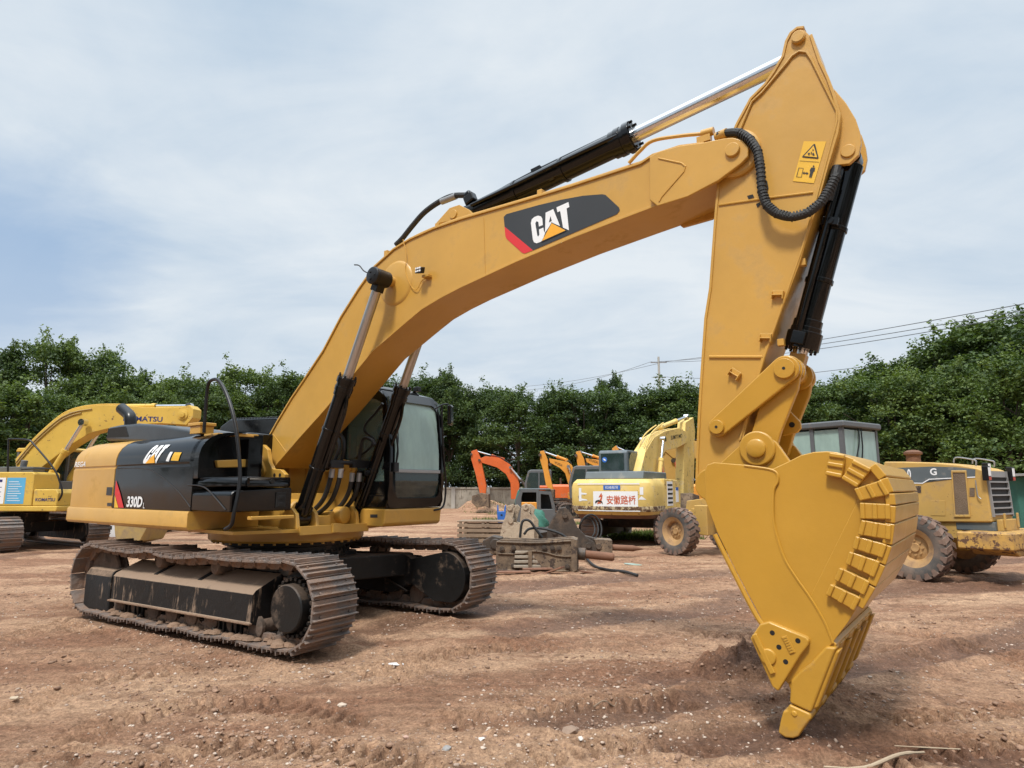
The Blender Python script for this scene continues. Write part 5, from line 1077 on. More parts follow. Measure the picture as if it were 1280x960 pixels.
def cyl_bg(root,a,b,t,w,r,mats,name='hydraulic_cylinder'):
    A=Vector((a[0],w,a[1])); B_=Vector((b[0],w,b[1])); Cc=A.lerp(B_,t); d=(B_-A).normalized()
    m=MB(); m.cyl(A,Cc,r,n=16); m.cyl(Cc-d*.12,Cc,r*1.2,n=16); m.cyl(A-Vector((0,r,0)),A+Vector((0,r,0)),r*1.1,n=16); o=m.build(name,mats,root,bevel=.004)
    m=MB(); m.cyl(Cc-d*.03,B_,r*.62,n=14); m.cyl(B_-Vector((0,r*1.1,0)),B_+Vector((0,r*1.1,0)),r*1.2,n=16); m.build('rod',M['chrome'],o)
    return o
# ---- lemon yellow excavator at the left edge
K=frame_root('crawler_excavator',-14.6,19.8,85,'faded lemon yellow excavator at the left edge, partly behind the large excavator')
crawler_bg(K,R(58-85),2.15,1.12,.30,.42)
kb=[(-0.304,2.548),(0.184,3.169),(0.856,3.791),(1.243,4.005),(1.592,4.098),(1.946,4.143),(2.327,4.163),(2.887,4.157),(3.654,4.076),(4.783,4.064),(5.052,4.133),(5.186,4.012),(5.183,3.750),(5.002,3.538),(4.201,3.592),(3.201,3.553),(2.505,3.439),(2.010,3.324),(1.414,2.969),(0.458,2.213),(-0.209,2.215)]
m=MB(); m.prism(inset_poly(kb[::-1],.0),-.22,.22); kbo=m.build('boom',M['k_yellow'],K,bevel=.012)
m=MB(); p=[(4.876,3.848)][0]; 
for s_ in(-1,1): m.lathe((p[0],s_*.2,p[1]),(0,s_,0),[(.16,0),(.16,.05),(.09,.06),(.09,.10),(.02,.11)],20)
m.build('tip_pin',M['k_yellow'],kbo)
a,b=[(3.018,3.685),(4.225,3.674)]; a=[(3.019,3.673)][0]; b=[(4.153,3.639)][0]
writing('brand_letters','KOMATSU',(a[0],-.2225,a[1]),(b[0]-a[0],0,b[1]-a[1]),(0,0,1),.15,M['blueink'],kbo,bold=.02,width=b[0]-a[0]+.1)
a,b=[(2.253,4.140),(4.929,4.110)]; cyl_bg(K,(a[0],a[1]+.0),(b[0],b[1]+.02),.60,0,.075,M['k_yellow'])
for w in(-.42,.42):
    a,b=[(0.782,1.603),(1.907,3.619)]; cyl_bg(K,a,b,.60,w,.085,M['k_yellow'])
m=MB(); kp=[(4.792,3.925),(4.624,3.230),(4.537,1.929),(4.442,0.769)]; m.prism([(kp[0][0]-.2,kp[0][1]+.15),(kp[0][0]+.2,kp[0][1]+.1),(kp[1][0]+.2,kp[1][1]),(kp[3][0]+.1,kp[3][1]),(kp[3][0]-.1,kp[3][1]),(kp[2][0]-.2,kp[2][1])],-.16,.16) if False else m.prism([(4.75,3.95),(5.0,4.0),(5.05,3.7),(4.3,1.3),(4.1,1.3),(4.55,3.0)],-.17,.17); m.build('stick',M['k_yellow'],K,bevel=.01)
m=MB(); m.prism([(3.2,1.2),(4.2,1.2),(4.4,.8),(4.1,.2),(3.4,.05),(3.3,.5)],-.55,.55); kbk=m.build('bucket',M['oldbucket'],K,bevel=.03)
m=MB()
for w in(-.5,-.25,0,.25,.5): m.prism([(3.4,.15),(3.6,.2),(3.5,-.02)],w-.05,w+.05)
m.build('teeth',M['oldsteel'],kbk)
m=MB(); m.tube([(p[0],-.14,p[1]+.03) for p in kb[0:8]],.022,6); m.tube([(p[0],.0,p[1]+.03) for p in kb[0:8]],.022,6); m.build('boom_pipe',M['k_yellow'],kbo)
m=MB(); m.tube([(p[0]+.05,-.24,p[1]-.10) for p in kb[0:6]],.02,6); m.tube([(p[0]+.08,-.24,p[1]-.17) for p in kb[0:5]],.02,6); m.build('side_pipe',M['oldbucket'] if 'oldbucket' in M else M['darksteel'],kbo)
hs_=[(-1.157,2.143),(1.323,2.137),(1.432,1.651),(2.099,1.651),(2.167,1.476),(2.182,1.149),(2.174,1.018),(-0.988,1.008)]
m=MB(); m.prism([(-2.6,1.05),(2.12,1.05),(2.14,1.12),(2.14,1.20),(-2.6,1.20)],-1.36,1.36); m.build('house_frame',M['k_yellow'],K,bevel=.03)
m=MB(); m.prism([(-2.6,1.2),(1.36,1.2),(1.36,2.08),(1.30,2.14),(-2.6,2.14)],-1.35,-.4); sp_=m.build('side_body',M['k_yellow'],K,bevel=.03)
m=MB(); m.prism([(1.38,1.2),(2.10,1.2),(2.12,1.55),(2.05,1.66),(1.38,1.66)],-1.34,-.45); tb=m.build('tool_box',M['k_yellow'],K,bevel=.03)
writing('brand_letters','KOMATSU',(1.47,-1.343,1.33),(1,0,0),(0,0,1),.09,M['blueink'],tb,bold=.02,width=.58)
m=MB(); m.box(-.9,.52,-1.354,-1.346,1.26,1.98); m.build('white_notice',M['white'],sp_)
m=MB(); m.box(.56,1.12,-1.354,-1.346,1.26,1.98); nb=m.build('blue_notice',M['skyblue'],sp_)
m=MB()
for k in range(9): m.box(.62,1.02-.05*(k%3),-1.358,-1.355,1.34+k*.065,1.355+k*.065)
m.build('notice_lines',M['white'],nb)
m=MB()
for k in range(8): m.box(-.8,.42-.06*(k%2),-1.358,-1.355,1.32+k*.065,1.335+k*.065)
m.box(-.5,.42,-1.358,-1.355,1.86,1.93)
m.build('notice_lines',M['blueink'],sp_)
m=MB(); m.lathe((-2.2,-0,1.2),(0,0,1),[(1.3,0),(1.34,.1),(1.34,.8),(1.2,1.0),(.5,1.05)],40); m.build('counterweight',M['k_yellow'],K)
kc=empty('cab'); kc.parent=K
m=MB(); m.prism([(-.75,2.92),(.95,2.92),(1.05,2.86),(1.0,2.80),(-.8,2.80)],.30,1.30); m.build('cab_roof',M['k_yellow'],kc,bevel=.03)
for x in(-.72,.1,.92):
    m=MB(); m.box(x-.04,x+.04,.32,.38,1.2,2.82); m.box(x-.04,x+.04,1.22,1.28,1.2,2.82); m.build('cab_pillar',M['greycab'],kc,bevel=.01)
m=MB(); m.box(-.7,.9,.34,.352,1.9,2.8); m.box(-.7,.9,1.24,1.252,1.9,2.8); m.box(.93,.94,.4,1.2,1.5,2.8); m.build('window',M['glassdark'],kc); m=MB(); m.box(-.75,.95,.33,1.27,1.2,1.9); m.build('lower_panel',M['greycab'],kc)
m=MB(); hr_=[(0.481,2.140),(0.392,2.997),(0.432,3.065),(0.972,3.039),(1.184,2.902),(1.843,2.249),(2.079,1.871),(2.187,1.563),(2.115,1.365),(2.044,1.365)]; m.tube([(p[0],-1.28,p[1]) for p in hr_],.026,8)
h2=[(0.884,2.206),(1.341,2.228),(1.846,2.226)]; m.tube([(p[0],-1.28,p[1]) for p in h2],.022,6); m.build('handrail',M['black_satin'],K)
m=MB(); m.tube([(.3,-.6,2.14),(.35,-.6,2.5)],.09,10); m.box(-.2,.9,-.9,-.45,2.14,2.3); m.box(.4,1.2,-.35,.3,1.2,1.9); m.build('centre_machinery',M['greycab'],K,bevel=.02)
# second yellow boom behind it (a further excavator mostly hidden)
K2=frame_root('crawler_excavator',-15.5,25.5,88,'yellow excavator mostly hidden behind the lemon yellow one, only its arm showing')
m=MB(); m.prism([(-.3,1.6),(1.3,3.35),(2.6,4.0),(4.6,3.9),(5.4,3.5),(5.3,3.3),(4.2,3.45),(2.7,3.4),(1.5,2.7),(.6,1.5)][::-1],-.25,.25); m.build('boom',M['h_orange'],K2,bevel=.02)
m=MB(); m.prism([(5.0,3.9),(5.4,3.8),(4.2,1.3),(3.9,1.2),(4.3,2.6)],-.2,.2); m.build('stick',M['h_orange'],K2,bevel=.02)
m=MB(); m.prism([(3.2,1.4),(4.2,1.4),(4.4,.9),(4.1,.25),(3.4,.05),(3.3,.6)],-.55,.55); m.build('bucket',M['oldsteel'],K2,bevel=.03)
m=MB(); m.prism([(-3,1.1),(1.5,1.1),(1.5,1.9),(1.2,2.1),(-3,2.2)],-1.3,1.3); m.build('house',M['h_orange'],K2,bevel=.06); crawler_bg(K2,0,2.0)
m=MB(); m.box(-.6,.9,.35,1.25,1.5,2.95); m.build('cab',M['greycab'],K2,bevel=.05); cyl_bg(K2,(.9,1.3),(2.0,3.4),.55,-.4,.08,M['black'])
# ---- chalky yellow excavator seen from behind
S_=frame_root('crawler_excavator',4.33,22.15,150,'chalky pale yellow excavator seen from behind, white banner on its scuffed counterweight')
crawler_bg(S_,R(6),2.15,1.15,.3,.42,frame_mat='darksteel')
def plan2(h,R_,sf,o=0):
    r=.35; a1=math.asin((h-r)/(R_-r)); cx=-(R_-r)*math.cos(a1); cy=-(h-r)
    half=[(sf,-h)]+[(cx+r*math.cos(t),cy+r*math.sin(t)) for t in np.linspace(-math.pi/2,-math.pi+a1,7)]+[(-R_*math.cos(t),-R_*math.sin(t)) for t in np.linspace(a1,0,7)][1:]
    return half+[(x,-y) for x,y in reversed(half[:-1])]
m=MB(); m.loft([[(x,y,z) for x,y in plan2(1.31-d,3.1-d*1.3,-1.6)] for d,z in ((.16,.84),(.03,1.0),(0,1.15),(0,1.72),(.03,1.85),(.12,1.96))]); scw=m.build('counterweight',M['s_yellow'],S_,smooth=30)
m=MB(); m.loft([[(x,y,z) for x,y in plan2(1.315-d,3.105-d*1.3,-1.6)] for d,z in ((.18,.80),(.12,.89),(.05,1.0),(.13,.99))]); m.build('lower_edge',M['rust'],S_,smooth=30)
m=MB(); m.prism([(-1.6,.95),(.0,.95),(.1,1.05),(.15,1.6),(.05,1.85),(-.2,1.95),(-1.6,1.98)],-1.31,1.31); shb=m.build('side_body',M['s_yellow'],S_,bevel=.03)
m=MB(); m.box(-1.35,-.75,-1.318,-1.31,1.15,1.9); grl=m.build('white_louvre',M['white'],shb)
m=MB()
for k in range(5): m.box(-1.30,-.80,-1.325,-1.318,1.22+k*.135,1.28+k*.135)
m.build('louvre_gap',M['dark'],grl)
m=MB(); m.box(-.42,-.12,-1.318,-1.31,1.25,1.7); m.build('notice',M['white'],shb); m=MB(); m.box(-.42,-.12,-1.321,-1.316,1.62,1.72); m.build('blue_notice',M['blue'],shb)
m=MB(); m.loft([[(x,y,z) for x,y in plan2(1.317-d,3.108-d*1.3,-1.6)] for d,z in ((.02,1.01),(-.001,1.06),(-.001,1.16),(.006,1.165))],cap=False)
M['scuffed']=paint('scuffed_white_and_rust',(.62,.52,.34),.65,.3,.2,dirt=.45,dcol=(.60,.44,.14),chips=.75,chipcol=(.13,.075,.045)); m.build('scuffed_band',M['scuffed'],S_,smooth=30)
m=MB(); m.box(-1.0,.1,-1.319,-1.305,.97,1.08); m.build('scuffed_sill',M['scuffed'],S_)
# banner on the curved back
def onback(a,b,h):  # a = metres along the curve (towards the right in the photo = negative w), b = z
    t=-a/3.1; rr=3.1+h; return (-rr*math.cos(t),rr*math.sin(t),b)
def rect(a0,a1,b0,b1): return [(a0,b0),(a1,b0),(a1,b1),(a0,b1)]
decal('white_banner',[rect(-.42+k*.17,-.42+(k+1)*.17,1.10,1.60) for k in range(8)],onback,M['white'],scw,.008)
M['bannerred']=paint('banner_orange_red',(.55,.10,.03),.5,.05,0)
writing('banner_writing','\u5b89\u5fbd\u8def\u6865',(0,0,0),(1,0,0),(0,0,1),.26,M['bannerred'],scw,bold=.01,width=.86,cuts=1,fn=lambda a,b,h:onback(a+.02,b+1.22,.014))
decal('banner_logo',[[(-.30,1.22),(-.10,1.50),(-.16,1.25)],[(-.24,1.42),(-.14,1.56),(-.12,1.44)]],onback,M['bannerred'],scw,.014)
decal('banner_logo',[[(-.36,1.24),(-.34,1.32),(-.24,1.35),(-.12,1.30),(-.10,1.22),(-.15,1.27),(-.25,1.30),(-.31,1.27)]],onback,M['ink'],scw,.016)
decal('blue_plate',[rect(-.08+k*.13,-.08+(k+1)*.13,1.64,1.78) for k in range(4)],onback,M['blue'],scw,.008)
writing('plate_writing','\u673a\u68b0\u79df\u8d41',(0,0,0),(1,0,0),(0,0,1),.085,M['white'],scw,bold=.0,width=.40,fn=lambda a,b,h:onback(a-.02,b+1.67,.013))
decal('white_border',[rect(-1.0+k*.25,-1.0+(k+1)*.25,1.80,1.835) for k in range(8)]+[rect(-1.0+k*.25,-1.0+(k+1)*.25,1.02,1.045) for k in range(8)],onback,M['white'],scw,.006)
decal('white_mark',[[(-.95,1.30),(-.85,1.30),(-.85,1.70),(-.95,1.70)],[(-.85,1.50),(-.65,1.50),(-.65,1.54),(-.85,1.56)],[(-.85,1.32),(-.62,1.32),(-.66,1.36),(-.85,1.38)],[(1.0,1.50),(1.1,1.50),(1.1,1.72),(1.0,1.72)],[(.95,1.36),(1.18,1.36),(1.1,1.42),(1.05,1.46),(1.0,1.42)]],onback,M['white'],scw,.006)
m=MB(); m.prism([(-2.5,1.96),(-.1,1.96),(-.15,2.2),(-2.4,2.2)],-.95,.95); m.build('engine_cover',M['bluegrey'],S_,bevel=.04)
m=MB(); m.prism([(-1.1,2.2),(.35,2.2),(.3,2.86),(.15,2.93),(-1.0,2.93),(-1.1,2.86)],.05,1.05); sc_=m.build('cab',M['bluegrey'],S_,bevel=.05,seg=3)
m=MB(); m.box(-1.115,-1.10,.15,.95,2.28,2.82); m.build('rear_window',M['glassdark'],sc_,bevel=.0); m=MB(); m.box(-.95,.2,.035,.05,2.28,2.85); m.build('side_window',M['glassdark'],sc_)
m=MB(); m.lathe((-1.117,.82,2.62),(-1,0,0),[(.09,0),(.09,.004),(.01,.005)],20); cs_=m.build('round_sticker',M['blue'],sc_); 
m=MB(); m.prism([(.77,2.58),(.84,2.60),(.87,2.66),(.80,2.64)],-1.126,-1.121,'x'); m.build('sticker_mark',M['white'],cs_)
sbm=[(-0.871,1.645),(-0.583,2.216),(-0.029,2.898),(0.981,3.452),(2.245,3.773),(4.182,4.047),(5.587,3.959),(5.399,3.550),(3.843,3.238),(2.355,3.071),(1.736,2.781),(1.301,2.257),(1.049,1.642)]
m=MB(); m.prism(sbm[::-1],-.22,.22); sb_=m.build('boom',M['s_yellow'],S_,bevel=.015)
a,b=[(3.021,3.498),(4.588,3.693)]; writing('brand_letters','SUMITOMO',(a[0],-.223,a[1]),(b[0]-a[0],0,b[1]-a[1]),(0,0,1),.16,M['ink'],sb_,bold=.01,width=math.dist(a,b))
a,b=[(2.521,3.953),(6.197,4.694)]; cyl_bg(S_,a,b,.55,0,.09,M['s_yellow'])
for w in(-.38,.38): a,b=[(0.884,2.026),(1.516,3.424)]; cyl_bg(S_,a,b,.5,w,.08,M['s_yellow'])
m=MB(); st2=[(5.412,4.386),(6.712,4.708),(6.872,4.096),(6.177,1.436),(4.617,1.385),(5.014,3.306)]; m.prism(st2,-.17,.17); m.build('stick',M['s_yellow'],S_,bevel=.015)
m=MB()
for w in(-.18,-.09,.0,.1):
    pp=[(-0.243,2.226),(0.222,2.834),(0.780,3.306),(1.528,3.612),(2.312,3.847)]; m.tube([(p[0]-.05,w,p[1]+.06+abs(w)) for p in pp],.025,6)
m.build('boom_hose',M['s_yellow'],S_)
m=MB(); m.prism([(4.6,1.5),(5.6,1.4),(5.7,.8),(5.2,.2),(4.5,.1),(4.4,.8)],-.55,.55); m.build('bucket',M['oldsteel'],S_,bevel=.03)
# ---- the row of machines far behind
def far_excavator(fr,cx,cy,az,paintm,label,boom,stick,cylr,bucket,cabm='greycab',grp=None,stickcyl=None):
    r=frame_root('crawler_excavator',cx,cy,az,label,'excavator',grp); crawler_bg(r,R(8),2.0,1.1,.28,.4)
    m=MB(); m.prism(boom,-.2,.2); bo_=m.build('boom',M[paintm],r,bevel=.015)
    m=MB(); m.prism(stick,-.16,.16); m.build('stick',M[paintm],r,bevel=.015)
    if cylr: cyl_bg(r,cylr[0],cylr[1],.45,0,.08,M[paintm])
    for w in(-.32,.32): cyl_bg(r,(.75,1.25),stickcyl or (2.0,3.0),.55,w,.08,M['darksteel'] if paintm=='orange' else M[paintm])
    m=MB(); m.prism(bucket,-.5,.5); bk=m.build('bucket',M['oldsteel'],r,bevel=.03)
    m=MB(); m.loft([[(x,y,z) for x,y in plan2(1.3-d,2.8-d,.2)] for d,z in ((0,1.05),(0,1.8),(.1,1.95))]); m.build('house',M[paintm],r,smooth=30)
    m=MB(); m.box(.2,1.4,-1.28,-.45,1.05,1.45); m.build('tool_box',M[paintm],r,bevel=.03)
    m=MB(); m.prism([(-.6,1.1),(1.2,1.1),(1.25,2.0),(1.0,2.85),(.8,2.95),(-.6,2.95)],.3,1.25); cb_=m.build('cab',M[cabm],r,bevel=.05)
    m=MB(); m.prism([(-.45,1.9),(.2,1.9),(.2,2.75),(-.45,2.75)],.285,1.265); m.prism([(.3,1.6),(1.05,1.6),(1.1,2.0),(.9,2.75),(.3,2.75)],.285,1.265); m.build('window',M['glassdark'],cb_)
    k_=len(stick)//2
    for pt in (boom[0],boom[len(boom)//2],(stick[0][0],stick[0][1]-.12)):
        m=MB(); m.cyl((pt[0],-.26,pt[1]-.1),(pt[0],.26,pt[1]-.1),.09,n=14); m.build('joint_pin',M['darksteel'],r)
    m=MB()
    for w in(-.1,.0,.1):
        hh_=sorted(boom,key=lambda p:-p[1])[:5]; hh_.sort(key=lambda p:p[0]); m.tube([(p[0],w,p[1]+.07) for p in hh_],.03,6)
    m.build('boom_hose',M['rubber'],r)
    m=MB(); m.tube([(-.4,-1.2,1.9),(-.4,-1.2,2.3),(.9,-1.2,2.25),(.95,-1.2,1.5)],.025,6,smooth=False); m.build('handrail',M['darksteel'],r)
    m=MB(); m.cyl((-1.2,-.3,1.9),(-1.2,-.3,2.4),.07); m.build('exhaust',M['darksteel'],r)
    return r,bo_
Zf=(540,500,3.555)
far_excavator('O',2.2,46,265,'orange','orange excavator in front of the grey wall, its bucket resting on a spoil heap',
 [(4.512,3.748),(4.063,3.937),(3.097,3.806),(2.376,3.376),(1.898,2.665),(1.692,2.007),(1.694,0.948),(2.264,0.947),(2.296,2.039),(2.615,2.667),(3.255,3.141),(4.301,3.461)],
 [(5.099,4.293),(4.712,4.418),(4.416,3.747),(4.017,1.883),(4.046,1.288),(4.461,1.319),(4.777,2.671),(5.110,3.750)],
 ([(2.809,3.741),(4.711,4.291)]),[(4.972,1.178),(4.334,1.382),(3.806,1.288),(3.769,0.323),(4.040,0.478),(4.597,0.352),(4.999,0.709)],stickcyl=[(2.296,3.139)][0])
r1,b1=far_excavator('H',4.6,38,262,'h_orange','amber excavator nearest the orange one, its bucket arm hanging upright on the left',
 [(2.431,3.415),(1.339,3.206),(1.128,3.031),(0.866,2.433),(0.834,2.011),(1.208,1.476),(1.503,2.550),(1.811,2.860),(2.374,3.165)][::-1],
 [(2.958,3.840),(2.741,3.877),(2.510,3.329),(2.494,2.863),(2.195,1.552),(2.331,1.495),(2.640,1.898),(2.770,2.670),(2.962,3.332)],
 [(1.415,3.323),(2.722,3.799)],[(2.603,1.629),(2.136,1.629),(2.141,1.093),(2.532,0.863),(2.723,1.169)],grp='amber excavators in the back row',stickcyl=[(1.304,2.935)][0])
a,b=[(2.101,3.102),(1.674,2.918)]; writing('brand_letters','HYUNDAI',(b[0],.203,b[1]) if False else (a[0],.203,a[1]),(b[0]-a[0],0,b[1]-a[1]),(0,0,1),.16,M['ink'],b1,bold=.01,width=math.dist(a,b))
r2,b2=far_excavator('I',7.2,40,262,'h_orange','amber excavator just left of the grey cab of the pale yellow machine',
 [(2.669,3.506),(1.508,3.368),(1.310,3.163),(1.042,2.513),(0.975,1.948),(1.430,1.465),(1.688,2.596),(1.884,2.902),(2.612,3.272)][::-1],
 [(3.258,3.913),(3.010,3.973),(2.772,3.499),(2.585,2.517),(2.440,1.545),(2.583,1.484),(2.956,2.315),(3.188,3.173)],
 [(1.668,3.492),(2.970,3.911)],[(2.886,1.626),(2.398,1.626),(2.409,1.062),(2.819,0.820),(3.016,1.141)],grp='amber excavators in the back row',stickcyl=[(1.515,3.083)][0])
a,b=[(2.467,3.333),(1.920,3.167)]; writing('brand_letters','HYUNDAI',(a[0],.203,a[1]),(b[0]-a[0],0,b[1]-a[1]),(0,0,1),.16,M['ink'],b2,bold=.01,width=math.dist(a,b))
far_excavator('J',10.2,42,262,'h_orange','amber excavator farthest right, only its arm tip showing above the grey cab',
 [(3.049,3.763),(1.930,3.549),(1.334,3.135),(0.961,2.215),(0.887,1.455),(1.700,1.201),(1.971,2.217),(2.966,3.039)][::-1],
 [(3.706,4.235),(3.443,4.441),(3.146,3.971),(2.967,2.988),(2.699,1.606),(3.007,1.504),(3.576,3.249)],
 [(2.027,3.704),(3.394,4.337)],[(3.208,1.606),(2.598,1.606),(2.615,0.997),(3.128,0.793),(3.372,1.198)],grp='amber excavators in the back row')
far_excavator('R',12.2,33,250,'redpaint','dull red excavator showing only between the pale yellow arm and the big boom arm',
 [(4.260,3.227),(3.844,3.178),(3.373,2.540),(3.085,1.620),(3.113,0.958),(3.603,0.955),(3.730,1.871),(4.198,2.631)][::-1],
 [(4.551,3.316),(4.295,3.398),(4.194,2.758),(4.071,1.620),(4.323,1.536),(4.498,2.464)],
 [(3.683,3.049),(4.342,3.270)],[(4.487,1.619),(3.988,1.620),(4.007,1.118),(4.345,0.949),(4.583,1.283)])
far_excavator('Q',12.4,28,270,'g_yellow','ochre excavator hidden behind the big arm, only its level boom showing beside it',
 [(5.968,3.330),(5.784,3.639),(4.473,3.674),(2.407,3.639),(1.217,3.399),(0.427,2.375),(0.337,1.197),(1.017,1.197),(1.303,2.037),(1.946,2.715),(3.476,2.954),(5.535,2.954)][::-1],
 [(5.995,3.536),(5.581,3.536),(5.366,2.037),(5.545,0.963),(5.749,0.963),(5.844,2.037)],
 [(3.438,3.708),(5.854,3.605)],[(5.950,1.030),(5.339,1.030),(5.353,0.696),(5.630,0.530),(5.895,0.696)])
# ---- motor grader
G_=frame_root('motor_grader',8.6,12.7,214.8,'ochre motor grader with grey cab and muddy rear tyre parked behind the big bucket','motor grader')
def wheel(parent,s,w,sgn,r=.60,wd=.36,steer=0,mud=True):
    m=MB(); c=Vector((s,w,r)); prof=[(r*.56,-wd*.42),(r*.62,-wd*.48),(r*.80,-wd*.52),(r*.93,-wd*.48),(r*.955,-wd*.38),(r*.955,wd*.38),(r*.93,wd*.48),(r*.80,wd*.52),(r*.62,wd*.48),(r*.56,wd*.42)]
    m.lathe(c,(0,1,0),[(a,b) for a,b in prof]+[prof[0]],44,cap=False); t=m.build('tyre',M['tyre'],parent)
    m=MB()
    for k in range(22):
        a=2*math.pi*k/22
        for sd in(-1,1):
            aa=a+(.13 if sd>0 else 0)
            P=[]
            for (da,y) in ((0,.0),(.15,0.0),(.28,.54),(.10,.54)):
                P.append((aa+da,sd*wd*y))
            lo=[c+Vector((math.cos(q)*r*.91,y,math.sin(q)*r*.91)) for q,y in P]; hi=[c+Vector((math.cos(q)*r*(1.0 if abs(y)<.1 else .975),y,math.sin(q)*r*(1.0 if abs(y)<.1 else .975))) for q,y in P]
            m.loft([lo,hi])
            lo=[c+Vector((math.cos(aa+q)*r*rr,sd*wd*.47,math.sin(aa+q)*r*rr)) for q,rr in ((.10,.80),(.22,.80),(.28,.985),(.10,.985))]; hi=[p+Vector((0,sd*wd*.06,0)) for p in lo]; m.loft([lo,hi])
    m.build('tread',M['treadmud'],t,bevel=.0)
    m=MB(); m.lathe(c+Vector((0,-wd*.40*0,0)),(0,sgn,0),[(.02,wd*.18),(r*.12,wd*.20),(r*.14,wd*.12),(r*.30,wd*.10),(r*.36,wd*.05),(r*.42,wd*.30),(r*.53,wd*.40),(r*.60,wd*.46),(r*.60,wd*.40),(r*.55,-wd*.3)],36)
    for k in range(8): 
        a=k*math.pi/4; q=c+Vector((math.cos(a)*r*.22,sgn*wd*.10,math.sin(a)*r*.22)); m.cyl(q,q+Vector((0,sgn*.03,0)),.02,n=6)
    rm=m.build('rim',M['rimpaint'],t)
    return t
M['rimpaint']=paint('dirty_tan_rim',(.40,.24,.10),.65,.15,.2,dirt=.4,dcol=(.19,.12,.08))
for s,w in ((.37,1.05),(1.85,1.05),(.37,-1.05),(1.85,-1.05),(6.1,1.05),(6.1,-1.05)):
    e_=wheel(G_,s,w,1 if w>0 else -1); e_.name='wheel' 
gh=[(1.077,2.223),(0.694,2.210),(0.189,2.178),(-0.282,2.118),(-0.547,2.053),(-0.656,2.007),(-0.688,1.084),(0.198,1.047),(0.952,1.016),(1.324,1.208)]
m=MB(); m.prism(gh,-.5,.5); gho=m.build('engine_hood',M['g_yellow'],G_,bevel=.03,seg=3)
def onh(a,b,h): return (a,.5+h,b)
g8=lambda n:n
decal('grey_band',[[(0.885,2.089),(0.196,2.098),(-0.212,2.076),(-0.525,2.029),(-0.508,1.899),(0.270,1.867),(0.397,1.791),(0.910,1.806)]],onh,M['bluegrey'],gho,.006)
decal('band_edge',[[(-0.508,1.899),(0.270,1.867),(0.397,1.791),(0.629,1.798),(0.630,1.781),(0.391,1.774),(0.261,1.850),(-0.508,1.880)]],onh,M['white'],gho,.008)
z_=[(0.633,2.062),(0.566,2.061),(0.583,1.874),(0.650,1.875)]
writing('model_number','0',(z_[3][0],.5,z_[3][1]),(-1,0,0),(0,0,1),abs(z_[0][1]-z_[3][1]),M['white'],gho,bold=.03,width=abs(z_[0][0]-z_[1][0]),off=.010)
z_=[(0.225,2.067),(0.107,2.064),(0.120,1.931),(0.238,1.933)]
writing('model_letter','G',(z_[3][0],.5,z_[3][1]),(-1,0,0),(0,0,1),abs(z_[0][1]-z_[3][1]),M['white'],gho,bold=.03,width=abs(z_[0][0]-z_[1][0]),off=.010)
vf=[(-0.135,2.002),(-0.373,1.997),(-0.358,1.180),(-0.105,1.171)]; ctr=(sum(p[0] for p in vf)/4,sum(p[1] for p in vf)/4)
M['meshgrille']=paint('brown_mesh_grille',(.16,.11,.07),.7,.3,.8,bscale=60)
m=MB(); o1=[(ctr[0]+(p[0]-ctr[0])*1.06,ctr[1]+(p[1]-ctr[1])*1.04) for p in vf]; m.ring(o1,[(ctr[0]+(p[0]-ctr[0])*.86,ctr[1]+(p[1]-ctr[1])*.93) for p in vf],.5,.525); m.build('vent_frame',M['g_yellow'],gho,bevel=.01)
m=MB(); m.prism([(ctr[0]+(p[0]-ctr[0])*.87,ctr[1]+(p[1]-ctr[1])*.94) for p in vf],.5,.512); m.build('mesh_vent',M['meshgrille'],gho)
for pl_ in ([(0.269,1.455),(0.023,1.458),(0.050,1.174),(0.304,1.171)],):
    m=MB(); m.prism(pl_,.5,.507); m.build('access_panel',M['g_yellow'],gho,bevel=.003)
pl_=[(0.538,1.734),(0.422,1.734),(0.434,1.595),(0.551,1.595)]; m=MB(); m.prism(pl_,.5,.506); m.build('latch_plate',M['oldsteel'],gho,bevel=.003)
pl_=[(-0.396,1.696),(-0.481,1.695),(-0.465,1.533),(-0.380,1.532)]; m=MB(); m.prism(pl_,.5,.506); m.build('latch_plate',M['oldsteel'],gho,bevel=.003)
hd_=[(-0.519,1.830),(-0.525,1.601),(-0.537,1.534),(-0.573,1.494)]; m=MB(); m.tube([(p[0],.54,p[1]) for p in hd_],.010,6); m.build('grab_handle',M['steel'],gho)
for offs in(0,.40):
    rl=[(-0.151,2.162),(-0.171,2.241),(-0.248,2.257),(-0.477,2.207),(-0.517,2.173),(-0.508,2.091)] if offs==0 else None
    if rl: m=MB(); m.tube([(p[0],.42,p[1]) for p in rl],.014,6); m.build('hood_rail',M['steel'],gho); m=MB(); m.tube([(p[0],-.42,p[1]) for p in rl],.014,6); m.build('hood_rail',M['steel'],gho)
# rear face: grille on the sloping back
rt,rb_=gh[5],gh[6]
def onrear(w,t,h):  # w lateral, t 0 top..1 bottom
    nx,nz=-(rb_[1]-rt[1]),(rb_[0]-rt[0]); l=math.hypot(nx,nz); nx/=l; nz/=l
    if nx>0: nx,nz=-nx,-nz
    return Vector((rt[0]+(rb_[0]-rt[0])*t+nx*h,w,rt[1]+(rb_[1]-rt[1])*t+nz*h))
def rearbox(w0,w1,t0,t1,h0,h1):
    return [onrear(w,t,h) for w in(w0,w1) for t in(t0,t1) for h in(h0,h1)],[(0,1,3,2),(4,6,7,5),(0,4,5,1),(2,3,7,6),(0,2,6,4),(1,5,7,3)]
m=MB(); m.add(*rearbox(-.42,.42,.03,.86,.0,.01)); gr_=m.build('rear_grille',M['dark'],gho)
m=MB(); m.add(*rearbox(-.44,.44,.01,.13,.0,.03)); m.build('grille_header',M['steel'],gr_)
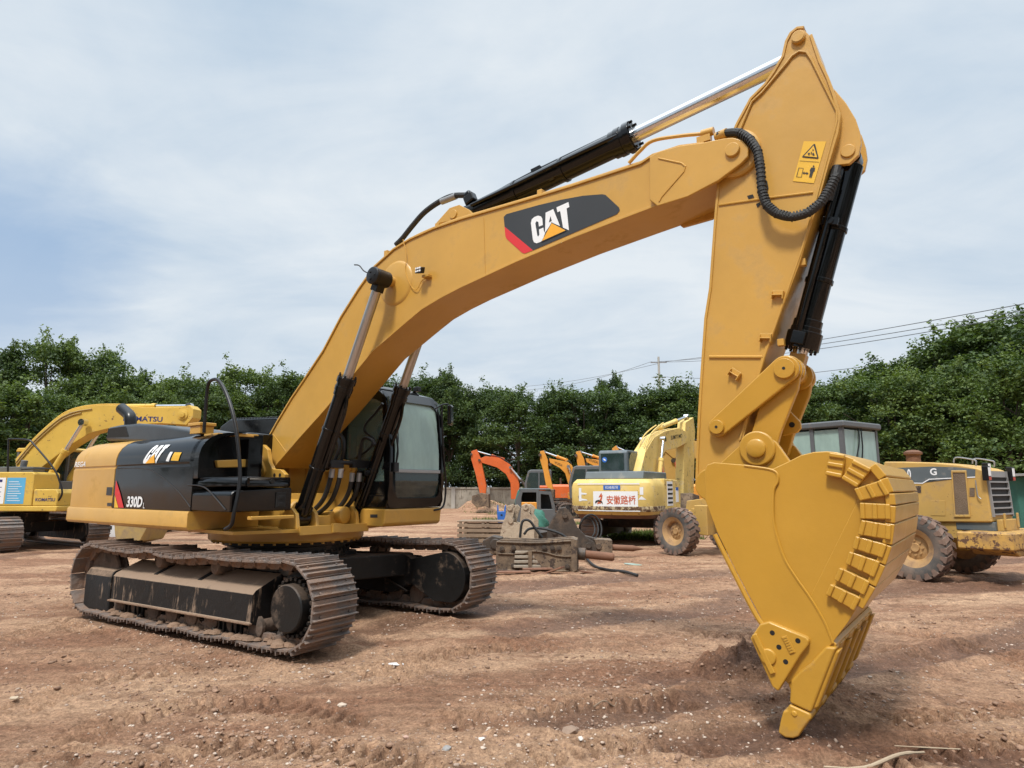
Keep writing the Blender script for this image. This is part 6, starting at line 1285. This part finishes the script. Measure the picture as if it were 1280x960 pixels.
for t in(.22,.35,.48,.61,.73,.85):
    m=MB(); m.add(*rearbox(-.42,.42,t-.012,t+.018,.012,.04)); m.build('grille_bar',M['steel'],gr_)
m=MB(); m.add(*rearbox(-.455,-.42,.01,.9,0,.04)); m.add(*rearbox(.42,.455,.01,.9,0,.04)); m.build('grille_side',M['steel'],gr_)
for w in(-.56,.56):
    c=onrear(w,.06,.05); m=MB(); m.obox(c,(1,0,0),.05,(0,1,0),.06,(0,0,1),.13); l_=m.build('rear_light',M['black_satin'],gho,bevel=.01)
    m=MB(); m.obox(c+Vector((-.053,0,.03)),(1,0,0),.004,(0,1,0),.048,(0,0,1),.075); m.build('lens',M['white'],l_); m=MB(); m.obox(c+Vector((-.053,0,-.09)),(1,0,0),.004,(0,1,0),.048,(0,0,1),.03); m.build('lens',M['redpaint'],l_)
c=onrear(.02,0,0); m=MB(); m.obox((rt[0]+.15,-.05,rt[1]+.10),(1,0,0),.05,(0,1,0),.07,(0,0,1),.05); l_=m.build('work_light',M['black_satin'],gho,bevel=.01); m=MB(); m.obox((rt[0]+.097,-.05,rt[1]+.10),(1,0,0),.004,(0,1,0),.05,(0,0,1),.035); m.build('lens',M['white'],l_)
m=MB(); m.box(rb_[0]-.03,rb_[0]+.6,-.46,.46,.92,gh[6][1]); m.build('rear_box',M['bluegrey'],G_,bevel=.02)
m=MB(); m.box(rb_[0]-.12,rb_[0]-.03,-.38,.38,.93,1.13); 
for w in(-.3,.3): m.box(rb_[0]-.15,rb_[0]-.12,w-.03,w+.03,.98,1.24)
m.build('tow_plate',M['g_yellow'],G_,bevel=.01)
M['worn']=paint('worn_yellow_steel',(.50,.29,.07),.6,.2,.2,dirt=.45,dcol=(.16,.10,.07),chips=.5)
m=MB(); m.prism([(rb_[0]-.45,-1.05),(rb_[0]-.45,1.0),(rb_[0]-.1,1.12),(rb_[0]+.35,1.12),(rb_[0]+.35,-1.12),(rb_[0]-.1,-1.12)],.64,.93,'z'); m.prism([(-.9,.64),(.9,.64),(.6,.52),(-.6,.52)],rb_[0]-.4,rb_[0]+.3,'x'); m.build('rear_bumper',M['worn'],G_,bevel=.03,seg=3)
m=MB(); m.box(-.2,3.2,-.45,.45,.75,1.2); m.box(.2,2.1,.74,.92,.45,.85); m.box(.2,2.1,-.92,-.74,.45,.85); m.build('rear_frame',M['g_yellow'],G_,bevel=.03)
ex_=[(0.735,2.223),(0.710,2.498)]
m=MB(); m.lathe((ex_[0][0],0,2.05),(0,0,1),[(.13,0),(.13,.30),(.17,.32),(.17,.36),(.10,.40),(.02,.41)],20); m.build('air_cleaner',M['rust'],G_)
# cab
gc=empty('cab'); gc.parent=G_
cq=[(0.889,2.802),(0.954,2.952),(1.632,3.040),(2.301,3.077),(3.027,2.843)]
s0,s1,zt=1.80,3.25,3.03
for (a,b) in((s0,.70),(s0,-.70),(s1,.70),(s1,-.70),(2.45,.70),(2.45,-.70)):
    m=MB(); m.box(a-.045,a+.045,b-.045,b+.045,1.3,zt-.02); m.build('cab_pillar',M['greycab2'] if False else M['greycab'],gc,bevel=.01)
m=MB(); m.box(s0-.12,s1+.12,-.80,.80,zt-.06,zt+.08); m.build('cab_roof',M['greycab'],gc,bevel=.04)
m=MB(); m.box(s0-.03,s0-.02,-.65,.65,2.15,zt-.1); m.box(s0,s1,.70,.712,2.15,zt-.1); m.box(s0,s1,-.712,-.70,2.15,zt-.1); m.box(s1+.02,s1+.03,-.65,.65,2.1,zt-.1); m.build('window',M['glass'],gc)
m=MB(); m.box(s0-.04,s0+.02,-.72,.72,1.9,2.15); m.box(s0,s1,-.73,.73,1.2,2.15); m.build('lower_panel',M['greycab'],gc,bevel=.02)
m=MB(); m.tube([(s0-.06,.1,zt),(s0-.08,.15,2.7),(s0-.07,.28,2.35)],.015,6); m.tube([(s0-.06,.0,zt),(s0-.08,.03,2.6),(s0-.07,.08,2.3)],.015,6); m.build('wiper',M['black_satin'],gc)
m=MB(); m.box(2.3,2.7,-.25,.25,1.4,2.2); m.box(2.2,2.3,-.25,.25,2.1,2.7); m.build('operator_seat',M['dark'],gc,bevel=.04)
m=MB(); m.tube([(.95,.45,2.02),(.95,.45,2.14),(.80,.45,2.16),(.62,.45,2.14),(.60,.45,2.02)],.014,6); m.build('hood_rail',M['steel'],gho)
# gooseneck, drawbar, blade and front axle
m=MB(); m.prism([(2.6,1.4),(2.6,2.1),(3.4,2.3),(4.6,1.9),(5.7,1.45),(6.5,1.35),(6.6,.8),(6.2,.8),(5.5,1.05),(4.5,1.45),(3.2,1.5)][::-1],-.18,.18); m.build('gooseneck_frame',M['g_yellow'],G_,bevel=.02)
m=MB(); m.prism([(3.3,.75),(6.3,.95),(6.3,1.15),(3.3,1.0)],-.25,.25); m.lathe((3.9,0,.68),(0,0,1),[(.62,0),(.75,.0),(.75,.12),(.62,.12)],32); m.build('drawbar_circle',M['g_yellow'],G_,bevel=.01)
m=MB(); m.prism([(3.75,.10),(3.95,.30),(3.98,.55),(3.85,.72),(3.80,.72),(3.90,.55),(3.87,.32),(3.70,.14)],-1.7,1.7); m.build('blade',M['worn'],G_,bevel=.008)
for w in(-.45,.45):
    m=MB(); m.cyl((4.3,w*.9,2.6),(4.2,w*1.3,.8),.05); m.cyl((4.3,w*.9,2.9),(4.3,w*.9,2.2),.08); m.build('lift_cylinder',M['g_yellow'],G_)
m=MB(); m.box(6.0,6.25,-.9,.9,.5,.72); m.box(5.95,6.5,-.2,.2,.6,1.1); m.box(5.5,5.9,.3,.6,.5,1.25); m.cyl((5.3,.5,.9),(5.3,.5,1.4),.09); m.build('front_axle',M['g_yellow'],G_,bevel=.02)
# ------------------------------------------------------------------ breakers and yard clutter
def place(uv,dz=0): x,y=uv; return (x,y,gz(x,y)+dz)
def root_at(name,uv,rz,label,cat,group=None): return empty(name,place(uv),R(rz),label,cat,group)
# near hydraulic breaker lying on its side: local x along the hammer
(b0,b1)=[(-0.336,14.080),(1.365,13.945)]; bl=math.dist(b0,b1); ba=math.degrees(math.atan2(b1[1]-b0[1],b1[0]-b0[0]))
Bk=root_at('hydraulic_breaker',b0,ba-4,'long dirty brown hydraulic breaker lying on the ground, nearest of the two','breaker')
Lb=bl
def side_plate(y0,y1,m): m.prism([(0,.12),(0,.60),(.12,.66),(Lb*.55,.64),(Lb*.95,.70),(Lb,.62),(Lb,.06),(Lb*.88,.0),(Lb*.1,.0)],y0,y1)
m=MB(); side_plate(-.03,.03,m); side_plate(.42,.48,m); m.box(.05,Lb-.05,.03,.42,.06,.60); m.build('housing',M['oldsteel'],Bk,bevel=.015)
m=MB(); m.tube([(.05,-.045,.36),(Lb*.3,-.045,.36),(Lb*.45,-.045,.42),(Lb*.6,-.045,.40),(Lb*.78,-.045,.33),(Lb*.97,-.045,.33)],.018,6); m.tube([(.02,-.045,.60),(Lb*.5,-.045,.59),(Lb*.95,-.045,.64)],.025,6);m.tube([(.02,-.04,.03),(Lb*.9,-.04,.03)],.025,6); m.prism([(Lb*.93,.0),(Lb*1.0,.05),(Lb*1.0,.66),(Lb*.93,.70)],-.10,.52); m.build('housing_rib',M['oldsteel'],Bk,bevel=.01)
for q in((.22,.48),(.22,.12),(.70,.49),(.78,.49),(.60,.49),(.88,.12),(.08,.46)):
    x=Lb*q[0] if q[0]<1 else q[0]; m=MB(); m.cyl((x,-.03,q[1]),(x,-.075,q[1]),.055,n=8); m.cyl((x,-.07,q[1]),(x,-.09,q[1]),.03,n=6); m.build('bolt',M['darksteel'],Bk,bevel=.004)
m=MB(); m.cyl((Lb,.22,.36),(Lb+.16,.22,.35),.125,n=20); m.build('collar',M['darksteel'],Bk,bevel=.01)
m=MB(); m.cyl((Lb+.14,.22,.35),(Lb+.72,.22,.30),.085,n=20); m.cyl((Lb+.72,.22,.30),(Lb+.76,.22,.297),.085,.06,n=20); m.build('chisel',M['rust'],Bk)
m=MB(); m.cyl((-.02,.0,.55),(-.02,.45,.55),.11,n=16); m.prism([(-.3,.40),(-.3,.62),(-.1,.72),(.1,.68),(.1,.40)],.05,.38); m.build('rear_bracket',M['darksteel'],Bk,bevel=.02)
# farther breaker with curved bracket
(c0,c1)=[(0.953,15.930),(2.337,15.757)]; Lc=math.dist(c0,c1)
B2=root_at('hydraulic_breaker',(c0[0],c0[1]+.5),-3,'dark hydraulic breaker with a tall curved mounting bracket, behind the nearer one','breaker')
pr=[(0.869,0.640),(0.990,0.892),(1.192,1.184),(1.331,1.203),(1.468,1.047),(1.621,0.718),(1.873,0.448),(2.204,0.275),(2.439,0.218),(2.430,-0.164),(1.176,-0.164),(0.983,0.141),(0.867,0.409)]
x0=c0[0]; pr=[(p[0]-x0,max(0,p[1])) for p in pr]
m=MB(); m.prism(pr,-.04,.02); m.prism(pr,.42,.48); m.prism([(pr[4][0],.6),(pr[8][0],.35),(pr[8][0],.05),(pr[11][0]+.1,.05)],.02,.42); m.build('bracket_plate',M['darksteel'],B2,bevel=.012)
m=MB(); m.prism([(pr[7][0],.0),(pr[8][0]+.02,.0),(pr[8][0]+.02,.42),(pr[7][0]-.2,.44)],-.07,.5); m.build('hammer_body',M['oldsteel'],B2,bevel=.015)
for (u,v_) in ((705,644),(692,664),(720,680),(733,680),(745,681)):
    p=((u-640)/811*16.4-x0,1.685+(610-v_)/821*16.4); m=MB(); m.cyl((p[0],-.04,p[1]),(p[0],-.10,p[1]),.07,n=8); m.build('bolt',M['darksteel'],B2,bevel=.004)
xe=pr[8][0]; m=MB(); m.cyl((xe,.2,.22),(xe+.55,.2,.20),.075,n=18); m.cyl((xe+.55,.2,.20),(xe+.80,.2,.19),.075,.012,n=18); m.build('chisel',M['rust'],B2)
# coiled hoses on it
H_=root_at('coiled_hose',([(2.002,17.054)][0]),0,'coil of black hydraulic hose leaning on the dark breaker bracket','hose')
m=MB()
for k in range(3):
    r=.26+.05*k; m.tube([(.05*k+r*math.cos(a)*.8,.65+.08*math.sin(a*2),.62+r*math.sin(a)) for a in np.linspace(0,6.3,16)],.022,8)
m.build('hose_loop',M['rubber'],H_)
# hose arching over near breaker
o=MB(); hp=[(0.174,0.625),(0.210,0.915),(0.280,1.001),(0.403,0.967),(0.524,0.796),(0.663,0.625)]; h2=[(0.264,0.686),(0.387,0.807),(0.704,0.807),(1.089,0.686),(1.332,0.481)]; 
o.tube([(p[0],14.5,p[1]) for p in hp],.028,8); o.tube([(p[0],14.6,p[1]) for p in h2],.028,8); o=o.build('rubber_hose',M['rubber']); tag(o,'black rubber hose arching over the top of the near brown breaker','hose')
hp=[(1.772,18.026),(1.723,15.998),(1.789,14.681),(2.000,13.964),(2.266,13.567),(2.493,13.315)]; o=MB(); o.tube([(x,y,gz(x,y)+.035+(.35 if i==0 else 0.1 if i==1 else 0)) for i,(x,y) in enumerate(hp)],.030,8); o=o.build('rubber_hose',M['rubber']); tag(o,'black rubber hose trailing over the ground right of the breakers','hose')
# pale coupler bracket
Cq=empty('coupler_bracket',(0,16.6,0),0,'pale mud-caked coupler bracket standing upright behind the near breaker','bracket')
M['caked']=paint('pale_caked_mud_steel',(.46,.37,.27),.9,.3,.9,dirt=.42,dcol=(.20,.13,.085),chips=.25,bscale=12)
pa=[(-0.319,0.394),(-0.240,0.804),(-0.121,1.099),(-0.121,1.237),(0.020,1.296),(0.101,1.217),(0.060,1.099),(0.000,0.863),(0.200,0.804),(0.221,1.099),(0.241,1.257),(0.362,1.316),(0.483,1.217),(0.442,1.059),(0.561,0.902),(0.559,0.394)]
m=MB(); m.prism(pa[:8]+[pa[-1],(pa[0][0]+.3,pa[0][1])] if False else pa,0,.07); m.build('bracket_plate',M['caked'],Cq,bevel=.015)
m=MB(); m.prism([(p[0]+.12,p[1]-.02) for p in pa],.40,.47); m.build('bracket_plate',M['caked'],Cq,bevel=.015)
m=MB(); 
for p in [(-0.060,1.198),(0.342,1.217),(-0.040,0.882)]: m.cyl((p[0],-.03,p[1]),(p[0]+.06,.50,p[1]),.07,n=14)
m.build('cross_pin',M['caked'],Cq,bevel=.006)
# stacked crate / pallet
M['oldwood']=paint('grey_weathered_wood',(.24,.175,.12),.85,.3,.5,dirt=.25,dcol=(.14,.10,.06))
(p0,)=[(-1.668,20.433)]; Pl=root_at('wooden_crate',(p0[0],p0[1]-.2),-8,'weathered slatted wooden crate left of the pale bracket, above the far crawler track','crate')
for k in range(4):
    for y in(0,.9):
        m=MB(); m.box(0,1.55,y,y+.03,.06+k*.15,.15+k*.15); m.build('slat',M['oldwood'],Pl,bevel=.004)
for x in(0.05,.75,1.45):
    for y in(.03,.84): m=MB(); m.box(x,x+.08,y,y+.06,0,.66); m.build('post',M['oldwood'],Pl,bevel=.004)
for k in range(6): m=MB(); m.box(-.02,1.58,.02+k*.155,.13+k*.155,.66,.69); m.build('lid_board',M['oldwood'],Pl,bevel=.004)
# small pad of track shoes leaning on the near breaker
(p0,)=[(0.034,14.080)]; Pd=root_at('shoe_stack',(p0[0],p0[1]-.12),2,'small stack of pale steel bars leaning on the front of the near breaker','steel bars')
M['palesteel']=paint('pale_dirty_steel',(.34,.29,.23),.7,.3,.4,dirt=.3,dcol=(.2,.15,.1))
for k in range(4):
    m=MB(); m.obox((.36,-.02+k*.012,.10+k*.095),(1,0,.01*(k%2)),.36-.01*k,(0,1,0),.05,(0,0,1),.030); m.build('bar',M['palesteel'],Pd,bevel=.012)
m=MB(); m.box(.30,.38,-.09,-.06,.06,.42); m.build('strap',M['oldsteel'],Pd,bevel=.006)
M['redwood']=paint('reddish_board',(.25,.13,.085),.85,.3,.4,dirt=.2)
for (u,v_),rz,ln,lab in zip([(0.808,13.556),(0.527,13.813),(0.000,13.556)],(-38,8,3),(.55,.62,.75),('short reddish board leaning at the front corner of the near breaker','flat reddish board lying before the steel bars','thin reddish board on the ground at the left of the steel bars')):
    e_=MB(); e_.obox((0,0,.05),(1,0,.35 if rz<0 else .0),ln/2,(0,1,0),.07,(0,0,1),.016); o=e_.build('board',M['redwood'],None,bevel=.004); o.location=place((u,v_)); o.rotation_euler.z=R(rz); tag(o,lab,'board','boards by the near breaker')
# blue plastic chair-like jug rack
(bx,bz),=[(-0.377,0.610)]; Bj=empty('blue_barrow_frame',(bx,24,bz-.05),0,'small bright blue forked frame standing behind the pale bracket','frame')
m=MB(); m.prism([(-.14,-.1),(.12,-.1),(.16,.30),(-.17,.30)],-.04,.04); m.build('panel',M['blue'],Bj,bevel=.02)
m=MB(); m.prism([(-.17,.30),(-.10,.30),(-.12,.52),(-.16,.52)],-.03,.03); m.build('prong',M['blue'],Bj,bevel=.01); m=MB(); m.prism([(.08,.30),(.16,.30),(.16,.52),(.12,.52)],-.03,.03); m.build('prong',M['blue'],Bj,bevel=.01)
m=MB(); m.prism([(-.04,.14),(.04,.14),(.03,.20),(-.03,.20)],-.045,.045); m.build('hand_hole',M['dark'],Bj)
# scrap around the breakers
def scrap(name,uv,dz,pts,th,rot,mt,label,cat):
    m=MB(); m.prism(pts,0,th,'z'); o=m.build(name,mt,None,bevel=.008); o.location=place(uv,dz); o.rotation_euler=[R(a) for a in rot]; tag(o,label,cat,'scrap steel around the breakers')
SCR=[(-0.522,15.588),(-0.858,17.054),(1.536,13.556),(0.753,17.466),(1.779,24.636),(0.000,17.898)]
scrap('scrap_piece',SCR[1],.02,[(-.9,-.1),(.7,-.16),(.8,.12),(-.8,.2)],.10,(4,-3,8),M['oldsteel'],'flat rusty steel frame lying left of the near breaker','scrap')
scrap('steel_plate',SCR[0],.0,[(-.3,-.14),(.25,-.2),(.4,.1),(-.2,.2)],.05,(12,8,-20),M['rust'],'small tilted rusty plate between the far track and the near breaker','scrap')
scrap('steel_plate',SCR[2],.0,[(-.2,-.06),(.22,-.08),(.2,.07),(-.16,.08)],.03,(5,10,30),M['rust'],'little rusty plate just right of the near breaker, in front of its chisel','scrap')
scrap('steel_block',SCR[3],.3,[(-.5,-.15),(.5,-.18),(.55,.15),(-.45,.2)],.28,(14,-10,12),M['darksteel'],'dark oily steel block between the pale bracket and the dark breaker','scrap')
# discarded teal cab
M['teal']=paint('teal_cab_paint',(.05,.20,.17),.5,.15,.1,dirt=.2)
Tc=empty('discarded_cab',(.6,27,0),R(-4),'teal and grey discarded cab without glass standing behind the breakers','cab')
w0,w1=[(0.130,0.252),(0.977,0.252)][0][0]-.6,[(0.977,0.252)][0][0]-.6
def zz_(v_): return 1.685+(610-v_)/821*27
xa,xb,xc=(644-640)/811*27-.6,(673-640)/811*27-.6,(691-640)/811*27-.6
m=MB(); m.prism([(xa,.2),(xb,.2),(xb,zz_(611)),(xa+.15,zz_(611)),(xa,zz_(622))],.0,.06); 
m2=MB(); m2.ring([(xa,.2),(xb,.2),(xb,zz_(611.5)),(xa+.22,zz_(611.5)),(xa,zz_(625))],[(xa+.25,.75),(xb-.1,.75),(xb-.1,zz_(615)),(xa+.3,zz_(615)),(xa+.25,zz_(622))],0,.08); m2.build('front_frame',M['greycab'],Tc,bevel=.02)
m=MB(); m.prism([(xa-.02,.2),(xa+.12,.2),(xa+.12,zz_(625)),(xa+.24,zz_(612.5)),(xa+.1,zz_(612)),(xa-.02,zz_(625))],.08,1.2); m.build('teal_side',M['teal'],Tc,bevel=.02)
m=MB(); m.ring([(xb,.1),(xc+.1,.1),(xc+.05,1.0),(xc-.1,zz_(614)),(xb,zz_(613))],[(xb+.08,.85),(xc-.05,.85),(xc-.08,1.0),(xc-.18,zz_(618)),(xb+.08,zz_(617))],.0,.08); m.build('door_frame',M['greycab'],Tc,bevel=.02)
m=MB(); m.box(xa+.1,xc,.1,1.2,.1,.8); m.box(xa+.1,xc-.1,1.1,1.2,.1,1.6); m.build('cab_shell',M['dark'],Tc,bevel=.02); m=MB(); m.box(xa+.15,xc-.12,.0,1.25,zz_(612),zz_(610)); m.build('cab_roof',M['bluegrey'],Tc,bevel=.03)
# yellow crate in front
o=MB(); yc=[(0.364,1.159),(0.940,1.159),(0.938,0.802),(0.363,0.802)]; o.prism(yc,0,.5); o=o.build('plastic_crate',M['h_orange'],None,bevel=.02); o.location=(0,25,0); tag(o,'amber yellow crate in front of the teal discarded cab window','crate')
# green tarpaulin bundle
(tx_,ty_),=[(0.927,27.472)]; m=MB(); rg=np.random.default_rng(3)
rings=[]
for k in range(9):
    t=k/8; rr=1.0*math.cos(t*1.35)**.6 if k<8 else .05; rings.append([(rr*(.42+.04*math.sin(5*a+k))*math.cos(a)*(1+.1*math.sin(3*a)),rr*.38*math.sin(a)*(1+.08*math.sin(4*a+1)),t*.62+.03*math.sin(3*a+k)) for a in np.linspace(0,6.283,24,endpoint=False)])
m.loft(rings); M['tarp']=paint('green_tarpaulin',(.04,.155,.115),.7,.3,.9,bscale=8); o=m.build('tarpaulin_bundle',M['tarp'],None,smooth=50); (tx_,tz_),=[(0.636,0.765)]; o.location=(tx_,19.5,tz_-.18); o.scale=(1,1,.8); tag(o,'green tarpaulin bundle draped over something behind the near breaker','tarpaulin')
# things behind the counterweight
(wx,wy),=[(-13.585,23.053)]; Wb=root_at('white_box',(wx,wy),6,'white box with a dark square label on the ground under the counterweight','box')
m=MB(); m.prism([(-.42,.0),(.42,.0),(.42,.42),(.16,.42),(.10,.32),(-.12,.32),(-.12,.42),(-.42,.42)],-.2,.2); m.build('carton',M['white'],Wb,bevel=.01); m=MB(); m.box(-.36,-.20,-.205,-.2,.26,.38); m.build('label_patch',M['ink'],Wb)
(wx,wy),=[(-15.181,24.636)]; o=MB(); o.box(-.12,.12,-.1,.1,0,.45); o.box(-.16,.16,-.14,.14,.40,.50); o=o.build('steel_post',M['rust'],None,bevel=.02); o.location=place((wx,wy)); tag(o,'short rusty steel stump left of the white box','steel stump')
# green netting shed at the far right
M['net']=paint('green_netting',(.035,.13,.10),.8,.3,.9,bscale=5); M['oldroof']=paint('grey_roof_sheet',(.22,.22,.21),.7,.2,.3)
Sh=empty('netting_shed',(18.2,22,0),0,'low shed of green netting with a grey roof at the right edge','shed')
m=MB(); m.loft([[(x,y,z) for x,y in((-1.3,0),(-.9,.05),(-.3,-.05),(.3,.05),(1.0,0),(4,0),(4,3),(-1.3,3))] for z in(0,.8,1.6,2.05)]); m.build('net_wall',M['net'],Sh); m=MB(); m.prism([(-1.6,2.08),(4.2,2.25),(4.2,2.33),(-1.6,2.16)],-.4,3.2); m.build('roof_sheet',M['oldroof'],Sh,bevel=.01)
m=MB(); m.tube([(-.9,-.1,.9),(-.2,-.12,1.25),(.4,-.1,1.3)],.05,6); m.build('blue_pipe',M['skyblue'],Sh)
# sticks, scraps and bigger stones in the foreground
M['stickwood']=paint('dry_pale_stick',(.42,.33,.23),.8,.2,.3)
def ground_tube(name,uvs,r,mt,label,cat,lift=.0):
    m=MB(); rm_=max(r) if isinstance(r,list) else r; m.tube([(x,y,gz(x,y)+rm_*.8+lift) for x,y in uvs],r,8); o=m.build(name,mt); tag(o,label,cat); return o
ground_tube('dry_stick',[(1.883,4.237),(2.142,4.271),(2.409,4.353),(2.651,4.501)],[.006,.010,.012,.011,.007],M['stickwood'],'curved pale dry stick at the bottom edge, right of the bucket tooth','stick',.01)
ground_tube('dry_stick',[(2.537,4.632),(2.743,4.605),(2.954,4.605)],[.003,.005,.004],M['stickwood'],'thin straight twig to the right of the curved dry stick','stick')
ground_tube('broken_branch',[(0.636,5.397),(0.723,5.435),(0.820,5.532),(0.855,5.633)],[.006,.008,.006],M['oldwood'],'small dark broken branch on the earth left of the bucket','branch')
def flat_scrap(name,uv,w_,d_,rz,mt,label,cat):
    x,y=uv; rg=random.Random(int(x*100)); pts=[(w_*math.cos(a)*rg.uniform(.7,1.1),d_*math.sin(a)*rg.uniform(.7,1.1)) for a in np.linspace(0,6.28,9,endpoint=False)]
    m=MB(); m.prism(pts,.0,.012,'z'); o=m.build(name,mt,None,bevel=.003); o.location=(x,y,gz(x,y)+.012); o.rotation_euler=(R(6),R(5),R(rz)); tag(o,label,cat)
flat_scrap('paper_scrap',[(-1.122,6.629)][0],.085,.03,15,M['white'],'pale blue-white scrap of plastic on the earth before the far track','litter')
flat_scrap('glass_scrap',[(2.725,15.102)][0],.2,.10,0,M['glass'],'flat greenish scrap lying right of the breaker chisels','litter')
flat_scrap('flat_stone',[(-3.959,5.493)][0],.035,.028,0,M['stickwood'],'flat round yellowish stone at the left edge of the foreground','stone')
spots=[('427,884',.035,'pale'),('411,878',.028,'pale'),('416,889',.022,'pale'),('558,939',.04,'grey'),('507,928',.025,'pink'),('602,930',.022,'white'),('713,918',.055,'brown'),('727,925',.03,'white'),('648,935',.025,'pale')]
labs=['whitish stone, largest of the small cluster below the near track','whitish stone at the upper left of the cluster below the near track','small pale stone at the bottom of the cluster below the near track','grey flat stone at the bottom of the picture, right of centre','pinkish stone in the lower middle of the foreground','small white stone just left of the gravel patch at the bottom','brown rounded stone, biggest in the gravel patch at the bottom centre','bright white stone right of the big brown stone','pale stone left of the gravel patch near the bottom edge']
SPX=[(-1.329,5.397),(-1.461,5.512),(-1.372,5.305),(-0.426,4.539),(-0.715,4.687),(-0.203,4.659),(0.405,4.831),(0.472,4.729),(0.042,4.592)]
cols={'pale':(.46,.37,.29),'grey':(.30,.29,.28),'pink':(.42,.27,.21),'white':(.60,.55,.50),'brown':(.26,.18,.13)}
for k,(uv,(u_,sz,cn),lb) in enumerate(zip(SPX,spots,labs)):
    if 'stone_'+cn not in M: M['stone_'+cn]=paint(cn+'_stone',cols[cn],.85,.2,.5,bscale=20)
    V,F=RV[k%len(RV)]; m=MB(); m.add([tuple(p*sz) for p in V],[tuple(f) for f in F]); o=m.build('stone',M['stone_'+cn],None,bevel=sz*.1,smooth=0); o.location=(uv[0],uv[1],gz(*uv)+sz*.2); tag(o,lb,'stone','larger stones in the foreground')
pass
